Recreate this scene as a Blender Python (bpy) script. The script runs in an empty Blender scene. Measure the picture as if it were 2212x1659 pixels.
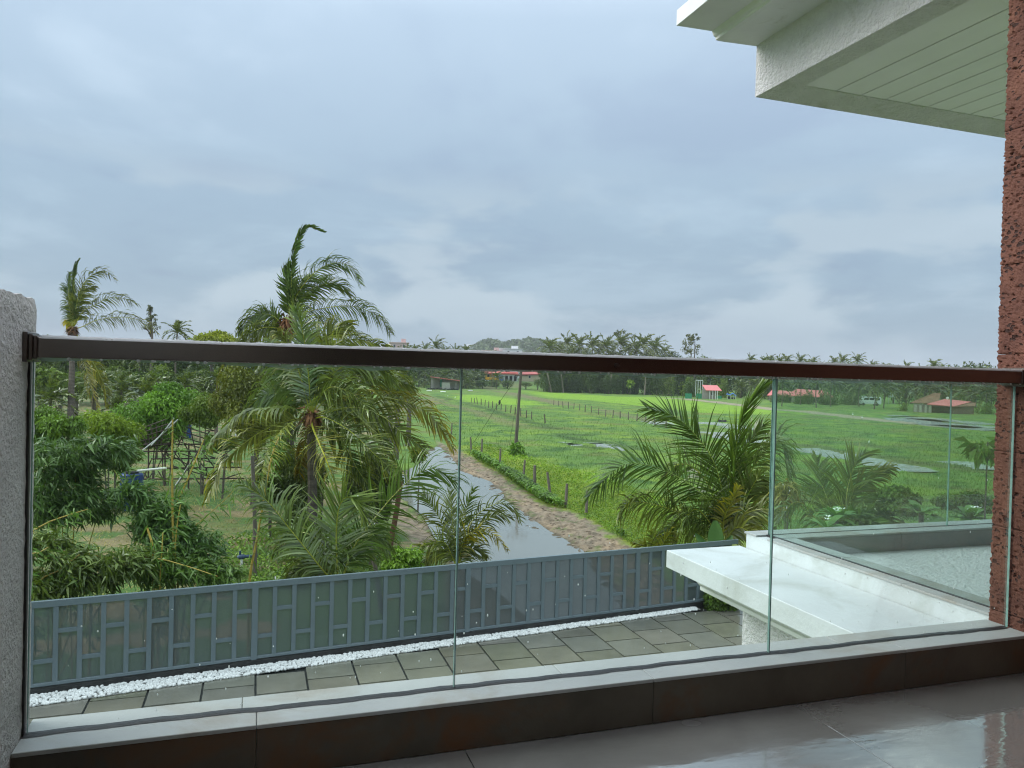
import bpy, math, random
import numpy as np
from math import sin, cos, tan, atan, radians, pi, sqrt, hypot, atan2
from mathutils import Vector, Matrix

sc = bpy.context.scene
COL = sc.collection
# ------------------------------------------------------------------ camera
F = 1646.0                      # focal length in units of a 2212 px wide picture
TH, RO, PI_ = radians(18.56), 0.025, atan(21 / F)
CAM = np.array([0, 0, 5.2])
_f0 = np.array([sin(TH), cos(TH), 0.]); _r0 = np.array([cos(TH), -sin(TH), 0.]); _u0 = np.array([0, 0, 1.])
FW = _f0 * cos(PI_) - _u0 * sin(PI_); _u = _u0 * cos(PI_) + _f0 * sin(PI_)
RT = _r0 * cos(RO) + _u * sin(RO); UP = -_r0 * sin(RO) + _u * cos(RO)
cd = bpy.data.cameras.new("camera"); cam = bpy.data.objects.new("camera", cd); COL.objects.link(cam)
cd.sensor_width = 36.0; cd.lens = 36.0 * F / 2212.0; cd.clip_start = 0.05; cd.clip_end = 9000
cam.matrix_world = Matrix(((RT[0], UP[0], -FW[0], CAM[0]), (RT[1], UP[1], -FW[1], CAM[1]), (RT[2], UP[2], -FW[2], CAM[2]), (0, 0, 0, 1)))
sc.camera = cam
# ------------------------------------------------------------------ world, sun, exposure
SUN_EL, SUN_AZ = radians(32), radians(-66)       # azimuth measured from +Y towards +X
w = bpy.data.worlds.new("World"); sc.world = w; w.use_nodes = True
nt = w.node_tree; nt.nodes.clear()
def N(tree, typ, **kw):
    n = tree.nodes.new(typ)
    for k, v in kw.items():
        if k[0] == '_': setattr(n, k[1:], v)
        else: n.inputs[k.replace('__', ' ')].default_value = v
    return n
def L(tree, a, b): tree.links.new(a, b)
def ramp(tree, fac, stops, interp='LINEAR'):
    r = tree.nodes.new('ShaderNodeValToRGB'); r.color_ramp.interpolation = interp
    e = r.color_ramp.elements
    while len(e) < len(stops): e.new(0.5)
    for i, (p, c) in enumerate(stops):
        e[i].position = p; e[i].color = (c[0], c[1], c[2], 1) if hasattr(c, '__len__') else (c, c, c, 1)
    if fac is not None: L(tree, fac, r.inputs[0])
    return r
def mth(tree, op, a, b=None, clamp=False):
    m = tree.nodes.new('ShaderNodeMath'); m.operation = op; m.use_clamp = clamp
    for i, v in enumerate((a, b)):
        if v is None: continue
        if isinstance(v, (int, float)): m.inputs[i].default_value = v
        else: L(tree, v, m.inputs[i])
    return m.outputs[0]
def mixc(tree, fac, a, b, mode='MIX'):
    m = tree.nodes.new('ShaderNodeMix'); m.data_type = 'RGBA'; m.blend_type = mode
    for s, v in ((m.inputs[0], fac), (m.inputs[6], a), (m.inputs[7], b)):
        if isinstance(v, (int, float)): s.default_value = v
        elif isinstance(v, tuple): s.default_value = (v[0], v[1], v[2], 1)
        else: L(tree, v, s)
    return m.outputs[2]
sky = nt.nodes.new('ShaderNodeTexSky'); sky.sky_type = 'NISHITA'; sky.sun_disc = False
sky.sun_elevation = SUN_EL; sky.sun_rotation = SUN_AZ
tc = nt.nodes.new('ShaderNodeTexCoord'); sep = nt.nodes.new('ShaderNodeSeparateXYZ'); L(nt, tc.outputs['Generated'], sep.inputs[0])
zz = mth(nt, 'MAXIMUM', sep.outputs[2], 0.0)
den = mth(nt, 'ADD', zz, 0.16)
cmb = nt.nodes.new('ShaderNodeCombineXYZ')
L(nt, mth(nt, 'DIVIDE', sep.outputs[0], den), cmb.inputs[0]); L(nt, mth(nt, 'DIVIDE', sep.outputs[1], den), cmb.inputs[1])
n1 = N(nt, 'ShaderNodeTexNoise', Scale=0.95, Detail=7, Roughness=0.52, Distortion=0.55); L(nt, cmb.outputs[0], n1.inputs['Vector'])
n2 = N(nt, 'ShaderNodeTexNoise', Scale=2.1, Detail=6, Roughness=0.55, Distortion=0.25); L(nt, cmb.outputs[0], n2.inputs['Vector'])
# low bank of cloud tops close to the horizon
mp = nt.nodes.new('ShaderNodeMapping'); mp.inputs['Scale'].default_value = (1, 1, 2.6); mp.inputs['Location'].default_value = (3.1, 1.7, 0.3); L(nt, tc.outputs['Generated'], mp.inputs[0])
n3 = N(nt, 'ShaderNodeTexNoise', Scale=4.0, Detail=8, Roughness=0.5, Distortion=0.2); L(nt, mp.outputs[0], n3.inputs['Vector'])
base = ramp(nt, zz, [(0.0, (1.5, 2.0, 2.55)), (0.06, (1.65, 2.25, 2.85)), (0.2, (2.0, 2.72, 3.45)), (0.42, (3.05, 3.9, 4.85)), (0.7, (8.4, 9.4, 10.9)), (1.0, (12.5, 13.4, 14.5))])
cl = mth(nt, 'ADD', mth(nt, 'MULTIPLY', n1.outputs[0], 0.72), mth(nt, 'MULTIPLY', n2.outputs[0], 0.28))
clr = ramp(nt, cl, [(0.36, (0.92, 0.92, 0.95)), (0.5, (1.04, 1.04, 1.03)), (0.63, (1.26, 1.22, 1.17))], 'EASE')
c1 = mixc(nt, 1.0, base.outputs[0], clr.outputs[0], 'MULTIPLY')
bank = mth(nt, 'MULTIPLY', ramp(nt, n3.outputs[0], [(0.46, 0), (0.56, 1)], 'EASE').outputs[0], ramp(nt, zz, [(0.02, 0.25), (0.1, 1), (0.19, 0.8), (0.27, 0)], 'EASE').outputs[0])
c2 = mixc(nt, mth(nt, 'MULTIPLY', bank, 0.8), c1, (2.95, 3.55, 4.0))
c3 = mixc(nt, 0.06, c2, sky.outputs[0])
bg = N(nt, 'ShaderNodeBackground', Strength=0.1); L(nt, c3, bg.inputs[0])
ow = nt.nodes.new('ShaderNodeOutputWorld'); L(nt, bg.outputs[0], ow.inputs[0])
sl = bpy.data.lights.new("sun", 'SUN'); sl.energy = 1.5; sl.angle = radians(40); sl.color = (1, 0.97, 0.92)
sun = bpy.data.objects.new("sun", sl); COL.objects.link(sun)
sdir = Vector((sin(SUN_AZ) * cos(SUN_EL), cos(SUN_AZ) * cos(SUN_EL), sin(SUN_EL)))
sun.rotation_euler = sdir.to_track_quat('Z', 'Y').to_euler()
sc.view_settings.view_transform = 'Standard'; sc.view_settings.look = 'None'
sc.view_settings.gamma = 1; sc.view_settings.exposure = 0.85; sc.view_settings.use_curve_mapping = False
sc.render.engine = 'CYCLES'
sc.cycles.max_bounces = 8; sc.cycles.transparent_max_bounces = 16; sc.cycles.diffuse_bounces = 3; sc.cycles.glossy_bounces = 3
sc.cycles.transmission_bounces = 4; sc.cycles.filter_width = 1.15; sc.cycles.caustics_reflective = False; sc.cycles.caustics_refractive = False

# ------------------------------------------------------------------ measuring helpers (photo pixel of a 2212 px wide picture -> place)
def ray(x, y): return FW + RT * (x - 1106) / F - UP * (y - 829.5) / F
def at_depth(x, y, d): return CAM + ray(x, y) * d
def at_z(x, y, z):
    d = ray(x, y); return CAM + d * ((z - CAM[2]) / d[2])
def at_range(x, y, r):
    d = ray(x, y); return CAM + d * (r / hypot(d[0], d[1]))
def sm(a, b, x): t = np.clip((x - a) / (b - a), 0, 1); return t * t * (3 - 2 * t)
rng = np.random.default_rng(7)
def vnoise1(x): return 0.5 * np.sin(x * 1.9 + 0.6) + 0.35 * np.sin(x * 4.7 + 1.9) + 0.25 * np.sin(x * 10.3 + 4.1)
random.seed(7)
ORD = "first second third fourth fifth sixth seventh eighth ninth tenth eleventh twelfth thirteenth fourteenth fifteenth sixteenth seventeenth eighteenth nineteenth twentieth".split()
def ordn(i):
    if i < 20: return ORD[i]
    tens = ['', '', 'twenty', 'thirty', 'forty', 'fifty']; t, u = divmod(i + 1, 10)
    return (tens[t] + '-' + ORD[u - 1]) if u else {3: 'thirtieth', 4: 'fortieth', 5: 'fiftieth'}[t]

# ------------------------------------------------------------------ mesh builder
class MB:
    def __init__(s): s.v = []; s.f = []; s.c = []; s.m = []; s.n = 0; s.mat = 0
    def add(s, V, Fc, col=(1, 1, 1)):
        V = np.asarray(V, float).reshape(-1, 3); s.v.append(V)
        c = np.asarray(col, float)
        s.c.append(np.tile(c, (len(V), 1)) if c.ndim == 1 else c)
        for f in Fc: s.f.append(tuple(int(i) + s.n for i in f)); s.m.append(s.mat)
        s.n += len(V); return s
    def addq(s, V, Q, col=(1, 1, 1)):          # Q: int array (k,3|4)
        V = np.asarray(V, float).reshape(-1, 3); s.v.append(V); c = np.asarray(col, float)
        s.c.append(np.tile(c, (len(V), 1)) if c.ndim == 1 else c)
        s.f.append(np.asarray(Q) + s.n); s.m.append((s.mat, len(Q))); s.n += len(V); return s
    def box(s, a, b, col=(1, 1, 1), M=None):
        x0, y0, z0 = a; x1, y1, z1 = b
        V = np.array([(x0, y0, z0), (x1, y0, z0), (x1, y1, z0), (x0, y1, z0), (x0, y0, z1), (x1, y0, z1), (x1, y1, z1), (x0, y1, z1)], float)
        if M is not None: V = np.array([tuple(M @ Vector(p)) for p in V])
        return s.add(V, [(0, 3, 2, 1), (4, 5, 6, 7), (0, 1, 5, 4), (1, 2, 6, 5), (2, 3, 7, 6), (3, 0, 4, 7)], col)
    def tube(s, pts, rad, n=6, col=(1, 1, 1), cap=True):
        P = np.asarray(pts, float); k = len(P); rad = np.broadcast_to(np.asarray(rad, float), (k,))
        T = np.gradient(P, axis=0); T /= np.linalg.norm(T, axis=1)[:, None] + 1e-9
        ref = np.array([0, 0, 1.]) if abs(T[0][2]) < 0.9 else np.array([1., 0, 0])
        V = []; A = np.cross(T[0], ref); A /= np.linalg.norm(A)
        for i in range(k):
            A = A - T[i] * (A @ T[i]); A /= np.linalg.norm(A) + 1e-9; B = np.cross(T[i], A)
            for j in range(n):
                t = 2 * pi * j / n; V.append(P[i] + rad[i] * (A * cos(t) + B * sin(t)))
        Fc = [(i * n + j, i * n + (j + 1) % n, (i + 1) * n + (j + 1) % n, (i + 1) * n + j) for i in range(k - 1) for j in range(n)]
        if cap: Fc += [tuple(range(n))[::-1], tuple((k - 1) * n + j for j in range(n))]
        cc = np.asarray(col, float)
        if cc.ndim == 2: cc = np.repeat(cc, n, axis=0)
        return s.add(V, Fc, cc)
    def ball(s, c, r, col=(1, 1, 1), nu=8, nv=6, M=None):
        r = np.broadcast_to(np.asarray(r, float), (3,)); V = [(0, 0, -1)]
        for i in range(1, nv):
            a = -pi / 2 + pi * i / nv
            for j in range(nu): V.append((cos(a) * cos(2 * pi * j / nu), cos(a) * sin(2 * pi * j / nu), sin(a)))
        V.append((0, 0, 1)); V = np.array(V) * r
        if M is not None: V = np.array([tuple(M @ Vector(p)) for p in V])
        V = V + np.array(c); Fc = [(0, 1 + (j + 1) % nu, 1 + j) for j in range(nu)]
        for i in range(nv - 2):
            for j in range(nu):
                a = 1 + i * nu; Fc.append((a + j, a + (j + 1) % nu, a + nu + (j + 1) % nu, a + nu + j))
        e = len(V) - 1; a = 1 + (nv - 2) * nu; Fc += [(a + j, a + (j + 1) % nu, e) for j in range(nu)]
        return s.add(V, Fc, col)
    def mesh(s, name, mats, smooth=False):
        me = bpy.data.meshes.new(name)
        V = np.concatenate(s.v).astype(np.float32); C = np.concatenate(s.c)
        if s.f and isinstance(s.f[0], np.ndarray):
            loops = np.concatenate([f.ravel() for f in s.f]).astype(np.int32)
            sizes = np.concatenate([np.full(len(f), f.shape[1]) for f in s.f]); mi = np.concatenate([np.full(k, m) for m, k in s.m])
        else:
            loops = np.array([i for f in s.f for i in f], np.int32); sizes = np.array([len(f) for f in s.f]); mi = np.array(s.m)
        me.vertices.add(len(V)); me.vertices.foreach_set('co', V.ravel())
        me.loops.add(len(loops)); me.loops.foreach_set('vertex_index', loops)
        me.polygons.add(len(sizes)); st = np.concatenate([[0], np.cumsum(sizes)[:-1]]).astype(np.int32)
        me.polygons.foreach_set('loop_start', st)
        me.polygons.foreach_set('material_index', mi.astype(np.int32))
        me.polygons.foreach_set('use_smooth', np.full(len(sizes), bool(smooth)))
        at = me.attributes.new('tint', 'FLOAT_COLOR', 'POINT')
        at.data.foreach_set('color', np.hstack([C, np.ones((len(C), 1))]).astype(np.float32).ravel())
        for m in (mats if isinstance(mats, (list, tuple)) else [mats]): me.materials.append(m)
        me.update(calc_edges=True); return me
def tag(o, label=None, cat=None, group=None, kind=None):
    if label: o['label'] = label
    if cat: o['category'] = cat
    if group: o['group'] = group
    if kind: o['kind'] = kind
    return o
def link(name, me, parent=None, loc=None, rz=0):
    o = bpy.data.objects.new(name, me); COL.objects.link(o)
    if parent is not None: o.parent = parent
    if loc is not None: o.location = tuple(loc)
    if rz: o.rotation_euler = (0, 0, rz)
    return o
def obj(name, mb, mats, parent=None, smooth=False, loc=None, rz=0): return link(name, mb.mesh(name, mats, smooth), parent, loc, rz)
def empty(name, label, cat, loc=(0, 0, 0), rz=0, group=None):
    o = link(name, None, None, loc, rz); o.empty_display_size = 0.2; return tag(o, label, cat, group)
def bevel(o, wd=0.004, seg=2):
    m = o.modifiers.new('bevel', 'BEVEL'); m.width = wd; m.segments = seg; m.limit_method = 'ANGLE'; return o

# ------------------------------------------------------------------ materials
def mat(name, col, rough=0.6, metal=0.0, var=0.15, vscale=3.0, bump=0.0, bscale=30.0, tint=False, spec=0.5, stain=None, stretch=None, bdet=6, coat=0.0, island=0.0, rvar=0.0, bdist=0.02):
    m = bpy.data.materials.new(name); m.use_nodes = True; t = m.node_tree; b = t.nodes['Principled BSDF']
    tcn = t.nodes.new('ShaderNodeTexCoord'); src = tcn.outputs['Object']
    if stretch:
        mpn = t.nodes.new('ShaderNodeMapping'); mpn.inputs['Scale'].default_value = stretch; L(t, src, mpn.inputs[0]); src = mpn.outputs[0]
    nz = N(t, 'ShaderNodeTexNoise', Scale=vscale, Detail=6, Roughness=0.6); L(t, src, nz.inputs['Vector'])
    lo = tuple(max(0, c * (1 - var)) for c in col); hi = tuple(c * (1 + var) for c in col)
    c = ramp(t, nz.outputs[0], [(0.3, lo), (0.7, hi)]).outputs[0]
    if stain:
        n5 = N(t, 'ShaderNodeTexNoise', Scale=stain[1], Detail=8, Roughness=0.65, Distortion=0.6); L(t, src, n5.inputs['Vector'])
        c = mixc(t, ramp(t, n5.outputs[0], [(stain[2], 0), (stain[3], 1)]).outputs[0], c, stain[0])
    if island:
        g = t.nodes.new('ShaderNodeNewGeometry')
        c = mixc(t, 1.0, c, ramp(t, g.outputs['Random Per Island'], [(0, 1 - island), (1, 1 + island)]).outputs[0], 'MULTIPLY')
    if tint:
        a = t.nodes.new('ShaderNodeAttribute'); a.attribute_name = 'tint'; c = mixc(t, 1.0, c, a.outputs[0], 'MULTIPLY')
    L(t, c, b.inputs['Base Color']); b.inputs['Roughness'].default_value = rough; b.inputs['Metallic'].default_value = metal
    b.inputs['Specular IOR Level'].default_value = spec; b.inputs['Coat Weight'].default_value = coat
    if rvar:
        L(t, ramp(t, nz.outputs[0], [(0.35, max(0.02, rough - rvar)), (0.65, rough + rvar)]).outputs[0], b.inputs['Roughness'])
    if bump:
        n6 = N(t, 'ShaderNodeTexNoise', Scale=bscale, Detail=bdet, Roughness=0.6); L(t, src, n6.inputs['Vector'])
        bp = N(t, 'ShaderNodeBump', Strength=bump, Distance=bdist); L(t, n6.outputs[0], bp.inputs['Height']); L(t, bp.outputs[0], b.inputs['Normal'])
    return m
def leafmat(name, col, rough=0.42, trans=0.25, var=0.2, spec=0.45):
    m = bpy.data.materials.new(name); m.use_nodes = True; t = m.node_tree; b = t.nodes['Principled BSDF']; out = t.nodes['Material Output']
    a = t.nodes.new('ShaderNodeAttribute'); a.attribute_name = 'tint'
    tcn = t.nodes.new('ShaderNodeTexCoord'); nz = N(t, 'ShaderNodeTexNoise', Scale=1.7, Detail=3); L(t, tcn.outputs['Object'], nz.inputs['Vector'])
    c = ramp(t, nz.outputs[0], [(0.3, tuple(x * (1 - var) for x in col)), (0.7, tuple(x * (1 + var) for x in col))]).outputs[0]
    c = mixc(t, 1.0, c, a.outputs[0], 'MULTIPLY'); L(t, c, b.inputs['Base Color'])
    b.inputs['Roughness'].default_value = rough; b.inputs['Specular IOR Level'].default_value = spec
    tr = t.nodes.new('ShaderNodeBsdfTranslucent'); L(t, mixc(t, 1.0, c, (1.25, 1.3, 0.6), 'MULTIPLY'), tr.inputs[0])
    mx = t.nodes.new('ShaderNodeMixShader'); mx.inputs[0].default_value = trans; L(t, b.outputs[0], mx.inputs[1]); L(t, tr.outputs[0], mx.inputs[2]); L(t, mx.outputs[0], out.inputs[0])
    return m
M = {}
M['plaster'] = mat('rough_grey_plaster', (0.80, 0.765, 0.72), 0.9, var=0.12, vscale=4, bump=1.0, bscale=65, bdist=0.03, stain=((0.5, 0.47, 0.44), 2.5, 0.55, 0.75))
M['white_paint'] = mat('white_exterior_paint', (0.66, 0.70, 0.71), 0.5, var=0.06, vscale=2, bump=0.2, bscale=22, stain=((0.50, 0.53, 0.50), 2.6, 0.48, 0.72))
M['stucco'] = mat('white_textured_stucco', (0.87, 0.86, 0.88), 0.85, var=0.06, vscale=6, bump=1.0, bscale=40, bdist=0.04, stain=((0.62, 0.62, 0.56), 3, 0.58, 0.8))
M['white_molding'] = mat('white_moulding_paint', (0.80, 0.82, 0.81), 0.6, var=0.05, bump=0.1, stain=((0.6, 0.6, 0.54), 5, 0.6, 0.78))
M['soffit'] = mat('pale_soffit_boards', (0.86, 0.85, 0.89), 0.45, var=0.04, vscale=2)
M['groove'] = mat('dark_gap', (0.05, 0.055, 0.05), 0.9, var=0.1)
M['coping'] = mat('grey_coping_tile', (0.44, 0.45, 0.44), 0.42, var=0.1, vscale=3, bump=0.1, bscale=60, stain=((0.34, 0.29, 0.23), 2.4, 0.5, 0.75), rvar=0.1)
M['riser'] = mat('brown_stained_riser_tile', (0.095, 0.08, 0.058), 0.4, var=0.35, vscale=2.2, bump=0.1, stain=((0.13, 0.06, 0.025), 3.0, 0.5, 0.68), rvar=0.08)
M['riser2'] = mat('grey_riser_tile', (0.2, 0.2, 0.19), 0.5, var=0.15, vscale=2.2, bump=0.1)
M['sealant'] = mat('dark_sealant', (0.035, 0.033, 0.035), 0.5, var=0.3, vscale=12)
M['laterite'] = None
M['steel'] = mat('brown_anodised_steel', (0.18, 0.155, 0.14), 0.26, metal=1.0, var=0.06, vscale=2, bump=0.0)
M['dark_steel'] = mat('dark_flange_metal', (0.12, 0.1, 0.09), 0.35, metal=0.9, var=0.2)
M['fence'] = mat('blue_grey_fence_paint', (0.15, 0.19, 0.21), 0.25, var=0.06, vscale=2, bump=0.05)
M['plinth'] = mat('black_wet_plinth', (0.025, 0.026, 0.026), 0.35, var=0.3, vscale=3, bump=0.2)
M['slab'] = mat('wet_olive_paving_stone', (0.165, 0.16, 0.122), 0.08, var=0.16, vscale=1.6, bump=0.10, bscale=9, island=0.0, tint=True, rvar=0.08, spec=0.6, bdist=0.01)
M['joint'] = mat('dark_wet_joint', (0.022, 0.024, 0.022), 0.4, var=0.3)
M['pebble'] = mat('white_pebble', (0.80, 0.80, 0.78), 0.5, var=0.06, tint=True)
M['terrace'] = mat('grey_terrace_tile', (0.30, 0.33, 0.33), 0.3, var=0.08, vscale=2, bump=0.03, rvar=0.1)
M['bark'] = mat('palm_bark', (0.14, 0.115, 0.095), 0.9, var=0.3, vscale=5, bump=0.8, bscale=14, stretch=(1, 1, 5), tint=True, bdist=0.04)
M['fibre'] = mat('brown_palm_fibre', (0.09, 0.055, 0.03), 0.9, var=0.4, vscale=8, tint=True)
M['frond'] = leafmat('palm_leaf', (0.145, 0.175, 0.05), 0.27, 0.2, spec=0.8)
M['leaf'] = leafmat('tree_leaf', (0.11, 0.14, 0.034), 0.5, 0.2)
M['bamboo'] = leafmat('bamboo_leaf', (0.10, 0.135, 0.042), 0.36, 0.2)
M['cane'] = mat('yellow_bamboo_cane', (0.52, 0.36, 0.07), 0.4, var=0.2, vscale=6, tint=True)
M['grass'] = leafmat('grass_blade', (0.115, 0.24, 0.035), 0.6, 0.3)
M['concrete'] = mat('weathered_concrete_post', (0.16, 0.13, 0.11), 0.9, var=0.3, vscale=7, bump=0.6, bscale=25)
M['pole'] = mat('dark_old_pole', (0.13, 0.105, 0.085), 0.85, var=0.25, vscale=3, stretch=(1, 1, 0.3))
M['rust'] = mat('rusty_dark_steel', (0.075, 0.05, 0.04), 0.8, var=0.3)
M['pipe'] = mat('pale_plastic_pipe', (0.62, 0.62, 0.6), 0.5, var=0.1)
M['blue'] = mat('blue_plastic', (0.012, 0.045, 0.20), 0.45, var=0.15)
M['tarp'] = mat('blue_tarpaulin', (0.02, 0.16, 0.62), 0.5, var=0.15)
M['hwhite'] = mat('white_house_wall', (0.74, 0.74, 0.74), 0.8, var=0.06)
M['hpink'] = mat('pink_house_wall', (0.62, 0.45, 0.42), 0.8, var=0.06)
M['hyellow'] = mat('yellow_house_wall', (0.72, 0.42, 0.06), 0.7, var=0.08)
M['hcream'] = mat('cream_wall', (0.6, 0.5, 0.33), 0.8, var=0.1)
M['hred'] = mat('red_sheet_roof', (0.50, 0.10, 0.085), 0.5, var=0.08, vscale=1.5)
M['pinkroof'] = mat('pink_red_sheet_roof', (0.62, 0.16, 0.16), 0.45, var=0.06, bump=0.3, bscale=3)
M['rusty_roof'] = mat('brown_tiled_roof', (0.24, 0.12, 0.08), 0.8, var=0.25, vscale=1)
M['hgrey'] = mat('unpainted_render_wall', (0.32, 0.29, 0.26), 0.9, var=0.2, vscale=0.8)
M['brickwall'] = mat('laterite_brick_wall', (0.22, 0.15, 0.12), 0.9, var=0.2, vscale=1)
M['dark'] = mat('near_black', (0.02, 0.022, 0.022), 0.5, var=0.2)  # near black; also stands in for shade in doorways and porch
M['green_paint'] = mat('green_paint', (0.03, 0.25, 0.12), 0.6, var=0.15)
M['car_white'] = mat('white_vehicle_paint', (0.78, 0.8, 0.8), 0.3, var=0.03, coat=0.5)
M['car_blue'] = mat('blue_vehicle_paint', (0.03, 0.13, 0.45), 0.35, var=0.05, coat=0.4)
M['car_yellow'] = mat('yellow_vehicle_paint', (0.75, 0.38, 0.03), 0.4, var=0.08)
M['tyre'] = mat('tyre_rubber', (0.02, 0.02, 0.02), 0.8, var=0.1)
M['glassdark'] = mat('dark_window_glass', (0.03, 0.045, 0.05), 0.12, var=0.1)
M['feather_white'] = mat('white_feathers', (0.85, 0.85, 0.83), 0.8, var=0.03)
M['feather_black'] = mat('black_feathers', (0.02, 0.02, 0.022), 0.6, var=0.1)
M['beak'] = mat('yellow_beak', (0.5, 0.3, 0.05), 0.5, var=0.1)
M['petal'] = mat('white_petal', (0.85, 0.85, 0.8), 0.6, var=0.03)
M['board'] = mat('pale_boarding', (0.42, 0.40, 0.34), 0.8, var=0.15)
M['room_wall'] = mat('cream_interior_wall', (0.62, 0.59, 0.53), 0.85, var=0.06)
M['room_ceiling'] = mat('ceiling_paint', (0.68, 0.67, 0.64), 0.85, var=0.05)
M['door'] = mat('dark_wooden_door', (0.05, 0.03, 0.02), 0.4, var=0.2)

def laterite_mat():
    m = bpy.data.materials.new('laterite_stone'); m.use_nodes = True; t = m.node_tree; b = t.nodes['Principled BSDF']
    tcn = t.nodes.new('ShaderNodeTexCoord'); o = tcn.outputs['Object']
    n = N(t, 'ShaderNodeTexNoise', Scale=5, Detail=8, Roughness=0.65); L(t, o, n.inputs['Vector'])
    c = ramp(t, n.outputs[0], [(0.28, (0.09, 0.03, 0.02)), (0.5, (0.15, 0.056, 0.036)), (0.72, (0.235, 0.098, 0.062))]).outputs[0]
    mpn = t.nodes.new('ShaderNodeMapping'); mpn.inputs['Scale'].default_value = (1, 1, 1.5); L(t, o, mpn.inputs[0])
    nd = N(t, 'ShaderNodeTexNoise', Scale=14, Detail=3); L(t, mpn.outputs[0], nd.inputs['Vector'])
    wv = mixc(t, 0.06, mpn.outputs[0], nd.outputs[1])
    v = N(t, 'ShaderNodeTexVoronoi', Scale=34); L(t, wv, v.inputs['Vector'])
    n8 = N(t, 'ShaderNodeTexNoise', Scale=9, Detail=2); L(t, o, n8.inputs['Vector'])
    thr = ramp(t, n8.outputs[0], [(0.35, 0.05), (0.7, 0.4)]).outputs[0]
    pit = ramp(t, mth(t, 'SUBTRACT', v.outputs['Distance'], thr), [(0.0, 1), (0.09, 0)]).outputs[0]
    c = mixc(t, mth(t, 'MULTIPLY', pit, 0.85), c, (0.03, 0.012, 0.009))
    L(t, c, b.inputs['Base Color']); b.inputs['Roughness'].default_value = 0.8
    nf = N(t, 'ShaderNodeTexNoise', Scale=60, Detail=6); L(t, o, nf.inputs['Vector'])
    h = mth(t, 'SUBTRACT', mth(t, 'MULTIPLY', nf.outputs[0], 0.3), pit)
    bp = N(t, 'ShaderNodeBump', Strength=0.9, Distance=0.012); L(t, h, bp.inputs['Height']); L(t, bp.outputs[0], b.inputs['Normal'])
    return m
M['laterite'] = laterite_mat()
def glass_mat(name, tintc, haze=0.03, refl=0.3):
    m = bpy.data.materials.new(name); m.use_nodes = True; t = m.node_tree; t.nodes.remove(t.nodes['Principled BSDF']); out = t.nodes['Material Output']
    tr = t.nodes.new('ShaderNodeBsdfTransparent'); tr.inputs[0].default_value = (*tintc, 1)
    gl = N(t, 'ShaderNodeBsdfGlossy', Roughness=0.01); df = t.nodes.new('ShaderNodeBsdfDiffuse'); df.inputs[0].default_value = (0.6, 0.72, 0.68, 1)
    tcn = t.nodes.new('ShaderNodeTexCoord'); n = N(t, 'ShaderNodeTexNoise', Scale=1.3, Detail=5, Roughness=0.6); L(t, tcn.outputs['Object'], n.inputs['Vector'])
    mx = t.nodes.new('ShaderNodeMixShader'); L(t, mth(t, 'MULTIPLY', ramp(t, n.outputs[0], [(0.3, 0.4), (0.75, 1.6)]).outputs[0], haze), mx.inputs[0]); L(t, tr.outputs[0], mx.inputs[1]); L(t, df.outputs[0], mx.inputs[2])
    fr = N(t, 'ShaderNodeFresnel', IOR=1.38); m2 = t.nodes.new('ShaderNodeMixShader'); L(t, mth(t, 'MULTIPLY', fr.outputs[0], refl), m2.inputs[0]); L(t, mx.outputs[0], m2.inputs[1]); L(t, gl.outputs[0], m2.inputs[2])
    L(t, m2.outputs[0], out.inputs[0]); return m
M['glass'] = glass_mat('pale_green_glass', (0.93, 0.970, 0.950), 0.004, 0.2)
M['glass_far'] = glass_mat('green_terrace_glass', (0.90, 0.95, 0.93), 0.012, 0.12)
M['glass_edge'] = mat('green_glass_edge', (0.30, 0.46, 0.43), 0.15, var=0.25, vscale=12)
def film_mat(name, col, alpha):
    m = bpy.data.materials.new(name); m.use_nodes = True; t = m.node_tree; b = t.nodes['Principled BSDF']; out = t.nodes['Material Output']
    b.inputs['Base Color'].default_value = (*col, 1); b.inputs['Roughness'].default_value = 0.1
    tl = t.nodes.new('ShaderNodeBsdfTranslucent'); tl.inputs[0].default_value = (*col, 1); tr = t.nodes.new('ShaderNodeBsdfTransparent')
    m1 = t.nodes.new('ShaderNodeMixShader'); m1.inputs[0].default_value = 0.7; L(t, b.outputs[0], m1.inputs[1]); L(t, tl.outputs[0], m1.inputs[2])
    m2 = t.nodes.new('ShaderNodeMixShader'); m2.inputs[0].default_value = alpha; L(t, tr.outputs[0], m2.inputs[1]); L(t, m1.outputs[0], m2.inputs[2]); L(t, m2.outputs[0], out.inputs[0]); return m
M['drop'] = film_mat('water_drop', (0.97, 0.98, 0.98), 0.9)  # white colour carries the sky brightness seen in the water
M['film'] = film_mat('water_film_on_glass', (0.62, 0.80, 0.76), 0.7)
def mesh_mat():
    m = bpy.data.materials.new('fine_wire_mesh'); m.use_nodes = True; t = m.node_tree; b = t.nodes['Principled BSDF']; out = t.nodes['Material Output']
    b.inputs['Base Color'].default_value = (0.105, 0.13, 0.14, 1); b.inputs['Roughness'].default_value = 0.5; b.inputs['Metallic'].default_value = 0.3
    tcn = t.nodes.new('ShaderNodeTexCoord'); wv = N(t, 'ShaderNodeTexWave', Scale=22); wv.bands_direction = 'X'; L(t, tcn.outputs['Object'], wv.inputs['Vector'])
    a = ramp(t, wv.outputs[0], [(0.2, 0.76), (0.8, 0.93)]).outputs[0]
    tr = t.nodes.new('ShaderNodeBsdfTransparent'); mx = t.nodes.new('ShaderNodeMixShader'); L(t, a, mx.inputs[0]); L(t, tr.outputs[0], mx.inputs[1]); L(t, b.outputs[0], mx.inputs[2]); L(t, mx.outputs[0], out.inputs[0]); return m
M['wire_mesh'] = mesh_mat()
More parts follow.
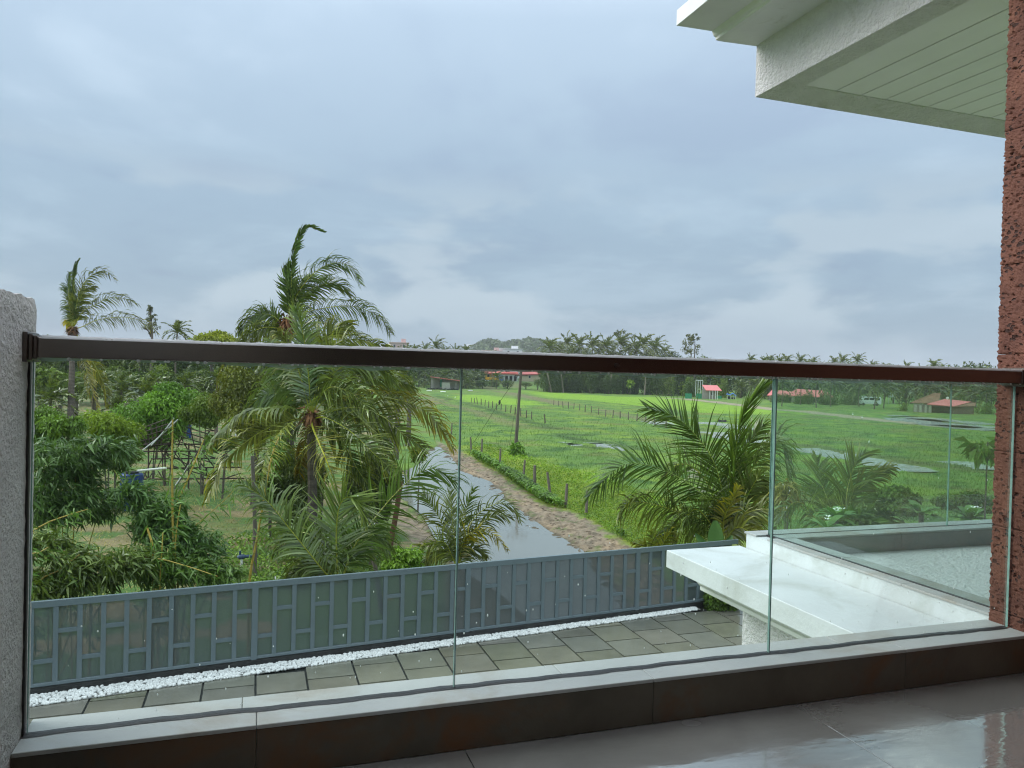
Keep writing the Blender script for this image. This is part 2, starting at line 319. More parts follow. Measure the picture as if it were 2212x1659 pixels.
def wet_floor(name, c1, c2, wet_lo, wet_hi, wscale):
    m = bpy.data.materials.new(name); m.use_nodes = True; t = m.node_tree; b = t.nodes['Principled BSDF']
    g = t.nodes.new('ShaderNodeNewGeometry'); o = g.outputs['Position']
    n = N(t, 'ShaderNodeTexNoise', Scale=2.2, Detail=8, Roughness=0.6, Distortion=0.4); L(t, o, n.inputs['Vector'])
    c = ramp(t, n.outputs[0], [(0.3, c1), (0.7, c2)]).outputs[0]
    n2 = N(t, 'ShaderNodeTexNoise', Scale=wscale, Detail=4, Roughness=0.5); L(t, o, n2.inputs['Vector'])
    wet = ramp(t, n2.outputs[0], [(wet_lo, 0), (wet_hi, 1)]).outputs[0]
    L(t, c, b.inputs['Base Color'])
    L(t, ramp(t, wet, [(0, 0.34), (1, 0.07)]).outputs[0], b.inputs['Roughness']); b.inputs['IOR'].default_value = 1.8; L(t, wet, b.inputs['Coat Weight']); b.inputs['Coat Roughness'].default_value = 0.06; b.inputs['Coat IOR'].default_value = 1.9
    b.inputs['Specular IOR Level'].default_value = 0.75
    mpn = t.nodes.new('ShaderNodeMapping'); mpn.inputs['Scale'].default_value = (10, 26, 1); mpn.inputs['Rotation'].default_value = (0, 0, 0.25); L(t, o, mpn.inputs[0])
    n3 = N(t, 'ShaderNodeTexNoise', Scale=1.0, Detail=3, Roughness=0.5); L(t, mpn.outputs[0], n3.inputs['Vector'])
    bp = N(t, 'ShaderNodeBump', Strength=0.3, Distance=0.003); L(t, n3.outputs[0], bp.inputs['Height']); L(t, bp.outputs[0], b.inputs['Normal']); L(t, bp.outputs[0], b.inputs['Coat Normal'])
    return m
M['floor'] = wet_floor('wet_balcony_tile', (0.17, 0.165, 0.158), (0.235, 0.228, 0.218), 0.30, 0.42, 0.7)
def water_mat(bs=0.12, bd=0.02, sc__=3.0):
    m = bpy.data.materials.new('shallow_rain_water'); m.use_nodes = True; t = m.node_tree; b = t.nodes['Principled BSDF']
    b.inputs['Base Color'].default_value = (0.21, 0.205, 0.19, 1); b.inputs['Roughness'].default_value = 0.04; b.inputs['Specular IOR Level'].default_value = 0.5; b.inputs['IOR'].default_value = 1.9
    g = t.nodes.new('ShaderNodeNewGeometry'); n3 = N(t, 'ShaderNodeTexNoise', Scale=sc__, Detail=3); L(t, g.outputs['Position'], n3.inputs['Vector'])
    bp = N(t, 'ShaderNodeBump', Strength=bs, Distance=bd); L(t, n3.outputs[0], bp.inputs['Height']); L(t, bp.outputs[0], b.inputs['Normal']); return m
M['water'] = water_mat(); M['ripple'] = water_mat(1.0, 0.35, 2.0); M['ripple'].node_tree.nodes['Principled BSDF'].inputs['Base Color'].default_value = (0.36, 0.37, 0.36, 1)
def ground_mat():
    m = bpy.data.materials.new('field_ground'); m.use_nodes = True; t = m.node_tree; b = t.nodes['Principled BSDF']
    a = t.nodes.new('ShaderNodeAttribute'); a.attribute_name = 'tint'; g = t.nodes.new('ShaderNodeNewGeometry'); o = g.outputs['Position']
    n = N(t, 'ShaderNodeTexNoise', Scale=0.5, Detail=10, Roughness=0.7); L(t, o, n.inputs['Vector'])
    n2 = N(t, 'ShaderNodeTexNoise', Scale=6.0, Detail=6, Roughness=0.7); L(t, o, n2.inputs['Vector'])
    c = mixc(t, 1.0, a.outputs[0], ramp(t, n.outputs[0], [(0.3, (0.72, 0.78, 0.8)), (0.5, (1, 1, 1)), (0.72, (1.28, 1.16, 1.0))]).outputs[0], 'MULTIPLY')
    c = mixc(t, 1.0, c, ramp(t, n2.outputs[0], [(0.3, 0.68), (0.7, 1.3)]).outputs[0], 'MULTIPLY')
    L(t, c, b.inputs['Base Color']); b.inputs['Roughness'].default_value = 0.85; b.inputs['Specular IOR Level'].default_value = 0.25
    bp = N(t, 'ShaderNodeBump', Strength=0.7, Distance=0.08); L(t, n2.outputs[0], bp.inputs['Height']); L(t, bp.outputs[0], b.inputs['Normal']); return m
M['ground'] = ground_mat()

# ================================================================== THE BALCONY AND THE HOUSE
ZF, ZC = 4.06, 4.21           # balcony floor, top of the low parapet
UL, UR = -0.57, 2.96          # left plaster wall, right laterite wall
V_IN, V_GL, V_OUT = 2.21, 2.31, 2.40
# floor
o = obj('balcony_floor', MB().box((UL, -3.5, 3.86), (UR, V_IN, ZF - 0.012)), M['groove']); tag(o, kind='structure'); fl = o
us = [UL, -0.15, 1.05, 2.25, UR]; vs = [-3.5, -2.18, -0.98, 0.22, 1.42, V_IN]
us = [UL, 0.62, 1.82, UR]
for i in range(len(us) - 1):
    for j in range(len(vs) - 1):
        p = obj('floor_tile', MB().box((us[i] + 0.0015, vs[j] + 0.0015, ZF - 0.012), (us[i + 1] - 0.0015, vs[j + 1] - 0.0015, ZF)), M['floor'], fl); bevel(p, 0.001, 1)
# low parapet under the glass
pc = empty('low_parapet', 'low tiled parapet kerb with brown stained face under the glass railing', 'parapet')
obj('core', MB().box((UL, V_IN + 0.01, 3.6), (UR, V_OUT, ZC - 0.014)), M['white_paint'], pc)
ju = [UL, 0.02, 1.26, 2.32, UR]
ju2 = [UL, -0.02, 0.98, 2.12, UR]
for i in range(4):
    bevel(obj('coping_tile', MB().box((ju[i] + 0.001, V_IN - 0.002, ZC - 0.012), (ju[i + 1] - 0.001, V_GL - 0.011, ZC)), M['coping'], pc), 0.0015, 1)
    bevel(obj('coping_tile', MB().box((ju2[i] + 0.001, V_GL + 0.012, ZC - 0.012), (ju2[i + 1] - 0.001, V_OUT + 0.006, ZC + 0.001)), M['coping'], pc), 0.0015, 1)
    bevel(obj('riser_tile', MB().box((ju[i] + 0.001, V_IN, ZF), (ju[i + 1] - 0.001, V_IN + 0.012, ZC - 0.0125)), M['riser'], pc), 0.001, 1)
# uneven dark sealant bead where the glass meets the coping
b = MB(); k = 140; xs = np.linspace(UL + 0.004, UR - 0.02, k); V = []; 
for i, x in enumerate(xs):
    a = 0.004 * math.sin(x * 7.3) + 0.0025 * math.sin(x * 31) + rng.normal(0, 0.0012)
    V += [(x, V_GL - 0.010 - max(0.002, 0.006 + a), ZC + 0.0012), (x, V_GL - 0.003, ZC + 0.004), (x, V_GL + 0.010 + max(0.001, 0.004 - a), ZC + 0.002)]
b.add(V, [(3 * i + j, 3 * i + 3 + j, 3 * i + 4 + j, 3 * i + 1 + j) for i in range(k - 1) for j in range(2)])
obj('sealant_bead', b, M['sealant'], pc)
# glass railing
gr = empty('glass_railing', 'frameless glass railing with brown steel handrail along the balcony edge', 'railing', (0, V_GL, ZC))
def pane(u0, u1, parent, axis='u', c=0, z0=ZC, z1=5.215, th=0.009, matn='glass'):
    bb = MB(); e = []; g = 0.0025
    if axis == 'u':
        bb.box((u0 + g, c - th / 2, z0), (u1 - g, c + th / 2, z1))
        for uu, s in ((u0 + g, -1), (u1 - g, 1)): e.append(MB().box((min(uu, uu + s * 0.0015), c - th / 2 - 0.0003, z0), (max(uu, uu + s * 0.0015), c + th / 2 + 0.0003, z1)))
    else:
        bb.box((c - th / 2, u0 + g, z0), (c + th / 2, u1 - g, z1))
        for uu, s in ((u0 + g, -1), (u1 - g, 1)): e.append(MB().box((c - th / 2 - 0.0003, min(uu, uu + s * 0.0015), z0), (c + th / 2 + 0.0003, max(uu, uu + s * 0.0015), z1)))
    r = obj('glass_pane', bb, M[matn], parent)
    for q in e: obj('pane_edge', q, M['glass_edge'], r)
    return r
for a, c in ((UL + 0.01, 0.608), (0.608, 1.784), (1.784, 2.985)):
    p = pane(a, min(c, UR - 0.006), gr, 'u', 0, 0, 1.012)
b = MB().box((UL + 0.03, 2.262 - V_GL, 5.213 - ZC), (UR - 0.004, 2.352 - V_GL, 5.266 - ZC)); r = bevel(obj('handrail', b, M['steel'], gr), 0.004, 3)
b = MB(); b.tube([(1.12, 2.262 - V_GL, 5.238 - ZC), (1.12, 2.2575 - V_GL, 5.238 - ZC)], 0.0075, 14); obj('stud', b, M['dark_steel'], r)
for s, u in ((1, UL), (-1, UR)):
    b = MB()
    for q, (d0, d1, g) in enumerate(((0, 0.012, 0.012), (0.012, 0.022, 0.007), (0.022, 0.032, 0.003))):
        x = sorted((u + s * d0, u + s * d1)); b.box((x[0], 2.262 - V_GL - g, 5.213 - ZC - g), (x[1], 2.352 - V_GL + g, 5.266 - ZC + g))
    bevel(obj('wall_flange', b, M['dark_steel'], gr), 0.002, 2)
# rain water on rail and glass, coloured white to stand for sky glint
b = MB()
for i in range(900):
    u = rng.uniform(UL + 0.05, UR - 0.03); v = rng.uniform(-0.044, 0.038); q = rng.uniform(0.0015, 0.005)
    b.ball((u, v, 5.266 - ZC + q * 0.2), (q * rng.uniform(1, 2.2), q, q * 0.5), nu=6, nv=4)
for i in range(110):
    u = rng.uniform(UL + 0.05, UR - 0.03); q = rng.uniform(0.002, 0.0045); b.ball((u, -0.047 + q * 0.6, 5.211 - ZC), (q * 1.5, q, q * 1.2), nu=6, nv=4)
tag(obj('rain_drops', b, M['drop'], gr, smooth=True), kind='stuff')
xs = np.linspace(UL + 0.04, UR - 0.02, 500); hh = 0.0040 + 0.0006 * np.sin(xs * 23) + 0.0006 * np.sin(xs * 91) + rng.normal(0, 0.0004, 500)
V = np.concatenate([np.stack([xs, np.full(500, -0.0492), np.full(500, 5.2625 - ZC)], 1), np.stack([xs, np.full(500, -0.041), 5.2672 - ZC + np.maximum(hh, 0.0006)], 1), np.stack([xs, np.full(500, 0.04), np.full(500, 5.2668 - ZC)], 1)])
obj('water_film', MB().addq(V, np.array([(i + 500 * k, i + 1 + 500 * k, i + 501 + 500 * k, i + 500 + 500 * k) for i in range(499) for k in range(2)])), M['drop'], gr)
xs = np.linspace(UL + 0.012, UR - 0.012, 400); dd = 0.006 + 0.005 * np.clip(vnoise1(xs * 3.1), -1, 1) + 0.004 * np.clip(vnoise1(xs * 11 + 3), -1, 1); dd = np.maximum(dd, 0.0008)
V = np.concatenate([np.stack([xs, np.full(400, -0.0085), np.full(400, 5.2135 - ZC)], 1), np.stack([xs, np.full(400, -0.0075), 5.2125 - ZC - dd], 1)])
obj('water_film', MB().addq(V, np.array([(i, i + 1, i + 401, i + 400) for i in range(399)])), M['film'], gr)
b = MB()
for i in range(150):
    u = rng.uniform(UL + 0.05, UR - 0.05); z = rng.beta(1.1, 4.0) * 0.95 + 0.01; q = rng.uniform(0.0008, 0.0024)
    b.ball((u, 0.0065, z), (q, 0.0012, q * rng.uniform(1, 2.5)), nu=6, nv=4)
tag(obj('rain_drops', b, M['drop'], gr, smooth=True), kind='stuff')
# left parapet wall
lw = MB(); P = [(V_OUT, 3.6), (V_OUT, 5.358), (V_OUT - 0.03, 5.372), (1.0, 5.372), (1.0, 3.6)]
n = 40; 
V = []; 
vv = np.linspace(1.0, 2.395, 60); zs = np.linspace(3.6, 5.371, 70)
# face looking into the balcony as a lightly uneven sheet, outer end and top closed
for x in (UL - 0.22, UL):
    for y in vv:
        for z in zs:
            edge = max(0, (y - 2.37) / 0.025) * 0.004 + max(0, (z - 5.35) / 0.02) * 0.004
            V.append((x + (rng.normal(0, 0.0009) - edge) * (1 if x == UL else 0), y + (rng.normal(0, 0.0022) if y > 2.38 else 0), z + (rng.normal(0, 0.0022) if z > 5.36 else 0)))
nz_, nv_ = len(zs), len(vv); Q = []
for s in range(2):
    for i in range(nv_ - 1):
        for j in range(nz_ - 1):
            a = s * nv_ * nz_ + i * nz_ + j; Q.append((a, a + nz_, a + nz_ + 1, a + 1) if s else (a, a + 1, a + nz_ + 1, a + nz_))
S = nv_ * nz_
for j in range(nz_ - 1): a = (nv_ - 1) * nz_ + j; Q.append((a, a + 1, a + 1 + S, a + S)); Q.append((j, j + S, j + 1 + S, j + 1))
for i in range(nv_ - 1): a = i * nz_ + nz_ - 1; Q.append((a, a + S, a + nz_ + S, a + nz_)); a = i * nz_; Q.append((a, a + nz_, a + nz_ + S, a + S))
lw.addq(np.array(V), np.array(Q))
wl = obj('plaster_wall', lw, M['plaster']); tag(wl, 'short rough grey plaster wall end holding the handrail flange', 'wall')
b = MB().box((UL, V_GL - 0.008, ZC), (UL + 0.006, V_GL + 0.009, 5.2)); tag(obj('wall_sealant', b, M['sealant'], wl))
# right laterite wall in separate rough blocks
lt = empty('laterite_wall', 'pitted red laterite block wall at the end of the balcony', 'wall', (UR, V_OUT, ZF))
def block(u0, v0, z0, v1, z1, seed, th=0.34):
    # inner face and outer end modelled with relief
    r = np.random.default_rng(seed); nv = max(4, int((v1 - v0) / (0.006 if v1 > 2.0 else 0.02))); nz = max(4, int((z1 - z0) / (0.006 if v1 > 2.0 else 0.02)))
    ys = np.linspace(v0 + 0.001, v1 - 0.001, nv); zq = np.linspace(z0 + 0.001, z1 - 0.001, nz)
    Y, Z = np.meshgrid(ys, zq, indexing='ij')
    D_ = r.normal(0, 0.0010, Y.shape)
    for _ in range(int((v1 - v0) * (z1 - z0) * 800)):
        cy, cz = r.uniform(v0, v1), r.uniform(z0, z1); ry, rz_ = r.uniform(0.002, 0.009), r.uniform(0.002, 0.006)
        D_ += r.uniform(0.004, 0.014) * np.exp(-(((Y - cy) / ry) ** 2 + ((Z - cz) / rz_) ** 2))
    eb = np.minimum.reduce([Y - v0, v1 - Y, Z - z0, z1 - Z]); D_ += 0.0045 * np.exp(-eb / 0.0025)
    off = r.uniform(0, 0.002)
    X = u0 + off + np.clip(D_, -0.003, 0.03)
    V = np.stack([X.ravel(), Y.ravel() + np.where(Y.ravel() > v1 - 0.01, r.normal(0, 0.003, Y.size), 0), Z.ravel()], 1)
    Q = [(i * nz + j, i * nz + j + 1, (i + 1) * nz + j + 1, (i + 1) * nz + j) for i in range(nv - 1) for j in range(nz - 1)]
    # outer end strip
    base = V[(nv - 1) * nz:(nv) * nz].copy(); k2 = 12; E = []
    for i in range(1, k2):
        e = base.copy(); e[:, 0] += i * th / (k2 - 1); e[:, 1] += r.normal(0, 0.003, len(e)); E.append(e)
    V = np.vstack([V] + E); st = nv * nz
    prev = (nv - 1) * nz
    for i in range(k2 - 1):
        cur = st + i * nz
        Q += [(prev + j, prev + j + 1, cur + j + 1, cur + j) for j in range(nz - 1)]; prev = cur
    return MB().addq(V - np.array([UR, V_OUT, ZF]), np.array(Q))
courses = [3.70, 4.26, 4.615, 4.93, 5.335, 5.71, 6.10, 6.27, 6.67, 7.06]
for i in range(len(courses) - 1):
    vb = [2.40, 2.03 if i % 2 else 2.245, 1.72 if i % 2 else 1.9, 1.2, 0.5]
    if i == 3: vb = [2.40, 2.325, 1.95, 1.4, 0.5]
    for j in range(4 if i % 2 == 0 else 4):
        obj('stone_block', block(UR, vb[j + 1], courses[i], vb[j], courses[i + 1], 50 + i * 7 + j), M['laterite'], lt)
obj('wall_core', MB().box((UR + 0.03 - UR, -3.5 - V_OUT, 3.6 - ZF), (0.33, 2.375 - V_OUT, 7.06 - ZF)), M['dark'], lt)
obj('rear_face', MB().box((0, -3.5 - V_OUT, -0.3), (0.03, 0.5 - V_OUT, 7.06 - ZF)), M['laterite'], lt)
# unseen room behind the viewer, ceiling edge drawn back to light the balcony
tag(obj('ceiling', MB().box((UL - 0.25, -3.6, 7.08), (3.3, 1.7, 7.3)), M['room_ceiling']), kind='structure')
hw = empty('house_wall', 'unseen cream rear wall of the covered balcony with an added dark door', 'wall', (0, -3.5, ZF))
obj('wall_panel', MB().box((UL - 0.25, -0.2, -0.4), (3.3, 0, 3.02)), M['room_wall'], hw)
obj('door', MB().box((0.1, 0.0, 0.0), (1.7, 0.05, 2.2)), M['door'], hw)  # unseen dark door, added for the handrail to reflect
obj('lower_length', MB().box((UL - 0.22, -3.5, 3.6), (UL, 0.999, 5.371)), M['plaster'], wl)
# lower house wall, white ledge and moulding beside the balcony
hs = empty('white_house_corner', 'white painted concrete ledge and textured wall below the side terrace', 'ledge', (3.05, 4.22, 0))
def prof(points, v0, v1, name, m, parent, oy=4.22, ox=3.05):
    k = len(points); V = [(x - ox, v0 - oy, z) for x, z in points] + [(x - ox, v1 - oy, z) for x, z in points]
    Fc = [(i, (i + 1) % k, k + (i + 1) % k, k + i) for i in range(k)] + [tuple(range(k))[::-1], tuple(range(k, 2 * k))]
    return bevel(obj(name, MB().add(V, Fc), m, parent), 0.004, 2)
obj('wall', MB().box((0, -1.9, 0), (4.5, 0, 4.09)), M['stucco'], hs)
prof([(2.50, 3.995), (2.50, 4.105), (3.048, 4.108), (3.048, 3.995)], 2.41, 4.27, 'ledge_slab', M['white_paint'], hs)
prof([(2.71, 3.994), (2.705, 3.93), (2.72, 3.885), (2.74, 3.865), (2.74, 3.84), (2.77, 3.825), (3.048, 3.70), (3.048, 3.994)], 2.41, 4.25, 'moulding', M['white_molding'], hs)
# side terrace
tf = tag(obj('terrace_floor', MB().box((3.05, 2.42, 4.0), (9.4, 3.96, ZF - 0.012)), M['groove']), kind='structure')
for i, u in enumerate(np.arange(3.06, 9.3, 1.2)):
    for j, (a, c) in enumerate(((2.42, 3.14), (3.14, 3.955))):
        bevel(obj('terrace_tile', MB().box((u + 0.002, a + 0.002, ZF - 0.012), (min(u + 1.2, 9.3) - 0.002, c - 0.002, ZF)), M['terrace'], tf), 0.001, 1)
tp = empty('terrace_parapet', 'low white parapet with pale coping around the side terrace', 'parapet', (3.05, 4.22, ZF))
obj('core', MB().box((0.004, -1.8, -0.1), (0.19, -0.01, 0.138)), M['white_paint'], tp)
obj('core', MB().box((0.19, -0.24, -0.1), (6.3, -0.01, 0.138)), M['white_paint'], tp)
for k_ in range(3):
    a, c = -1.8 + k_ * 0.5233, -1.8 + (k_ + 1) * 0.5233
    bevel(obj('coping_tile', MB().box((-0.004, a + 0.001, 0.139), (0.075, c - 0.001, 0.151)), M['coping'], tp), 0.0015, 1)
    bevel(obj('coping_tile', MB().box((0.096, a + 0.001, 0.139), (0.2, c - 0.001, 0.151)), M['coping'], tp), 0.0015, 1)
for k_ in range(6):
    a, c = -0.004 + k_ * 1.05, -0.004 + (k_ + 1) * 1.05
    bevel(obj('coping_tile', MB().box((a + 0.001, -0.118, 0.139), (c - 0.001, 0.004, 0.151)), M['coping'], tp), 0.0015, 1)
    bevel(obj('coping_tile', MB().box((max(a, 0.096) + 0.001, -0.245, 0.139), (c - 0.001, -0.138, 0.151)), M['coping'], tp), 0.0015, 1)
    bevel(obj('riser_tile', MB().box((max(a, 0.201) + 0.001, -0.252, 0), (c - 0.001, -0.2405, 0.1385)), M['riser2'], tp), 0.001, 1)
obj('riser_tile', MB().box((0.1905, -1.8, 0), (0.2, -0.255, 0.1385)), M['riser2'], tp)
obj('sealant_bead', MB().box((0.0765, -1.8, 0.139), (0.0945, -0.12, 0.1525)).box((0.0945, -0.137, 0.139), (6.3, -0.12, 0.1525)), M['sealant'], tp)
tr_ = empty('terrace_glass_railing', 'green tinted glass railing with dark handrail round the side terrace', 'railing', (3.05, 4.22, ZC))
pane(-1.8, -0.128, tr_, 'v', 0.085, 0, 1.0, matn='glass_far')
for a, c in ((0.092, 1.58), (1.58, 3.1), (3.1, 4.6)): pane(a, c, tr_, 'u', -0.128, 0, 1.0, matn='glass_far')
obj('handrail', MB().box((0.045, -1.8, 1.0), (0.125, -0.09, 1.045)).box((0.125, -0.165, 1.0), (6, -0.09, 1.045)), M['steel'], tr_)
# roof corner above the terrace
rf = empty('roof_eave', 'pale stucco roof corner with stepped cornice and boarded soffit overhead', 'roof', (3.045, 4.24, 7.045))
obj('fascia_beam', MB().box((0, -6, 0), (0.16, 0, 0.335)), M['stucco'], rf)
obj('fascia_beam', MB().box((0.1605, -0.40 + 0.13, 0.0), (6, -0.0005, 0.335)), M['stucco'], rf)
prof([(2.455, 7.412), (2.455, 7.51), (3.0, 7.56), (3.2, 7.56), (3.2, 7.383), (3.05, 7.382), (3.05, 7.378), (2.77, 7.366), (2.742, 7.368), (2.74, 7.385), (2.725, 7.392), (2.712, 7.42)], -1.8, 4.25, 'cornice', M['white_molding'], rf, 4.24, 3.045)
for ch in rf.children:
    if ch.name.startswith('cornice'): ch.location = (0, 0, -7.045)
obj('soffit_backing', MB().box((0.161, -6, 0.02), (6, -0.2705, 0.06)), M['groove'], rf)
gu = [3.447, 3.455 + 0.0, 3.655, 3.852, 4.03, 4.205, 4.39, 4.58, 4.765, 4.95, 5.14, 5.33, 5.52, 5.71, 5.9]
gu = [3.21] + gu[1:]
for i in range(len(gu) - 1):
    bevel(obj('soffit_board', MB().box((gu[i] - 3.045 + 0.004, -6, 0.006), (gu[i + 1] - 3.045 - 0.004, -0.271, 0.018)), M['soffit'], rf), 0.0015, 1)

# ================================================================== YARD
def fv(u): return 13.52 + 0.114 * (u + 3.25)            # front face of the plinth / fence
yb = MB(); us_ = np.linspace(-9, 12.5, 30)
V = [(u, 2.45, -0.02) for u in us_] + [(u, fv(u) + 0.02, -0.02) for u in us_] + [(u, 2.45, -1) for u in us_] + [(u, fv(u) + 0.02, -1) for u in us_]
k = len(us_); Fq = []
for i in range(k - 1): Fq += [(i, i + 1, k + i + 1, k + i), (k + i, k + i + 1, 3 * k + i + 1, 3 * k + i)]
yard = tag(obj('yard_paving', yb.add(V, Fq), M['joint']), kind='structure')
for ci in range(-5, 14):
    u0 = 0.90 + 0.813 * ci; off = 0 if ci % 2 == 0 else 0.407
    for r_ in range(9):
        v0 = 8.22 + off + 0.813 * r_ - 0.01; v1 = v0 + 0.813
        lim = 13.10 + 0.1345 * (u0 + 0.4 + 3.13)
        la, lb = 13.10 + 0.1345 * (u0 + 3.13), 13.10 + 0.1345 * (u0 + 0.813 + 3.13)
        if v0 > la - 0.05: continue
        g = 0.017; t_ = rng.uniform(0.85, 1.15) * np.array([1, rng.uniform(0.97, 1.03), rng.uniform(0.88, 1.1)])
        a, c = min(v1 - g, la), min(v1 - g, lb); z1 = rng.uniform(-0.001, 0.002)
        V = [(u0 + g, v0 + g, -0.02), (u0 + 0.813 - g, v0 + g, -0.02), (u0 + 0.813 - g, c, -0.02), (u0 + g, a, -0.02)]
        V += [(x, y, z1) for x, y, _ in V]
        p = obj('paving_slab', MB().add(V, [(4, 5, 6, 7), (0, 1, 5, 4), (1, 2, 6, 5), (2, 3, 7, 6), (3, 0, 4, 7)], t_), M['slab'], yard)
# pebble strip
b = MB(); ico = None
def pebbles(n):
    base = MB().ball((0, 0, 0), 1, nu=6, nv=4); BV = np.concatenate(base.v); BF = base.f
    q4 = [f for f in BF if len(f) == 4]; q3 = [f for f in BF if len(f) == 3]; out = MB()
    allV = []; F4 = []; F3 = []; C = []
    for i in range(n):
        u = rng.uniform(-5.5, 9.5); t = rng.uniform(0, 1); v = (13.10 + 0.1345 * (u + 3.13)) * (1 - t) + (fv(u) - 0.0) * t
        s = rng.uniform(0.02, 0.036); sx, sy, sz = s * rng.uniform(0.8, 1.25), s * rng.uniform(0.7, 1.1), s * rng.uniform(0.6, 0.95)
        a = rng.uniform(0, 2 * pi); R_ = np.array([[cos(a), -sin(a), 0], [sin(a), cos(a), 0], [0, 0, 1]])
        W_ = (BV * (sx, sy, sz)) @ R_.T + (u, v, 0.004 + rng.uniform(0, 0.03) * (1 - abs(2 * t - 1)) + 0.012)
        k0 = i * len(BV); allV.append(W_); F4 += [[j + k0 for j in f] for f in q4]; F3 += [[j + k0 for j in f] for f in q3]
        C.append(np.tile(np.array([1, 1, 1]) * rng.uniform(0.86, 1.08), (len(BV), 1)))
    us2 = np.linspace(-6, 9.6, 30); bv = np.array([p for u in us2 for p in ((u, 13.10 + 0.1345 * (u + 3.13), 0.006), (u, fv(u), 0.012))]); out.addq(bv, np.array([(2*i, 2*i+2, 2*i+3, 2*i+1) for i in range(29)]), (0.32, 0.32, 0.31)); k00 = out.n
    out.addq(np.concatenate(allV), np.array(F4), np.concatenate(C)); out.v.append(np.zeros((0, 3))); out.c.append(np.zeros((0, 3)))
    out.f.append(np.array(F3) + k00); out.m.append((0, len(F3))); return out
tag(obj('white_pebbles', pebbles(5600), M['pebble'], smooth=True), 'strip of white pebbles between paving and fence plinth', 'pebbles', kind='stuff')
# plinth
V = []
for u in us_: V += [(u, fv(u) - 0.0, -0.3), (u, fv(u), 0.115), (u, fv(u) + 0.16, 0.115), (u, fv(u) + 0.16, -0.9)]
tag(obj('fence_plinth', MB().add(V, [(4 * i + j, 4 * i + 4 + j, 4 * i + 5 + j, 4 * i + 1 + j) for i in range(k - 1) for j in range(3)]), M['plinth']), 'black wet plinth kerb under the grey metal fence', 'plinth')
# fence: one top-level thing in its own frame, x along it
fa = atan(0.114); fence = empty('metal_fence', 'blue grey metal fence with staggered mesh panels behind white pebbles', 'fence', (0.055, fv(0.055) + 0.045, 0.0), fa)
bay, z0, z1 = 3.99, 0.125, 1.47
x0, x1 = -2 * bay, 2.7 * bay
bevel(obj('top_rail', MB().box((x0, -0.03, z1 - 0.105), (x1, 0.03, z1)), M['fence'], fence), 0.003, 1)
bevel(obj('bottom_rail', MB().box((x0, -0.025, z0), (x1, 0.025, z0 + 0.05)), M['fence'], fence), 0.003, 1)
for q in range(-2, 3): bevel(obj('post', MB().box((q * bay - 0.052, -0.034, z0 - 0.01), (q * bay + 0.052, 0.034, z1 - 0.004)), M['fence'], fence), 0.003, 1)
barm = MB().box((-0.037, -0.024, z0 + 0.05), (0.037, 0.024, z1 - 0.105)).mesh('bar', M['fence'])
pw = bay / 12; crm = MB().box((-pw / 2 + 0.037, -0.02, -0.032), (pw / 2 - 0.037, 0.02, 0.032)).mesh('cross_bar', M['fence'])
stm = MB().box((-pw / 2 + 0.034, -0.026, -0.006), (pw / 2 - 0.034, -0.0201, 0.006)).mesh('trim', M['fence'])
msm = MB().add([(-pw / 2 + 0.026, 0.006, z0 + 0.049), (pw / 2 - 0.026, 0.006, z0 + 0.049), (pw / 2 - 0.026, 0.006, z1 - 0.083), (-pw / 2 + 0.026, 0.006, z1 - 0.083)], [(0, 1, 2, 3)]).mesh('mesh_panel', M['wire_mesh'])
nq = 0
for q in range(-24, 32):
    xb = q * pw
    if q % 12 and xb < x1: link('bar', barm, fence, (xb, 0, 0))
    xc = (q + 0.5) * pw
    if xc > x1: continue
    bay_i, ph = divmod(q, 12)
    up = (ph % 2 == 1) if bay_i % 2 == 0 or True else 0
    zc = z0 + 0.05 + (0.62 if up else 0.24) * (z1 - z0 - 0.135) + 0.05
    link('cross_bar', crm, fence, (xc, 0, zc)); link('mesh_panel', msm, fence, (xc, 0, 0))

# ================================================================== TERRAIN
def pxz(pts, z=-0.8): return [tuple(at_z(x, y, z)[:2]) for x, y in pts]
def zoomed(pts, o, s): return [((o[0] + x / s) / 1.8228, (o[1] + y / s) / 1.8228) for x, y in pts]
def dist_line(X, Y, pts):
    D_ = np.full(X.shape, 1e9)
    for (ax, ay), (bx, by) in zip(pts[:-1], pts[1:]):
        dx, dy = bx - ax, by - ay; t = np.clip(((X - ax) * dx + (Y - ay) * dy) / (dx * dx + dy * dy + 1e-9), 0, 1)
        D_ = np.minimum(D_, np.hypot(X - ax - t * dx, Y - ay - t * dy))
    return D_
def sdf(X, Y, poly):
    D_ = dist_line(X, Y, list(poly) + [poly[0]]); ins = np.zeros(X.shape, bool); n = len(poly)
    for i in range(n):
        (x0, y0), (x1, y1) = poly[i], poly[(i + 1) % n]
        if y0 == y1: continue
        c = ((y0 > Y) != (y1 > Y)) & (X < (x1 - x0) * (Y - y0) / (y1 - y0) + x0); ins ^= c
    return np.where(ins, -D_, D_)
_ph = rng.uniform(0, 6.28, (40, 2)); 
def vnoise(X, Y, sc_, oct=4, seed=0):
    r = np.random.default_rng(seed); s = np.zeros(np.shape(X)); a = 1.0; tot = 0
    for o_ in range(oct):
        for k_ in range(4):
            th = r.uniform(0, 2 * pi); fr = r.uniform(0.7, 1.4) * 2 * pi / sc_; s = s + a * np.sin((X * cos(th) + Y * sin(th)) * fr + r.uniform(0, 6.28) + 1.3 * np.sin((X * sin(th) - Y * cos(th)) * fr * 0.6 + r.uniform(0, 6.28)))
        tot += a * 2.0; a *= 0.55; sc_ *= 0.47
    return s / tot
Zp = lambda pts: [(x / 4.032 + 823, y / 4.032 + 932.6) for x, y in pts]
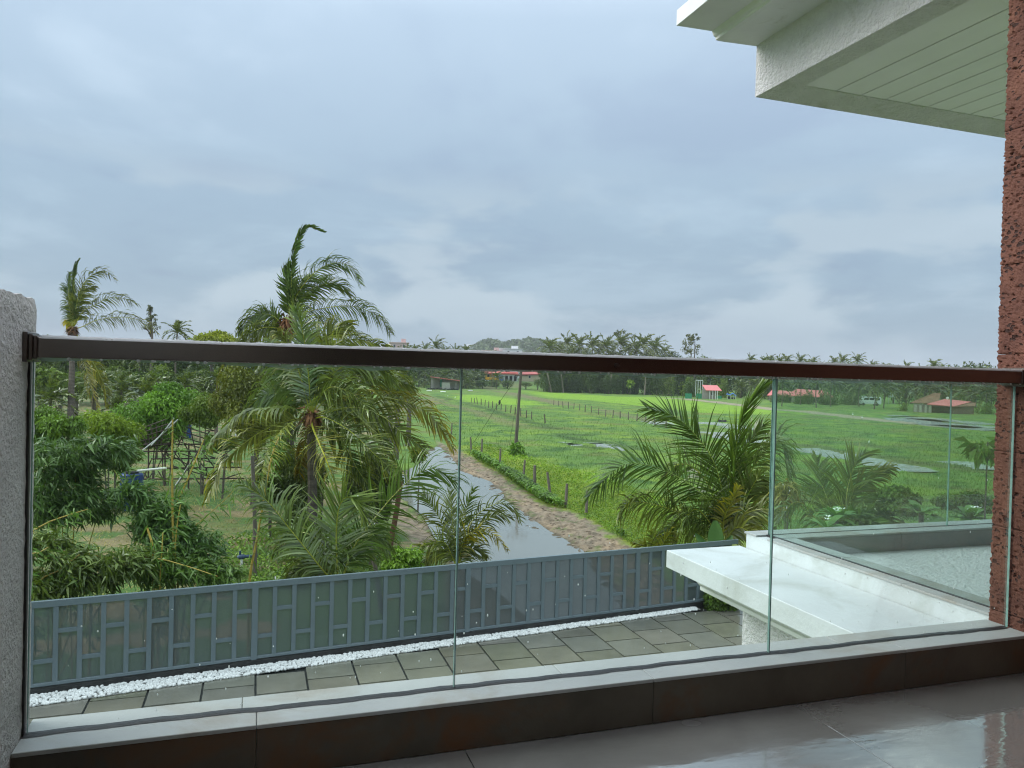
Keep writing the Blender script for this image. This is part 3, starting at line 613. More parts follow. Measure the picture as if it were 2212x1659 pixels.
POND = pxz(Zp([(100, 500), (380, 760), (430, 850), (480, 950), (560, 1080), (560, 1900), (2500, 1900), (1760, 1030), (1600, 930), (1450, 850), (1300, 740), (1080, 590), (1060, 520), (950, 430), (700, 340), (600, 200), (500, 120), (400, 170), (300, 300), (100, 380)]), -0.85)
MUDR = pxz(Zp([(480, 80), (720, 180), (830, 260), (1000, 340), (1200, 490), (1400, 620), (1650, 690), (1900, 820), (2070, 930), (2300, 1060), (3000, 1900), (1900, 1900), (1700, 1250), (1500, 900), (1000, 600), (900, 450), (600, 300)]))
MUDL = pxz(Zp([(80, 560), (250, 640), (440, 800), (520, 1000), (420, 1100), (200, 960), (60, 850)]))
GARD = [(-200, 9), (6.2, 9), (6.3, 15.2), (6.2, 20), (5.4, 25), (4.9, 31), (6.5, 45), (9, 60), (14, 80), (26, 120), (40, 160), (-200, 160)]
CH = [pxz(zoomed(p, (2950, 1400), 2.212)) for p in ([(430, 800), (560, 818), (700, 850), (900, 888), (1010, 915), (1150, 935), (1300, 965), (1500, 1003)], [(1760, 910), (1850, 922), (1980, 950), (2130, 985)])]
CH += [pxz(zoomed(p, (2200, 1450), 2.074)) for p in ([(1180, 435), (1300, 455), (1400, 465), (1530, 495)], [(1280, 515), (1400, 555), (1500, 575), (1620, 600)], [(790, 430), (870, 458)])]
CHW = [1.5, 0.9, 1.7, 1.5, 1.3]
WETR = [pxz(zoomed(p, (3300, 1300), 3.022)) for p in ([(650, 1005), (760, 1018)], [(900, 1030), (1200, 1060), (1500, 1090), (1860, 1120)], [(700, 1040), (1000, 1085), (1350, 1120), (1860, 1160)], [(1150, 1120), (1500, 1160), (1860, 1185)])]
WW = [1.4, 2.8, 3.4, 2.2]
WETC = [pxz(zoomed(p, (2000, 1250), 2.765)) for p in ([(560, 1345), (760, 1375)], [(950, 1360), (1100, 1405), (1250, 1440)])]
def terrain(X, Y):
    X = np.asarray(X, float); Y = np.asarray(Y, float); R_ = np.hypot(X, Y)
    z = -0.8 + 2.9 * sm(290, 350, R_) + 0.05 * vnoise(X, Y, 9, 4, 1) * sm(20, 40, R_)
    g = sdf(X, Y, GARD); z = z + 0.28 * sm(1.0, -0.8, g) + 0.0
    p = sdf(X, Y, POND); e = 0.45 * vnoise(X, Y, 2.4, 3, 5) + 0.35 * vnoise(X, Y, 0.9, 3, 55)
    z = np.where(p < 3, z - 0.16 * sm(0.7, -0.7, p + e) , z)
    mr = sdf(X, Y, MUDR); z = z + sm(0.5, -0.5, mr) * (0.07 * vnoise(X, Y, 0.7, 4, 9))
    for c, wd in zip(CH, CHW): z = z - 0.2 * sm(wd + 1.0, wd - 0.4, dist_line(X, Y, c) + 0.9 * vnoise(X, Y, 5, 3, 3))
    for c, wd in zip(WETR, WW): z = z - 0.2 * sm(wd + 1.6, wd - 0.6, dist_line(X, Y, c) + 1.2 * vnoise(X, Y, 9, 3, 4))
    for c in WETC: z = z - 0.2 * sm(1.3, 0.0, dist_line(X, Y, c) + 0.8 * vnoise(X, Y, 3, 3, 6))
    return z
PAD1 = pxz(zoomed([(600, 470), (700, 455), (1000, 462), (1190, 490), (1500, 530), (1890, 603), (1500, 618), (1210, 600), (900, 560), (650, 548), (560, 520)], (1640, 1430), 3.687))
PAD2 = pxz(zoomed([(120, 790), (700, 835), (1200, 862), (1700, 868), (2212, 940), (2900, 1010), (3200, 1060), (2212, 1040), (1700, 985), (1300, 960), (900, 905), (500, 880)], (2000, 1250), 2.765))
DARK = [pxz(zoomed(p, (1640, 1430), 3.687)) for p in ([(320, 480), (430, 510), (530, 540)], [(650, 570), (850, 620), (1100, 690), (1300, 760), (1500, 820), (1700, 870), (1950, 950)])] + \
       [pxz(zoomed(p, (2000, 1250), 2.765)) for p in ([(560, 1275), (820, 1275)], [(650, 1300), (800, 1330), (950, 1350), (1200, 1400), (1500, 1440)], [(800, 1400), (950, 1430)], [(850, 905), (1200, 940), (1700, 1000)])]
BROWN = [pxz(zoomed(p, (1640, 1430), 3.687)) for p in ([(20, 440), (250, 510), (400, 570)], [(400, 590), (620, 640), (850, 700), (950, 745), (1200, 820), (1450, 900)])] + \
        [pxz(zoomed(p, (2000, 1250), 2.765)) for p in ([(40, 820), (300, 880), (600, 950)], [(1000, 1000), (1300, 1070), (1500, 1110), (1650, 1145)])] + \
        [pxz(zoomed(p, (1640, 1430), 3.687)) for p in ([(1150, 400), (1500, 470), (1900, 545), (2212, 605)], [(1000, 365), (1130, 385)], [(1180, 330), (1420, 375)])]
BW = [1.0, 1.3, 2.2, 1.6, 3.5, 4.5, 6.0]
ROAD = pxz(zoomed([(1750, 880), (1900, 885), (2212, 915), (2600, 960), (2850, 1000), (3200, 1020), (3900, 1100), (4800, 1190)], (2000, 1250), 2.765))
BUNDR = [pxz(zoomed(p, (2950, 1400), 2.212)) for p in ([(450, 780), (700, 830), (1000, 870), (1250, 905), (1500, 940), (1900, 1000)], [(250, 500), (700, 545), (1200, 570), (1600, 610), (2100, 650)], [(950, 770), (1150, 800)], [(300, 1180), (560, 1230)])]
def gcolor(X, Y):
    R_ = np.hypot(X, Y); n_ = X.size
    def mixin(C, m, col): return C * (1 - m[:, None]) + np.array(col) * m[:, None]
    C = np.tile(np.array([0.11, 0.195, 0.038]), (n_, 1))
    C = mixin(C, 0.85 * sm(-0.3, 0.6, vnoise(X, Y, 14, 5, 11)), (0.165, 0.25, 0.03))
    C = mixin(C, 0.85 * sm(0.1, 0.7, vnoise(X, Y, 6, 5, 12)), (0.045, 0.105, 0.024))
    C = mixin(C, 0.75 * sm(0.2, 0.75, vnoise(X, Y, 19, 5, 13)), (0.15, 0.165, 0.045))
    C = mixin(C, sm(2.5, -2.5, sdf(X, Y, PAD1) + 2 * vnoise(X, Y, 12, 3, 14)) * 0.9, (0.20, 0.33, 0.025))
    C = mixin(C, sm(3.5, -2.5, sdf(X, Y, PAD2) + 3 * vnoise(X, Y, 14, 3, 15)) * 0.9, (0.195, 0.325, 0.025))
    for c in DARK: C = mixin(C, 0.75 * sm(1.8, 0.2, dist_line(X, Y, c) + 0.8 * vnoise(X, Y, 4, 3, 16)), (0.04, 0.075, 0.02))
    for c, wd in zip(BROWN, BW): C = mixin(C, 0.7 * sm(wd + 0.8, wd * 0.3, dist_line(X, Y, c) + 0.8 * vnoise(X, Y, 4, 3, 17)), (0.17, 0.15, 0.075))
    for c in BUNDR: C = mixin(C, 0.75 * sm(3.0, 0.5, dist_line(X, Y, c) + 1.5 * vnoise(X, Y, 5, 3, 18)), (0.10, 0.12, 0.04))
    C = mixin(C, 0.95 * sm(3.4, 2.0, dist_line(X, Y, ROAD) + 0.9 * vnoise(X, Y, 6, 3, 19)), (0.30, 0.25, 0.18))
    # creepers beside the track: yellow green
    vine = sdf(X, Y, pxz([(1015, 965), (1060, 965), (1115, 985), (1200, 1010), (1290, 1035), (1420, 1080), (1520, 1180), (1345, 1170), (1270, 1130), (1180, 1085), (1110, 1035), (1050, 1005), (1010, 985)]))
    C = mixin(C, 0.85 * sm(1.5, -1.0, vine + 1.2 * vnoise(X, Y, 3, 3, 20)), (0.22, 0.27, 0.025))
    g = sdf(X, Y, GARD)
    straw = np.array([0.235, 0.185, 0.095])
    Cg = np.tile(straw, (n_, 1)); Cg = mixin(Cg, 0.85 * sm(-0.1, 0.6, vnoise(X, Y, 5, 4, 21)), (0.13, 0.12, 0.045))
    Cg = mixin(Cg, 0.85 * sm(0.05, 0.8, vnoise(X, Y, 8, 4, 22) + 0.55 * sm(26, 36, R_) - 0.5 * sm(55, 75, R_)), (0.10, 0.17, 0.035))
    Cg = mixin(Cg, 0.9 * sm(-0.1, 0.3, vnoise(X, Y, 3, 3, 23) + 1.4 * sm(4.5, 2.5, np.hypot(X - 2.8, Y - 20)) + 1.4 * sm(17.4, 16.0, Y)), (0.06, 0.13, 0.025))
    C = np.where((g < 0)[:, None], Cg, C)
    mud = np.minimum(sdf(X, Y, MUDR), sdf(X, Y, MUDL) )
    C = mixin(C, sm(0.15, -0.35, mud + 0.4 * vnoise(X, Y, 1.5, 4, 24)), (0.27, 0.205, 0.145))
    C = mixin(C, sm(0.2, -0.3, mud) * 0.85 * sm(-0.1, 0.5, vnoise(X, Y, 0.7, 4, 25)), (0.12, 0.09, 0.06)); C = mixin(C, sm(0.3, -0.2, mud) * 0.6 * sm(0.25, 0.6, vnoise(X, Y, 1.7, 4, 26)), (0.09, 0.13, 0.03))
    p = sdf(X, Y, POND); C = mixin(C, sm(0.25, -0.2, p), (0.10, 0.08, 0.055))
    C = mixin(C, 0.9 * sm(300, 360, R_), (0.06, 0.10, 0.04))
    return C
hd = TH
ang = np.concatenate([np.linspace(hd - radians(42), hd + radians(42), 480), np.linspace(hd + radians(50), hd + radians(310), 34)])
rad = np.concatenate([[3, 8, 12], 14.0 * (420 / 14.0) ** (np.arange(460) / 459.0), [500, 650, 900, 1300, 2000, 3500, 6000]])
A_, R2 = np.meshgrid(ang, rad, indexing='ij'); X = (np.sin(A_) * R2).ravel(); Y = (np.cos(A_) * R2).ravel()
Z = terrain(X, Y); Z = np.where(np.hypot(X, Y) < 13.9, -0.95, Z); Zy = (Y < fv(X) + 0.3) & (X > -9) & (X < 12.5) & (Y > 0); Z = np.where(Zy, -0.98, Z)
na, nr = len(ang), len(rad); I = np.arange(na * nr).reshape(na, nr)
I2 = np.vstack([I, I[:1]]); Q = np.stack([I2[:-1, :-1].ravel(), I2[:-1, 1:].ravel(), I2[1:, 1:].ravel(), I2[1:, :-1].ravel()], 1)
cen = len(X); V = np.vstack([np.stack([X, Y, Z], 1), [[0, 0, -0.95]]]); Cc = np.vstack([gcolor(X, Y), [[0.1, 0.1, 0.05]]])
gm = MB().addq(V, Q, Cc); t3 = np.array([(cen, I2[i, 0], I2[i + 1, 0]) for i in range(na)]); gm.f.append(t3); gm.m.append((0, len(t3)))
tag(obj('ground', gm, M['ground'], smooth=True), kind='structure')
# water sheets lying in the hollows
def sheet(name, pts, z, grow=2.0, kind_label=None):
    P_ = np.array(pts); x0_, y0_ = P_.min(0) - grow; x1_, y1_ = P_.max(0) + grow
    return tag(obj(name, MB().add([(x0_, y0_, z), (x1_, y0_, z), (x1_, y1_, z), (x0_, y1_, z)], [(0, 1, 2, 3)]), M['water']), kind='structure')
def strip(name, pts, wd, z):
    P_ = np.array(pts); T_ = np.gradient(P_, axis=0); T_ /= np.linalg.norm(T_, axis=1)[:, None]; Nn = np.stack([-T_[:, 1], T_[:, 0]], 1) * wd
    V = np.vstack([np.c_[P_ + Nn, np.full(len(P_), z)], np.c_[P_ - Nn, np.full(len(P_), z)]]); k_ = len(P_)
    return tag(obj(name, MB().add(V, [(i, i + 1, k_ + i + 1, k_ + i) for i in range(k_ - 1)]), M['ripple']), kind='structure')
pp = np.array(POND); cx_, cy_ = pp.mean(0)
wpoly = [(p[0], max(p[1], fv(p[0]) + 0.2)) for p in POND]
tag(obj('track_water', MB().add([(*p, -0.865) for p in wpoly], [tuple(range(len(wpoly)))]), M['water']), kind='structure')
for i, (c, wd) in enumerate(zip(CH + WETR + WETC, CHW + WW + [0.8, 0.8])): strip('channel_water', c, wd + 2.2, -0.875)

# ================================================================== VEGETATION BUILDERS
def bez(P, n):      # smooth curve through the given points
    P = np.asarray(P, float)
    if len(P) == 2: t = np.linspace(0, 1, n)[:, None]; return P[0] * (1 - t) + P[1] * t
    Q_ = np.vstack([2 * P[0] - P[1], P, 2 * P[-1] - P[-2]]); out = []; m = len(P) - 1
    for t in np.linspace(0, m - 1e-6, n):
        i = int(t); f = t - i; a, b_, c, d = Q_[i], Q_[i + 1], Q_[i + 2], Q_[i + 3]
        out.append(0.5 * ((2 * b_) + (-a + c) * f + (2 * a - 5 * b_ + 4 * c - d) * f * f + (-a + 3 * b_ - 3 * c + d) * f ** 3))
    return np.array(out)
WIND = RT * 0.8 + FW * 0.25
def frond(P, leaf=0.8, n=70, droop=0.5, wind=0.25, tip=0.35, side=None, start=0.1, wd=0.022, tints=((1, 1, 1), (1.6, 1.2, 0.5)), rach=0.022, seg=4, ribcol=(2.6, 2.2, 0.9), r=None, spread=1.0, open_=0.25, base_vis=1.0):
    """one pinnate leaf along the curve P; droop pulls the leaflets down, side is the direction across the leaf"""
    r = r or rng; C = bez(P, 60); seglen = np.linalg.norm(np.diff(C, axis=0), axis=1); s_ = np.concatenate([[0], np.cumsum(seglen)]); s_ /= s_[-1]
    T = np.gradient(C, axis=0); T /= np.linalg.norm(T, axis=1)[:, None]
    mb = MB(); k_ = 60
    mb.tube(C[::4], np.linspace(rach, rach * 0.22, len(C[::4])), 5, col=np.array(ribcol)); 
    # as numeric faces
    fF = mb.f; mb.f = [np.array([f for f in fF if len(f) == 4])]; mb.m = [(0, len(mb.f[0]))]
    n = int(n * 1.2) if seg == 4 else n; wd = wd * 1.05
    ts = np.repeat(np.linspace(start, 0.995, n), 2) + r.normal(0, 0.3 / n, 2 * n); sg = np.tile([1, -1], n); ts = np.clip(ts, 0, 1)
    B = np.stack([np.interp(ts, s_, C[:, i]) for i in range(3)], 1); Tt = np.stack([np.interp(ts, s_, T[:, i]) for i in range(3)], 1)
    Tt /= np.linalg.norm(Tt, axis=1)[:, None]
    if side is None: side = np.cross(T[30], [0, 0, 1.]); 
    side = np.asarray(side, float); S_ = side - Tt * (Tt @ side)[:, None]; S_ /= np.linalg.norm(S_, axis=1)[:, None] + 1e-9
    Nn = np.cross(Tt, S_); Nn *= np.sign(Nn[:, 2:3] + 1e-6)
    prof_ = np.interp(ts, [0, 0.12, 0.3, 0.6, 0.85, 1], [0.45, 0.75, 1, 0.95, 0.65, tip]) * leaf * r.uniform(0.72, 1.12, 2 * n) * np.where(r.uniform(0, 1, 2 * n) < 0.07, 0.35, 1)
    sw = np.radians(np.interp(ts, [0, 0.5, 1], [62, 48, 22]) + r.normal(0, 5, 2 * n) + 9 * np.sin(ts * 19 + sg + r.uniform(0, 6)) + 6 * np.sin(ts * 43 + r.uniform(0, 6)))
    d0 = S_ * (sg * np.sin(sw) * spread)[:, None] + Tt * np.cos(sw)[:, None] + Nn * (open_ + r.normal(0, 0.1, 2 * n) + 0.16 * np.sin(ts * 14 + sg * 2 + r.uniform(0, 6)))[:, None]
    d0 /= np.linalg.norm(d0, axis=1)[:, None]
    dn = np.array([0, 0, -1.]); g = droop * r.uniform(0.45, 1.6, 2 * n); wv = WIND * wind
    W_ = Tt * 0.9 + Nn * 0.5 + r.normal(0, 0.15, (2 * n, 3)); 
    rows = []; p = B.copy(); d = d0.copy()
    wpr = [0.7, 1.0, 0.9, 0.55, 0.06] if seg == 4 else [0.8, 1.0, 0.08] if seg == 2 else [0.8, 1, 0.7, 0.06]
    for j in range(seg + 1):
        wj = W_ - d * np.sum(W_ * d, axis=1)[:, None]; wj /= np.linalg.norm(wj, axis=1)[:, None] + 1e-9
        rows.append((p - wj * wd * wpr[j], p + wj * wd * wpr[j])); 
        p = p + d * (prof_ / seg)[:, None]
        d = d + dn * (g * (0.35 + 0.35 * j))[:, None] + wv * r.uniform(0.6, 1.3, (2 * n, 1)); d /= np.linalg.norm(d, axis=1)[:, None]
    V = np.stack([q for rw in rows for q in rw], 1).reshape(-1, 3); m_ = 2 * (seg + 1)
    base_ = np.arange(2 * n)[:, None] * m_
    Q = np.concatenate([base_ + np.array([[2 * j, 2 * j + 1, 2 * j + 3, 2 * j + 2]]) for j in range(seg)])
    c0, c1 = np.array(tints[0]), np.array(tints[1])
    lf = r.uniform(0.6, 1.5, (2 * n, 1, 1)); gy = np.linspace(0, 1, seg + 1).repeat(2)[None, :, None] ** 2  # leaflet tone spread widened to imitate sky gloss beside dark leaflets
    amt = np.clip(gy * (0.35 + 0.65 * ts[:, None, None]) * r.uniform(0.2, 1.3, (2 * n, 1, 1)), 0, 1)
    col = (c0 * (1 - amt) + c1 * amt) * lf
    mb.addq(V, Q, col.reshape(-1, 3)); return mb
def px_curve(pts, d0, dd):
    n_ = len(pts); return [at_depth(x, y, d0 + dd * (i / (n_ - 1)) ** 1.3) for i, (x, y) in enumerate(pts)]
def trunk(name, P, r0, r1, parent=None, m='bark', n=10, ring=0.14, col=(1, 1, 1)):
    C = bez(P, max(6, int(np.linalg.norm(np.array(P[-1]) - np.array(P[0])) / ring))); k_ = len(C)
    rr = np.linspace(r0, r1, k_) * (1 + 0.07 * (np.arange(k_) % 2)); rr[0] *= 1.25; cc = np.tile(np.array(col, float), (k_, 1)) * (0.8 + 0.35 * (np.arange(k_) % 2))[:, None]
    return obj(name, MB().tube(C, rr, n, col=cc), M[m], parent)
def leaves(cent, rad_, n, size, r=None, shell=0.55, lobes=14, aspect=2.4, droop=0.3, cols=((1, 1, 1), (1.5, 1.35, 0.8)), lobe_r=0.42, flat=0.0, wind=0.0, zmin=None, fold=0.25, flip=True):
    """a crown of separate leaves gathered in lobes inside an ellipsoid"""
    r = r or rng; cent = np.asarray(cent, float); rad_ = np.asarray(rad_, float)
    d = r.normal(size=(lobes, 3)); d /= np.linalg.norm(d, axis=1)[:, None]; lc = d * r.uniform(0.25, 0.8, (lobes, 1)); lr = r.uniform(0.6, 1.25, lobes) * lobe_r
    li = r.integers(0, lobes, n); e = r.normal(size=(n, 3)); e /= np.linalg.norm(e, axis=1)[:, None]; e[:, 2] = np.where((e[:, 2] < -0.3) & flip, -e[:, 2], e[:, 2])
    rr = r.uniform(shell, 1.05, (n, 1)); p = (lc[li] + e * rr * lr[li][:, None]) * rad_ + cent
    if zmin is not None: p[:, 2] = np.maximum(p[:, 2], zmin + r.uniform(0, 0.3, n))
    ax = r.normal(size=(n, 3)) * 0.8 + e * 0.7 + np.array([0, 0, -droop * 2]) + WIND * wind; ax /= np.linalg.norm(ax, axis=1)[:, None]
    nn = e * 0.8 + r.normal(size=(n, 3)) * 0.5 + np.array([0, 0, 0.5]); wv = np.cross(ax, nn); wv /= np.linalg.norm(wv, axis=1)[:, None] + 1e-9; up_ = np.cross(wv, ax)
    L_ = size * r.uniform(0.65, 1.3, (n, 1)); W_ = L_ / aspect
    V = np.stack([p, p + ax * L_ * 0.5 - wv * W_ * 0.5 + up_ * W_ * fold, p + ax * L_ + np.array([0, 0, -1.]) * L_ * droop * 0.4, p + ax * L_ * 0.5 + wv * W_ * 0.5 + up_ * W_ * fold], 1).reshape(-1, 3)
    Q = np.arange(4 * n).reshape(n, 4); 
    lt_ = r.uniform(0, 1, lobes)[li][:, None] * 0.6 + r.uniform(0, 0.5, (n, 1)); cc = (np.array(cols[0]) * (1 - lt_) + np.array(cols[1]) * lt_) * r.uniform(0.75, 1.2, (n, 1))
    return MB().addq(V, Q, np.repeat(cc, 4, axis=0))
def merge(a, b_):
    off = a.n
    for v, c in zip(b_.v, b_.c): a.v.append(v); a.c.append(c)
    for f, m_ in zip(b_.f, b_.m): a.f.append(np.asarray(f) + off); a.m.append(m_)
    a.n += b_.n; return a

# ================================================================== COCONUT PALMS NEAR THE HOUSE
G1, YT, OT, BR = (1, 1, 1), (1.7, 1.3, 0.5), (2.6, 1.25, 0.35), (2.4, 1.7, 1.0)
def palm(label, base, crown_px, d, fronds, trunk_r=0.16, trunk_mid=None, lk=1.0, tk=1.0, leaf=0.8, n=80, group=None, wd=0.02, wind=0.2, name='coconut_palm', rach=0.024, fib=0.0):
    root_p = base; p = empty(name, label, 'palm', root_p, 0, group); inv = -np.array(root_p)
    cr = at_depth(*crown_px, d)
    if trunk_r:
        mid = [(np.array(base) * 0.5 + cr * 0.5) + (trunk_mid if trunk_mid is not None else 0)]
        t_ = trunk('trunk', [np.array(base) + inv, mid[0] + inv, cr + inv + np.array([0, 0, -0.05])], trunk_r, trunk_r * 0.8, p, col=(0.75, 0.7, 0.68))
    if fib:
        f_ = leaves((0, 0, 0), (fib, fib, fib * 1.5), 260, 0.45, lobes=5, aspect=5, droop=0.8, cols=((1, 1, 1), (2.6, 1.8, 1.1))); obj('crown_fibre', f_, M['fibre'], p, loc=cr + inv + np.array([0, 0, 0.0]))
    for f in fronds:
        kw = dict(leaf=leaf, n=n, wd=wd, wind=wind, rach=rach); kw.update(f[2] if len(f) > 2 else {})
        kw['leaf'] = kw['leaf'] * lk; kw['tints'] = tuple(tuple(np.array(q) * tk) for q in kw.get('tints', ((1, 1, 1), (1.6, 1.2, 0.5))))
        P_ = [q + inv for q in px_curve(f[0], d + kw.pop('d0', 0), f[1])]
        obj('frond', frond(P_, **kw), M['frond'], p)
    return p
gz = lambda x, y: float(terrain(np.array([x]), np.array([y]))[0])
# the lower, near one of the two tall palms
b1 = at_z(677, 1197, -0.55)
palm('tall coconut palm with spreading fronds in front of the flooded track', b1, (672, 893), 24.3, [
 ([(668, 905), (656, 896), (611, 878), (531, 893), (478, 931), (452, 968)], -0.8, dict(leaf=0.72, droop=1.0, open_=0.1, tints=((0.95, 1.05, 0.9), (1.9, 1.3, 0.3)))),
 ([(668, 908), (640, 905), (590, 920), (540, 948), (485, 1000), (447, 1080)], -1.2, dict(leaf=0.72, droop=0.45, side=UP + RT * .8, tints=((1.5, 1.3, 1.2), (2.2, 1.5, 0.5)))),
 ([(668, 910), (640, 908), (608, 931), (582, 965), (568, 1010), (566, 1056)], -2.2, dict(leaf=0.66, droop=0.12, side=RT + UP * .3, tints=((1.4, 1.3, 1.1), (1.9, 1.6, 0.8)))),
 ([(672, 905), (676, 925), (693, 965), (713, 1015), (728, 1052)], -2.4, dict(leaf=0.7, droop=0.15, side=RT + UP * 0.2, tints=((1.3, 1.1, 0.7), (2.3, 1.4, 0.5)), rach=0.045, ribcol=(4.2, 3.3, 1.1))),
 ([(676, 905), (703, 902), (756, 931), (809, 981), (856, 1022)], -1.6, dict(leaf=0.82, droop=0.25, side=RT * .6 + UP, tints=((0.9, 1, 0.8), (2.1, 1.4, 0.5)), ribcol=(4.5, 3.8, 1.0))),
 ([(678, 900), (756, 880), (822, 897), (875, 941), (918, 968)], 0.5, dict(leaf=0.9, droop=0.4, side=UP + RT * .4, tints=((1, 1.02, 0.8), (2.0, 1.45, 0.5)))),
 ([(675, 895), (690, 860), (716, 836), (762, 851), (806, 893)], -1.8, dict(leaf=0.85, droop=0.7, side=UP * .8 + RT * .6, tints=((0.95, 1.02, 0.9), (1.4, 1.3, 0.5)))),
 ([(675, 892), (720, 850), (787, 824), (846, 818), (893, 838)], 1.0, dict(leaf=0.75, droop=0.7, side=UP)),
 ([(671, 890), (668, 830), (661, 760), (650, 700), (640, 668)], -0.8, dict(leaf=0.74, droop=0.25, side=RT, open_=0.05, tints=((0.9, 1.1, 1.1), (1.3, 1.25, 0.7)))),
 ([(673, 888), (678, 800), (690, 745), (720, 715), (757, 700)], 0.8, dict(leaf=0.75, droop=0.45, side=UP * .5 - RT * .6)),
 ([(674, 890), (690, 800), (715, 752), (760, 732), (838, 748)], -0.6, dict(leaf=0.7, droop=0.6, side=UP, tints=((1.15, 1.15, 0.9), (1.7, 1.5, 0.6)))),
 ([(668, 892), (645, 845), (615, 800), (592, 760), (585, 735)], 0.8, dict(leaf=0.8, droop=0.8, side=RT * .6 + UP * .4, tints=((0.75, 0.9, 0.9), (1.1, 1.1, 0.6)))),
 ([(670, 890), (645, 800), (620, 745), (600, 720)], -0.9, dict(leaf=0.7, droop=0.7, side=RT * .6 + UP * .4)),
 ([(678, 897), (760, 868), (850, 862), (915, 885), (952, 925), (975, 968)], 1.8, dict(leaf=0.78, droop=0.9, side=UP, tints=((1.2, 1.05, 0.7), (2.9, 1.5, 0.3)))),
 ([(674, 898), (730, 880), (790, 900), (830, 950), (850, 1000)], 1.5, dict(leaf=0.7, droop=0.8, side=UP, tints=((0.8, 0.9, 0.7), (1.4, 1.2, 0.5)))),
 ([(670, 905), (660, 950), (650, 1000), (643, 1045)], 0.9, dict(leaf=0.5, droop=0.9, side=RT, tints=((1.6, 1.0, 0.6), (2.6, 1.3, 0.5)))),
 ([(676, 888), (712, 815), (760, 785), (815, 790), (850, 820)], 0.2, dict(leaf=0.8, droop=0.75, side=UP * .8 + RT * .3, tints=((1, 1.05, 0.8), (1.5, 1.35, 0.5)))),

 ([(668, 908), (650, 915), (615, 940), (590, 985), (548, 1030)], 0.8, dict(leaf=0.7, droop=0.4, side=UP + RT, tints=((0.7, 0.8, 0.6), (1.4, 1.2, 0.5)))),
 ([(675, 905), (700, 915), (740, 955), (770, 1010), (800, 1055)], 0.6, dict(leaf=0.75, droop=0.3, side=UP + RT, tints=((0.7, 0.8, 0.6), (1.6, 1.2, 0.5)))),
 ([(668, 895), (640, 870), (600, 850), (560, 860), (525, 890)], 1.2, dict(leaf=0.75, droop=0.8, side=UP, tints=((0.7, 0.85, 0.7), (1.2, 1.2, 0.6)))),
], trunk_r=0.155, fib=0.1, rach=0.026, lk=1.35, n=56, wd=0.029, tk=1.15)
# the taller wind-torn one behind it
b2 = at_range(632, 1010, 33); b2[2] = -0.5
palm('tallest coconut palm with torn upright frond blown by the wind', b2, (622, 700), 31, [
 ([(624, 690), (629, 620), (632, 560), (646, 512), (664, 490), (698, 500)], 0.2, dict(leaf=0.42, n=60, droop=-0.1, side=RT, wd=0.035, wind=0.35, tints=((0.6, 0.85, 0.85), (0.8, 0.95, 0.8)), spread=0.55)),
 ([(625, 690), (622, 640), (617, 600), (622, 570)], 0.3, dict(leaf=0.5, n=40, droop=0.0, side=RT, wd=0.04, tints=((0.6, 0.85, 0.8), (1, 1, 0.7)))),
 ([(628, 690), (640, 640), (678, 590), (720, 568), (757, 576), (778, 612)], -0.5, dict(leaf=0.8, droop=0.6, wind=0.35, side=UP, tints=((0.7, 0.9, 0.8), (1, 1.05, 0.8)))),
 ([(630, 690), (650, 646), (692, 616), (734, 614), (757, 640)], 0.8, dict(leaf=0.75, droop=0.6, wind=0.35, side=UP, tints=((0.7, 0.88, 0.7), (1.2, 1.1, 0.6)))),
 ([(628, 700), (650, 680), (692, 667), (762, 661), (818, 685), (846, 722)], -0.6, dict(leaf=0.85, droop=0.9, side=UP, tints=((0.75, 0.9, 0.7), (1.2, 1.15, 0.6)))),
 ([(618, 703), (605, 695), (585, 680), (551, 682), (518, 716)], 0.3, dict(leaf=0.75, droop=1.1, wind=0.15, side=UP, tints=((0.65, 0.8, 0.6), (1.1, 1.0, 0.5)))),
 ([(618, 706), (602, 709), (571, 707), (537, 722), (508, 748)], -1.0, dict(leaf=0.6, droop=1.1, wind=0.1, side=UP, tints=((0.8, 0.9, 0.6), (1.6, 1.3, 0.5)), ribcol=(5, 4, 1.4))),
 ([(628, 705), (641, 700), (706, 698), (762, 718), (798, 742)], -0.8, dict(leaf=0.7, droop=0.8, side=UP, tints=((1.0, 1.1, 0.8), (1.7, 1.4, 0.6)))),
 ([(625, 690), (640, 640), (655, 610), (672, 598)], 0.6, dict(leaf=0.7, n=50, droop=0.3, wind=0.4, side=RT + UP, tints=((0.9, 1.05, 0.6), (1.3, 1.2, 0.5)))),
 ([(615, 712), (570, 722), (520, 752), (487, 800), (468, 868)], 0.2, dict(leaf=0.6, droop=1.1, side=UP, tints=((1.1, 0.95, 0.6), (2.0, 1.3, 0.5)))),
 ([(616, 712), (590, 740), (560, 790), (545, 850)], 0.7, dict(leaf=0.6, droop=1.0, side=UP + RT * .3, tints=((0.8, 0.9, 0.7), (1.3, 1.1, 0.6)))),
 ([(628, 712), (680, 735), (750, 775), (800, 830)], 1.0, dict(leaf=0.7, droop=0.9, side=UP, tints=((0.7, 0.85, 0.6), (1.3, 1.1, 0.6)))),
 ([(628, 712), (700, 740), (800, 765), (870, 800)], 1.6, dict(leaf=0.8, droop=0.8, side=UP, tints=((0.9, 1.0, 0.6), (1.5, 1.3, 0.5)))),
], trunk_r=0.16, fib=0.22, leaf=0.8, lk=1.25, tk=1.0)
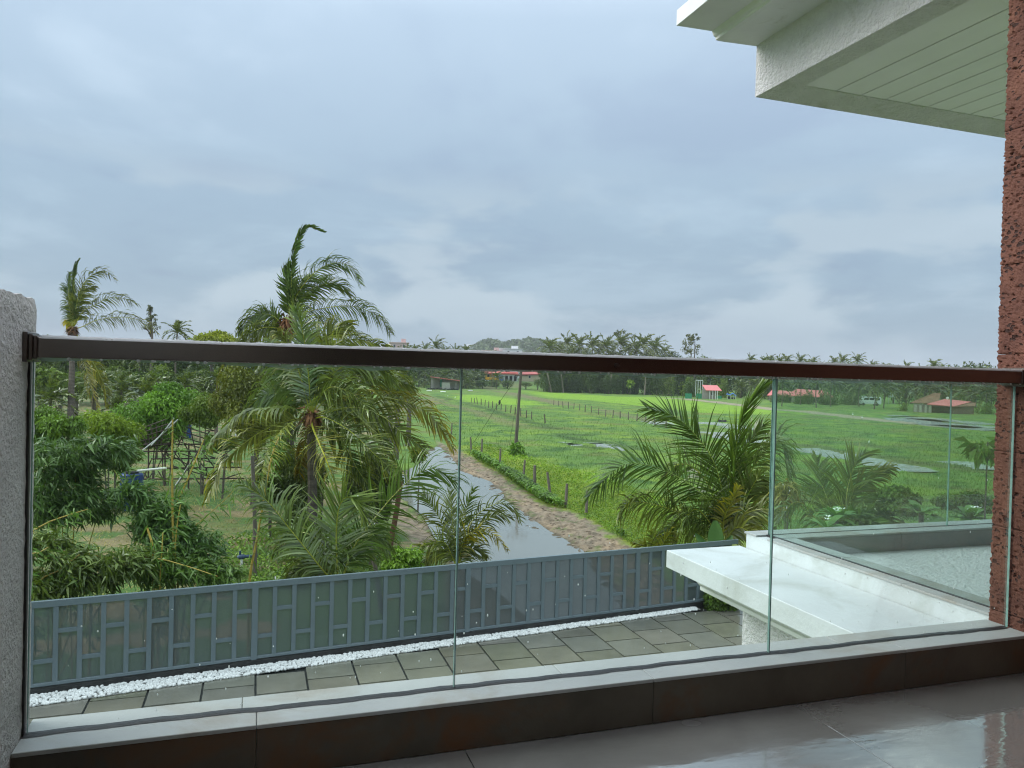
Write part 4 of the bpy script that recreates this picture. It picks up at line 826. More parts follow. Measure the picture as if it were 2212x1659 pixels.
# far left palm
b3 = at_range(152, 885, 62); b3[2] = -0.6
palm('lone coconut palm with hanging dead fronds behind the plaster wall end', b3, (158, 712), 57, [
 ([(158, 708), (157, 640), (158, 600), (163, 575), (170, 562)], 0.2, dict(leaf=0.5, n=50, droop=-0.1, side=RT, wd=0.05, tints=((0.55, 0.75, 0.7), (0.8, 0.9, 0.8)), spread=0.6)),
 ([(160, 705), (169, 640), (191, 600), (225, 585), (252, 606)], -0.3, dict(leaf=0.9, droop=0.6, side=UP)),
 ([(160, 705), (180, 672), (202, 660), (247, 641), (298, 657)], -0.4, dict(leaf=0.95, droop=0.8, side=UP)),
 ([(162, 710), (180, 705), (211, 691), (267, 685), (315, 697), (342, 722)], -0.4, dict(leaf=1.0, droop=0.9, side=UP, tints=((1, 1, 0.7), (2.2, 1.5, 0.4)))),
 ([(157, 705), (150, 655), (148, 610), (150, 590)], 0.3, dict(leaf=0.7, droop=0.5, side=RT + UP, tints=((0.6, 0.8, 0.7), (0.9, 1, 0.7)))),
 ([(160, 705), (172, 650), (185, 625), (205, 620)], 0.5, dict(leaf=0.9, droop=0.6, side=UP)),
 ([(160, 715), (170, 730), (180, 775), (202, 854), (214, 890)], -0.3, dict(leaf=0.8, droop=0.8, side=RT, tints=((1.9, 1.35, 0.7), (3.0, 1.8, 0.6)))),
 ([(160, 715), (180, 750), (205, 790), (225, 832), (231, 880)], 0.4, dict(leaf=0.8, droop=0.9, side=RT, tints=((1.7, 1.3, 0.7), (2.6, 1.6, 0.6)))),
 ([(157, 712), (150, 690), (145, 715)], 0.2, dict(leaf=0.6, droop=0.9, side=RT, tints=((2.6, 1.9, 0.4), (3.4, 2.2, 0.4)))),
], trunk_r=0.22, fib=0.22, lk=1.3, leaf=0.9, n=55, wd=0.035, wind=0.3, rach=0.04)
# young palm right behind the fence
b4 = at_depth(733, 1262, 15.4)
palm('young coconut palm arching up right behind the middle of the grey fence', (b4[0], b4[1], -0.5), (733, 1262), 15.4, [
 ([(728, 1262), (703, 1238), (664, 1190), (624, 1140), (576, 1081), (516, 1040)], -0.6, dict(leaf=0.72, droop=0.55, side=UP * .8 + RT * .5, tints=((1.0, 1.12, 1.0), (1.6, 1.6, 1.2)))),
 ([(731, 1262), (727, 1190), (727, 1142), (732, 1097), (748, 1074), (772, 1084), (790, 1120)], -0.5, dict(leaf=0.85, droop=0.12, side=RT, open_=0.15, wind=0.05, tints=((0.9, 1.05, 0.7), (1.4, 1.3, 0.8)))),
 ([(735, 1262), (760, 1190), (796, 1137), (862, 1058), (928, 1012), (986, 1040)], 0.5, dict(leaf=0.9, droop=0.45, side=UP - RT * .5, tints=((0.8, 1.05, 0.75), (1.0, 1.1, 0.8)))),
 ([(735, 1262), (760, 1200), (788, 1165), (815, 1155), (838, 1190)], 0.9, dict(leaf=0.6, droop=0.9, side=UP, tints=((1, 1.15, 1.1), (1.2, 1.2, 1)))),
 ([(728, 1262), (716, 1240), (690, 1222), (655, 1225), (625, 1250)], 0.2, dict(leaf=0.55, droop=0.9, side=UP, tints=((1.2, 1.2, 1), (1.5, 1.4, 1)))),
 ([(730, 1262), (700, 1180), (655, 1150), (610, 1160), (590, 1200)], 1.0, dict(leaf=0.7, droop=0.9, side=UP, tints=((0.8, 1.0, 0.8), (1.2, 1.2, 0.8)))),
], trunk_r=0, lk=1.2, leaf=0.8, n=50, wd=0.018, wind=0.1, rach=0.02)
# small palm at the water's edge
b5 = at_depth(988, 1222, 17.6)
palm('small palm with one yellowing frond at the edge of the flooded track', (b5[0], b5[1], -0.8), (988, 1222), 17.6, [
 ([(986, 1222), (977, 1190), (962, 1143), (934, 1094), (915, 1068)], 0.3, dict(leaf=0.55, droop=0.4, side=RT + UP * .4)),
 ([(987, 1222), (984, 1180), (977, 1120), (972, 1064)], -0.3, dict(leaf=0.42, droop=0.2, side=RT)),
 ([(989, 1222), (992, 1170), (999, 1120), (1022, 1058)], 0.4, dict(leaf=0.45, droop=0.15, side=RT, tints=((0.9, 1.1, 0.7), (1, 1.1, 0.8)))),
 ([(990, 1222), (1005, 1150), (1035, 1109), (1070, 1089), (1105, 1092), (1122, 1122)], 0.3, dict(leaf=0.5, droop=0.5, side=UP, wind=0.3)),
 ([(990, 1222), (1010, 1165), (1045, 1128), (1075, 1112), (1103, 1118)], 0.8, dict(leaf=0.45, droop=0.5, side=UP)),
 ([(990, 1222), (1002, 1165), (1030, 1147), (1062, 1152), (1096, 1187)], -0.4, dict(leaf=0.35, droop=0.6, side=UP, tints=((2.2, 1.5, 0.4), (3.2, 1.9, 0.4)))),
 ([(985, 1222), (960, 1172), (925, 1178), (888, 1197)], -0.4, dict(leaf=0.5, droop=0.4, side=UP, tints=((1.0, 1.1, 0.7), (2.4, 1.5, 0.4)))),
 ([(986, 1222), (965, 1190), (940, 1195), (915, 1215)], 0.3, dict(leaf=0.5, droop=0.6, side=UP)),
 ([(989, 1222), (1005, 1195), (1030, 1185), (1050, 1200)], 0.2, dict(leaf=0.4, droop=0.6, side=UP)),
], trunk_r=0, lk=1.25, n=34, wd=0.015, wind=0.15, rach=0.016)
# big clump right of the track
b6 = at_depth(1560, 1190, 19)
palm('large leafy coconut palm clump rising beside the white ledge corner', (b6[0], b6[1], -0.7), (1560, 1180), 19, [
 ([(1556, 1170), (1545, 1121), (1524, 1073), (1445, 1020), (1352, 1003), (1270, 1072)], -0.6, dict(leaf=0.95, n=68, droop=0.3, side=UP, open_=0.1, tints=((0.6, 0.85, 0.5), (0.9, 1.0, 0.6)), ribcol=(2.2, 2.4, 1.6))),
 ([(1562, 1170), (1565, 1100), (1546, 1007), (1506, 944), (1458, 901), (1400, 882)], 0.6, dict(leaf=0.9, n=70, droop=0.15, side=UP + RT * .7, open_=0.2, tints=((0.65, 0.88, 0.5), (0.85, 1.0, 0.6)), ribcol=(2.2, 2.2, 1.2))),
 ([(1566, 1170), (1586, 1060), (1590, 967), (1609, 888), (1657, 822)], 0.3, dict(leaf=0.8, n=64, droop=-0.05, side=RT, spread=0.35, tints=((0.7, 1.0, 0.4), (1.1, 1.2, 0.5)), ribcol=(3, 2.8, 1.6), wind=0.08)),
 ([(1568, 1170), (1577, 1113), (1598, 1033), (1614, 967), (1650, 918)], 0.7, dict(leaf=0.85, n=58, droop=0.4, side=RT, tints=((0.8, 0.95, 0.7), (1.2, 1.1, 0.8)))),
 ([(1570, 1170), (1603, 1060), (1641, 990), (1683, 952), (1706, 1022)], 1.0, dict(leaf=0.85, droop=0.6, side=UP, tints=((0.9, 1.0, 0.9), (1.1, 1.1, 1)))),
 ([(1556, 1172), (1520, 1126), (1471, 1107), (1392, 1085), (1350, 1092), (1337, 1118)], -0.8, dict(leaf=0.8, droop=0.9, side=UP, tints=((0.8, 0.9, 0.6), (1.9, 1.5, 0.3)))),
 ([(1560, 1172), (1564, 1120), (1580, 1086), (1594, 1052)], -1.2, dict(leaf=0.36, n=24, droop=0.3, side=RT, tints=((1.8, 1.4, 0.4), (2.6, 1.6, 0.4)))),
 ([(1565, 1172), (1600, 1118), (1643, 1100), (1690, 1105)], -0.9, dict(leaf=0.6, droop=0.5, side=UP, tints=((1.3, 1.2, 0.7), (1.8, 1.4, 0.6)))),
 ([(1557, 1170), (1537, 1060), (1498, 1010), (1460, 1005), (1432, 1035)], 1.1, dict(leaf=0.8, droop=0.6, side=UP, tints=((0.9, 1.0, 0.9), (1.1, 1.1, 0.9)))),
 ([(1557, 1172), (1520, 1140), (1480, 1130), (1440, 1150), (1415, 1195)], -0.3, dict(leaf=0.7, droop=0.9, side=UP, tints=((0.8, 0.95, 0.6), (1.6, 1.4, 0.5)))),
 ([(1562, 1175), (1590, 1140), (1620, 1150), (1645, 1180)], -1.3, dict(leaf=0.5, n=50, droop=0.6, side=UP, tints=((1.5, 1.3, 0.7), (2.0, 1.5, 0.6)))),
 ([(1552, 1172), (1530, 1125), (1500, 1100), (1470, 1140)], -1.2, dict(leaf=0.75, droop=0.7, side=UP, tints=((0.8, 1, 0.7), (1.2, 1.2, 0.7)))),
 ([(1566, 1172), (1610, 1080), (1640, 1030), (1655, 1060)], -0.2, dict(leaf=0.8, droop=0.9, side=UP, tints=((1, 1.05, 0.9), (1.3, 1.2, 0.9)))),
], trunk_r=0, lk=1.3, leaf=0.8, n=56, wd=0.021, wind=0.06, rach=0.024)
# seedling below it
b7 = at_depth(1418, 1210, 18.3)
palm('tiny yellow green palm seedling behind the fence under the big clump', (b7[0], b7[1], -0.8), (1418, 1210), 18.3, [
 ([(1418, 1210), (1414, 1180), (1405, 1150)], 0.1, dict(side=RT, tints=((1.3, 1.3, 0.6), (1.6, 1.5, 0.6)))),
 ([(1419, 1210), (1432, 1175), (1450, 1150), (1462, 1160)], 0.1, dict(side=UP, tints=((1.7, 1.5, 0.4), (2.2, 1.7, 0.4)))),
 ([(1417, 1210), (1396, 1180), (1372, 1175)], 0.1, dict(side=UP, tints=((1.5, 1.3, 0.4), (2.4, 1.6, 0.4))))], trunk_r=0, n=22, leaf=0.35, wd=0.015, wind=0.0, rach=0.012)
# palm behind the terrace
b8 = at_depth(1825, 1150, 13.5)
palm('coconut palm with pale tipped fronds showing through the terrace glass', (b8[0], b8[1], -0.7), (1822, 1150), 13.5, [
 ([(1822, 1150), (1827, 1085), (1834, 1041), (1849, 1000), (1868, 978)], 0.4, dict(leaf=0.6, n=40, droop=0.2, side=RT, tints=((0.9, 1.0, 0.6), (1.2, 1.1, 0.6)))),
 ([(1812, 1150), (1795, 1100), (1775, 1045), (1764, 992)], 0.9, dict(leaf=0.55, n=52, droop=0.15, side=RT, tints=((0.8, 0.95, 0.5), (1.0, 1.05, 0.6)))),
 ([(1826, 1150), (1845, 1070), (1882, 1036), (1925, 1010)], 0.5, dict(leaf=0.45, n=48, droop=0.3, side=UP, tints=((1.0, 1.0, 0.6), (2.8, 1.8, 0.5)))),
 ([(1800, 1160), (1772, 1137), (1737, 1090), (1708, 1090), (1676, 1138)], -0.5, dict(leaf=0.6, n=38, droop=0.8, side=UP, tints=((1.0, 1.1, 0.9), (1.4, 1.3, 0.8)))),
 ([(1825, 1152), (1829, 1095), (1792, 1098), (1745, 1110)], -0.5, dict(leaf=0.4, n=40, droop=-0.1, side=UP, tints=((1.6, 1.6, 1.6), (2, 2, 1.8)))),
 ([(1830, 1155), (1870, 1120), (1915, 1115), (1940, 1135)], -0.2, dict(leaf=0.5, n=45, droop=0.7, side=UP, tints=((0.9, 1.0, 0.8), (1.2, 1.1, 0.8)))),
], trunk_r=0, lk=1.15, n=34, wd=0.016, wind=0.05, rach=0.016)

# ================================================================== GARDEN: BUSHES, BAMBOO, FRAME
def at_terr(x, y, dz=0.0):
    d = ray(x, y); r = np.linspace(8, 700, 7000); k_ = r / hypot(d[0], d[1]); P_ = CAM + d * k_[:, None]
    h = terrain(P_[:, 0], P_[:, 1]) + dz; i = np.argmax(P_[:, 2] <= h); return P_[i]
def bush(label, x, y, rx, ry, d, n, size, cols, name='leafy_bush', cat='bush', group=None, lobes=16, aspect=2.2, droop=0.4, trunkh=None, rz=None, matn='leaf', seed=0, wind=0.0, tr=0.04, stems=2, shell=0.5, lobe_r=0.42):
    """x, y, rx, ry: where the crown shows, in picture units; d: how far away it stands"""
    r = np.random.default_rng(seed + int(x * 3 + y)); c = at_depth(x, y, d); s = d / F; g_ = gz(c[0], c[1]); base_ = np.array([c[0], c[1], g_])
    e = empty(name, label, cat, base_, 0, group); R_ = np.array([rx * s, (rz or rx) * s, ry * s])
    cc = c - base_
    if matn == 'leaf' and n > 1000: n, size = int(n * 2.5), size * 0.58
    obj('crown', leaves(cc, R_, n, size, r, flip=False, lobes=lobes, aspect=aspect, droop=droop, cols=cols, wind=wind, shell=shell, lobe_r=lobe_r), M[matn], e)
    for q in range(stems):
        t_ = r.uniform(-0.35, 0.35, 2) * R_[:2]; P_ = [(t_[0] * 0.2, t_[1] * 0.2, -0.1), (t_[0] * 0.5, t_[1] * 0.5, cc[2] * 0.5), (t_[0], t_[1], cc[2] + R_[2] * 0.4)]
        obj('trunk' if q == 0 else 'branch', MB().tube(bez(P_, 7), np.linspace(tr, tr * 0.4, 7), 6, col=(1, 1, 1)), M['bark'], e)
    return e
GR = ((0.9, 1.05, 0.8), (1.7, 1.9, 0.8)); GB = ((1.1, 1.5, 0.8), (2.3, 2.6, 0.9)); DK = ((0.55, 0.7, 0.6), (1.0, 1.1, 0.7)); OL = ((0.8, 0.85, 0.5), (2.1, 1.8, 0.7)); YG = ((1.6, 1.6, 0.5), (2.8, 2.5, 0.6))
bush('bright green rounded mango bush above the steel frame', 362, 878, 98, 54, 36, 6000, 0.30, ((0.8, 1.25, 0.8), (1.9, 2.7, 0.9)), seed=1)
bush('mid green bush beside the plaster wall end', 112, 930, 62, 52, 27, 4200, 0.24, ((0.9, 1.25, 0.8), (1.7, 2.2, 0.9)), seed=2)
bush('yellow green bush between the wall end and the steel frame', 238, 925, 64, 44, 29, 3600, 0.24, ((1.3, 1.6, 0.7), (2.5, 2.6, 0.8)), seed=3)
bush('dense green shrub behind the blue tank', 250, 985, 52, 34, 31, 2600, 0.22, ((0.6, 0.85, 0.6), (1.3, 1.6, 0.8)), seed=43)
bush('shrub in front of the dark tree by the steel frame', 585, 1055, 34, 44, 25.5, 1800, 0.2, ((0.6, 0.75, 0.5), (1.3, 1.3, 0.7)), seed=44)
bush('low shrub right of the blue drum', 480, 955, 40, 26, 33, 1800, 0.22, ((0.7, 0.95, 0.6), (1.5, 1.8, 0.8)), seed=45)
bush('tangle of weeds at the foot of the leaning reddish trunk', 800, 1165, 46, 28, 22, 1700, 0.16, ((0.6, 0.85, 0.5), (1.4, 1.5, 0.7)), seed=46)
bush('thicket between the tall palm trunk and the young palm', 690, 1165, 54, 34, 20.5, 2200, 0.16, ((0.6, 0.9, 0.5), (1.4, 1.7, 0.8)), seed=47)
bush('green bush filling the gap right of the bright mango bush', 440, 890, 50, 40, 34, 3000, 0.24, GR, seed=41)
bush('low shrubs at the foot of the bright mango bush', 330, 940, 70, 26, 37, 2600, 0.24, ((0.7, 0.95, 0.6), (1.5, 1.8, 0.8)), seed=42)
bush('dark olive mango tree behind the tall coconut palms', 545, 875, 92, 82, 31, 7500, 0.26, ((0.6, 0.65, 0.45), (1.9, 1.6, 0.7)), seed=4, name='mango_tree', cat='tree', lobes=22, tr=0.09)
bush('dark leafy tree standing left behind the palm trunk', 650, 1020, 62, 92, 26, 4200, 0.22, ((0.6, 0.75, 0.6), (1.3, 1.3, 0.7)), seed=5, name='mango_tree', cat='tree', tr=0.1)
bush('dark leafy tree right of the palm trunk by the water', 806, 1045, 62, 88, 27, 4200, 0.22, ((0.55, 0.65, 0.5), (1.1, 1.1, 0.7)), seed=6, name='mango_tree', cat='tree', tr=0.1)
bush('low dark shrub at the foot of the palm trunk', 640, 1120, 40, 40, 24.5, 1600, 0.2, DK, seed=7)
bush('bright leafed shrub growing against the fence beside the water', 868, 1212, 52, 26, 16.8, 1500, 0.17, ((1.2, 1.8, 0.7), (2.2, 2.8, 0.8)), seed=8, stems=2, tr=0.02, aspect=1.5)
bush('small green sapling above the flooded track', 905, 975, 20, 24, 33, 260, 0.24, GR, seed=9, name='sapling', cat='tree', stems=1, tr=0.04)
bush('olive bushy tree at the left behind the lone palm', 100, 815, 34, 20, 75, 900, 0.7, GR, seed=10, stems=1)
bush('yellow green spreading tree above the rail left of the tall palm', 462, 738, 56, 26, 95, 1900, 0.85, ((1.6, 1.6, 0.4), (3.0, 2.7, 0.5)), seed=11, name='spreading_tree', cat='tree', stems=1, tr=0.3)
bush('mound of creeper leaves at the foot of the leaning pole', 1120, 972, 22, 16, 56, 420, 0.34, ((0.9, 1.5, 0.6), (1.7, 2.4, 0.7)), seed=12, stems=0, name='creeper_mound', cat='creeper')
bush('leafy creeper covering the end of the yard under the white ledge', 1560, 1295, 45, 48, 17.4, 2600, 0.13, ((0.5, 0.8, 0.5), (1.3, 1.7, 0.8)), seed=13, stems=0, name='wall_creeper', cat='creeper', aspect=1.4)
bush('dark creeper below the moulding near the far corner of the yard', 1512, 1272, 26, 26, 18.6, 900, 0.12, DK, seed=14, stems=0, name='wall_creeper', cat='creeper', aspect=1.4)
bush('dark clipped hedge seen through the terrace glass', 1930, 1082, 62, 30, 13.5, 3000, 0.10, ((0.5, 0.75, 0.5), (1.3, 1.7, 0.8)), seed=15, name='hedge', cat='hedge', aspect=1.6, stems=2, tr=0.02)
bush('darker hedge section beside the laterite wall', 2085, 1082, 66, 24, 12.5, 2800, 0.10, ((0.45, 0.7, 0.5), (1.2, 1.6, 0.8)), seed=16, name='hedge', cat='hedge', aspect=1.6, stems=2, tr=0.02)
bush('brown dry shrub right of the big palm clump', 1700, 1062, 36, 34, 17, 500, 0.22, ((1.6, 1.0, 0.6), (2.4, 1.6, 0.9)), seed=17, aspect=5, droop=0.6)
bush('leafy branch reaching in beside the laterite wall', 2128, 962, 34, 20, 9.0, 60, 0.2, ((0.9, 1.4, 0.9), (1.3, 1.8, 1.0)), seed=18, stems=1, tr=0.02, aspect=2.6, name='leafy_branch', cat='branch')
bush('shrub with dark fan leaves below the terrace glass', 1850, 1128, 34, 22, 12, 420, 0.26, ((0.6, 0.85, 0.6), (1.1, 1.4, 0.9)), seed=19, aspect=3.4, droop=0.2, stems=2, tr=0.02)
# frangipani shrubs with large leaves
def frangipani(label, x, y, d, k_, fl):
    r = np.random.default_rng(int(x)); c = at_depth(x, y, d); e = empty('frangipani', label, 'shrub', (c[0], c[1], gz(c[0], c[1]))); off = np.array([0, 0, c[2] - gz(c[0], c[1])])
    obj('stem', MB().tube(bez([(0, 0, 0), (0.05, 0, off[2] * 0.5), (0, 0, off[2])], 8), np.linspace(0.06, 0.03, 8), 7), M['bark'], e)
    for q in range(k_):
        a = q * 2.4 + r.uniform(-.3, .3); el = r.uniform(0.15, 1.1); Ln = r.uniform(0.26, 0.36); wd = Ln * 0.16
        ts = np.linspace(0, 1, 7); hx = np.array([cos(a), sin(a), 0]); cx = [off + hx * cos(el) * Ln * t + np.array([0, 0, sin(el) * Ln * t - 0.35 * Ln * t * t]) for t in ts]; sd = np.array([-sin(a), cos(a), 0])
        wp = wd * np.array([0.15, 0.6, 0.95, 1.1, 1.0, 0.65, 0.05]); V = []
        for p, w_ in zip(cx, wp): V += [p - sd * w_ + (0, 0, w_ * 0.25), p, p + sd * w_ + (0, 0, w_ * 0.25)]
        Fq = [(3 * i + j, 3 * i + j + 1, 3 * i + j + 4, 3 * i + j + 3) for i in range(6) for j in range(2)]
        obj('leaf', MB().add(V, Fq, np.array([1.0, 1.7, 1.0]) * r.uniform(0.8, 1.3)), M['leaf'], e, smooth=True)
    for q in range(fl):
        b = MB(); ctr = off + np.array([r.uniform(-0.09, 0.09), r.uniform(-0.06, 0.06), 0.07 + r.uniform(0, 0.08)])
        for i in range(5):
            a = i * 2 * pi / 5 + r.uniform(0, 1); u1 = np.array([cos(a), sin(a), 0.5]); s1 = np.array([-sin(a), cos(a), 0])
            b.add([ctr, ctr + u1 * 0.022 - s1 * 0.012, ctr + u1 * 0.045, ctr + u1 * 0.022 + s1 * 0.012], [(0, 1, 2, 3)])
        obj('flower', b, M['petal'], e)
    return e
frangipani('frangipani with a white flower low under the terrace glass', 1806, 1122, 9.4, 18, 4)
frangipani('frangipani with large leaves in the middle of the terrace glass', 1990, 1112, 9.6, 20, 0)
frangipani('frangipani with a cluster of white flowers beside the laterite wall', 2095, 1122, 9.2, 20, 6)
frangipani('small frangipani with one drooping white bloom near the parapet', 1786, 1142, 8.9, 9, 2)
# broad grey-green leaf plant beside the ledge
c = at_depth(1545, 1172, 17.8); e = empty('broad_leaf_plant', 'broad grey green leaf plant standing just behind the fence end', 'plant', (c[0], c[1], -0.7)); oz = c[2] + 0.7
for q, (dx, hh, wd) in enumerate(((0.0, 0.75, 0.2), (-0.34, 0.45, 0.12), (0.3, 0.4, 0.12))):
    V = []; k_ = 9
    for i in range(k_):
        t = i / (k_ - 1); w_ = wd * (sin(pi * min(1, 0.12 + t * 0.84)) ** 0.6) * (1 - 0.15 * t); ctr = RT * dx * (0.3 + t) + np.array([0, 0, oz - 0.25 + hh * t]) + FW * 0.1 * t * t
        V += [ctr - RT * w_ - FW * 0.05, ctr, ctr + RT * w_ - FW * 0.05]
    obj('leaf', MB().add(V, [(3 * i + j, 3 * i + j + 1, 3 * i + j + 4, 3 * i + j + 3) for i in range(k_ - 1) for j in range(2)], (0.9, 1.5, 1.3)), M['leaf'], e, smooth=True)
obj('stem', MB().tube([(0, 0, 0), (0, 0, oz)], 0.05, 7), M['bark'], e)
# bamboo canes
CANES = [([(378, 1268), (375, 1180), (373, 1116), (372, 1010), (373, 906)], 14.0, 0.022, 'tall upright yellow bamboo cane behind the fence'),
 ([(344, 1195), (360, 1140), (384, 1084), (412, 1020), (440, 950)], 14.6, 0.018, 'leaning yellow bamboo cane crossing in front of the steel frame'),
 ([(539, 1258), (552, 1180), (566, 1103), (580, 1020), (592, 970), (608, 936)], 15.2, 0.022, 'yellow bamboo cane standing in front of the palm trunk'),
 ([(64, 1300), (92, 1250), (127, 1232), (172, 1198)], 13.0, 0.016, 'yellow bamboo cane leaning low beside the plaster wall end'),
 ([(332, 1250), (332, 1215), (330, 1180), (318, 1140)], 13.6, 0.028, 'thick short bamboo cane at the fence'),
 ([(346, 1248), (349, 1200), (352, 1150)], 13.5, 0.014, 'thin bamboo cane beside the thick short one'),
 ([(384, 1250), (378, 1200), (382, 1140), (390, 1090)], 13.9, 0.016, 'bamboo cane fork leaning from the tall upright one'),
 ([(318, 1160), (295, 1100), (280, 1075), (262, 1040), (246, 1015)], 14.5, 0.014, 'greenish bamboo cane leaning over the dry grass'),
 ([(312, 1240), (298, 1170), (282, 1100), (270, 1020)], 14.8, 0.012, 'thin green bamboo cane between the leaf masses'),
 ([(60, 1155), (100, 1130), (150, 1112), (190, 1100)], 13.6, 0.012, 'bamboo cane jutting from the leaf mass by the wall end'),
 ([(64, 1212), (84, 1196), (104, 1182)], 12.8, 0.012, 'short pale cane tip beside the wall end'),
 ([(160, 1222), (240, 1206), (330, 1205), (400, 1222), (470, 1245)], 13.4, 0.011, 'thin horizontal bamboo cane above the fence'),
 ([(395, 1158), (440, 1120), (480, 1085), (505, 1060)], 14.4, 0.007, 'wispy bamboo tip reaching over the dry grass'),
 ([(196, 1275), (196, 1235), (192, 1190)], 13.2, 0.02, 'old brownish bamboo cane behind the fence near the wall end')]
for i, (pts, d, r0, lab) in enumerate(CANES):
    P_ = [at_depth(x, y, d) for x, y in pts]
    if pts[0][1] > 1200: q = P_[0].copy(); q[2] = -0.5; P_ = [q] + P_
    C = bez(P_, 60); base_ = C[0].copy(); C = C - base_; ln = np.concatenate([[0], np.cumsum(np.linalg.norm(np.diff(C, axis=0), axis=1))]); nn = max(3, int(ln[-1] / 0.22))
    pos = []; rr = []; cc = []
    for j in range(nn + 1):
        s_ = ln[-1] * j / nn; 
        for ds, rf, cf in ((-0.012, 1.0, 1.0), (0, 1.22, 0.55), (0.012, 1.0, 1.05)):
            t = min(max(s_ + ds, 0), ln[-1] - 1e-4) + (1e-3 * ds); pos.append([np.interp(t, ln, C[:, a]) for a in range(3)]); rr.append(1.35 * r0 * rf * (1 - 0.55 * s_ / ln[-1])); cc.append(np.array([1, 1, 1]) * cf * (1 if i % 3 else 0.85))
    pos = np.array(pos); keep = [0] + [k_ for k_ in range(1, len(pos)) if np.linalg.norm(pos[k_] - pos[k_ - 1]) > 1e-3]; 
    e = empty('bamboo_cane', lab, 'bamboo', base_, 0, 'yellow bamboo canes behind the fence')
    col = np.array(cc)[keep] * (np.array([0.75, 1.1, 1.0]) if 'green' in lab else 1)
    obj('culm', MB().tube(pos[keep], np.array(rr)[keep], 7, col=col), M['cane'], e)
    # leaf sprays from the nodes
    r = np.random.default_rng(i + 90); L_ = []; n_ = nn * 7; lb = MB()
    t = r.uniform(0.25, 1.0, n_) * ln[-1]; B = np.stack([np.interp(t, ln, C[:, a]) for a in range(3)], 1) + r.normal(0, 0.09, (n_, 3))
    ax = RT * r.uniform(-0.5, 1.2, (n_, 1)) + FW * r.uniform(-0.6, 0.6, (n_, 1)) + np.array([0, 0, 1]) * r.uniform(-0.9, 0.5, (n_, 1)); ax /= np.linalg.norm(ax, axis=1)[:, None]
    wv = np.cross(ax, r.normal(size=(n_, 3))); wv /= np.linalg.norm(wv, axis=1)[:, None]; Ls = r.uniform(0.14, 0.27, (n_, 1)); Ws = Ls * 0.065
    V = np.stack([B, B + ax * Ls * .3 - wv * Ws, B + ax * Ls * .65 - wv * Ws * .8 - np.array([0, 0, .12]) * Ls, B + ax * Ls - np.array([0, 0, .3]) * Ls, B + ax * Ls * .65 + wv * Ws * .8 - np.array([0, 0, .12]) * Ls, B + ax * Ls * .3 + wv * Ws], 1).reshape(-1, 3)
    lb.addq(V, np.arange(6 * n_).reshape(n_, 6), np.repeat(np.array([1.2, 1.6, 0.9]) * r.uniform(0.7, 1.5, (n_, 1)), 6, axis=0)); tag(obj('foliage', lb, M['bamboo'], e), kind='stuff')
def bamboo_mass(label, spots, d, seed, cols=((0.7, 0.95, 0.9), (1.3, 1.6, 1.2)), base=None):
    r = np.random.default_rng(seed); c0 = at_depth(spots[0][0], spots[0][1], d); c0 = np.array([c0[0], c0[1], -0.55]); e = empty('bamboo_clump', label, 'bamboo', c0); lb = MB()
    for (x, y, rx, ry, n_) in spots:
        s = d / F; n_ = int(n_ * 1.5); m_ = n_ // 6; c = at_depth(x, y, d) - c0; u3 = r.normal(size=(m_, 3)); u3 /= np.linalg.norm(u3, axis=1)[:, None]; u3 *= r.uniform(0.2, 1, (m_, 1)) ** 0.5
        tw = c + RT * (u3[:, :1] * rx * s) + UP * (u3[:, 1:2] * ry * s) + FW * (u3[:, 2:] * rx * s * 0.8)
        B = np.repeat(tw, 6, axis=0) + r.normal(0, 0.045, (m_ * 6, 3)); N_ = len(B); ba = r.normal(size=(m_, 3)); ba = np.repeat(ba, 6, axis=0) * 0.5 + r.normal(size=(N_, 3)) * 0.38 + RT * 0.5 + np.array([0, 0, -0.1]); ax = ba / np.linalg.norm(ba, axis=1)[:, None]
        wv = np.cross(ax, r.normal(size=(N_, 3)) * 0.6 + np.array([0, 0, 1.0])); wv /= np.linalg.norm(wv, axis=1)[:, None]; Ls = r.uniform(0.09, 0.27, (N_, 1)); Ws = Ls * r.uniform(0.06, 0.11, (N_, 1)); dz_ = np.array([0, 0, 1.]) * Ls
        V = np.stack([B, B + ax * Ls * .3 - wv * Ws, B + ax * Ls * .65 - wv * Ws * .8 - dz_ * .1, B + ax * Ls - dz_ * .28, B + ax * Ls * .65 + wv * Ws * .8 - dz_ * .1, B + ax * Ls * .3 + wv * Ws], 1).reshape(-1, 3)
        hi = np.clip((u3[:, 1] + 0.6) / 1.6, 0, 1).repeat(6)[:, None] * 0; t_ = r.uniform(0, 1, (m_, 1)).repeat(6, axis=0)
        lb.addq(V, np.arange(6 * N_).reshape(N_, 6), np.repeat((np.array(cols[0]) * (1 - t_) + np.array(cols[1]) * t_) * r.uniform(0.8, 1.25, (N_, 1)), 6, axis=0))
    tag(obj('foliage', lb, M['bamboo'], e), kind='stuff')
    for q in range(4):
        x, y, rx, ry, _ = spots[q % len(spots)]; t = at_depth(x + r.uniform(-.4, .4) * rx, y - ry * 0.5, d) - c0; b_ = np.array([r.uniform(-.3, .3), r.uniform(-.2, .2), 0]); obj('culm', MB().tube(bez([b_, (b_ + t) / 2 + (0.1, 0, 0.2), t], 12), np.linspace(0.018, 0.006, 12), 6, col=(0.8, 0.9, 0.9)), M['cane'], e)
bamboo_mass('large dark bamboo leaf mass beside the plaster wall end', [(150, 985, 85, 42, 1300), (130, 1050, 85, 48, 1500), (195, 1090, 72, 34, 900), (110, 1105, 60, 30, 600), (235, 965, 60, 26, 500)], 14.6, 1)
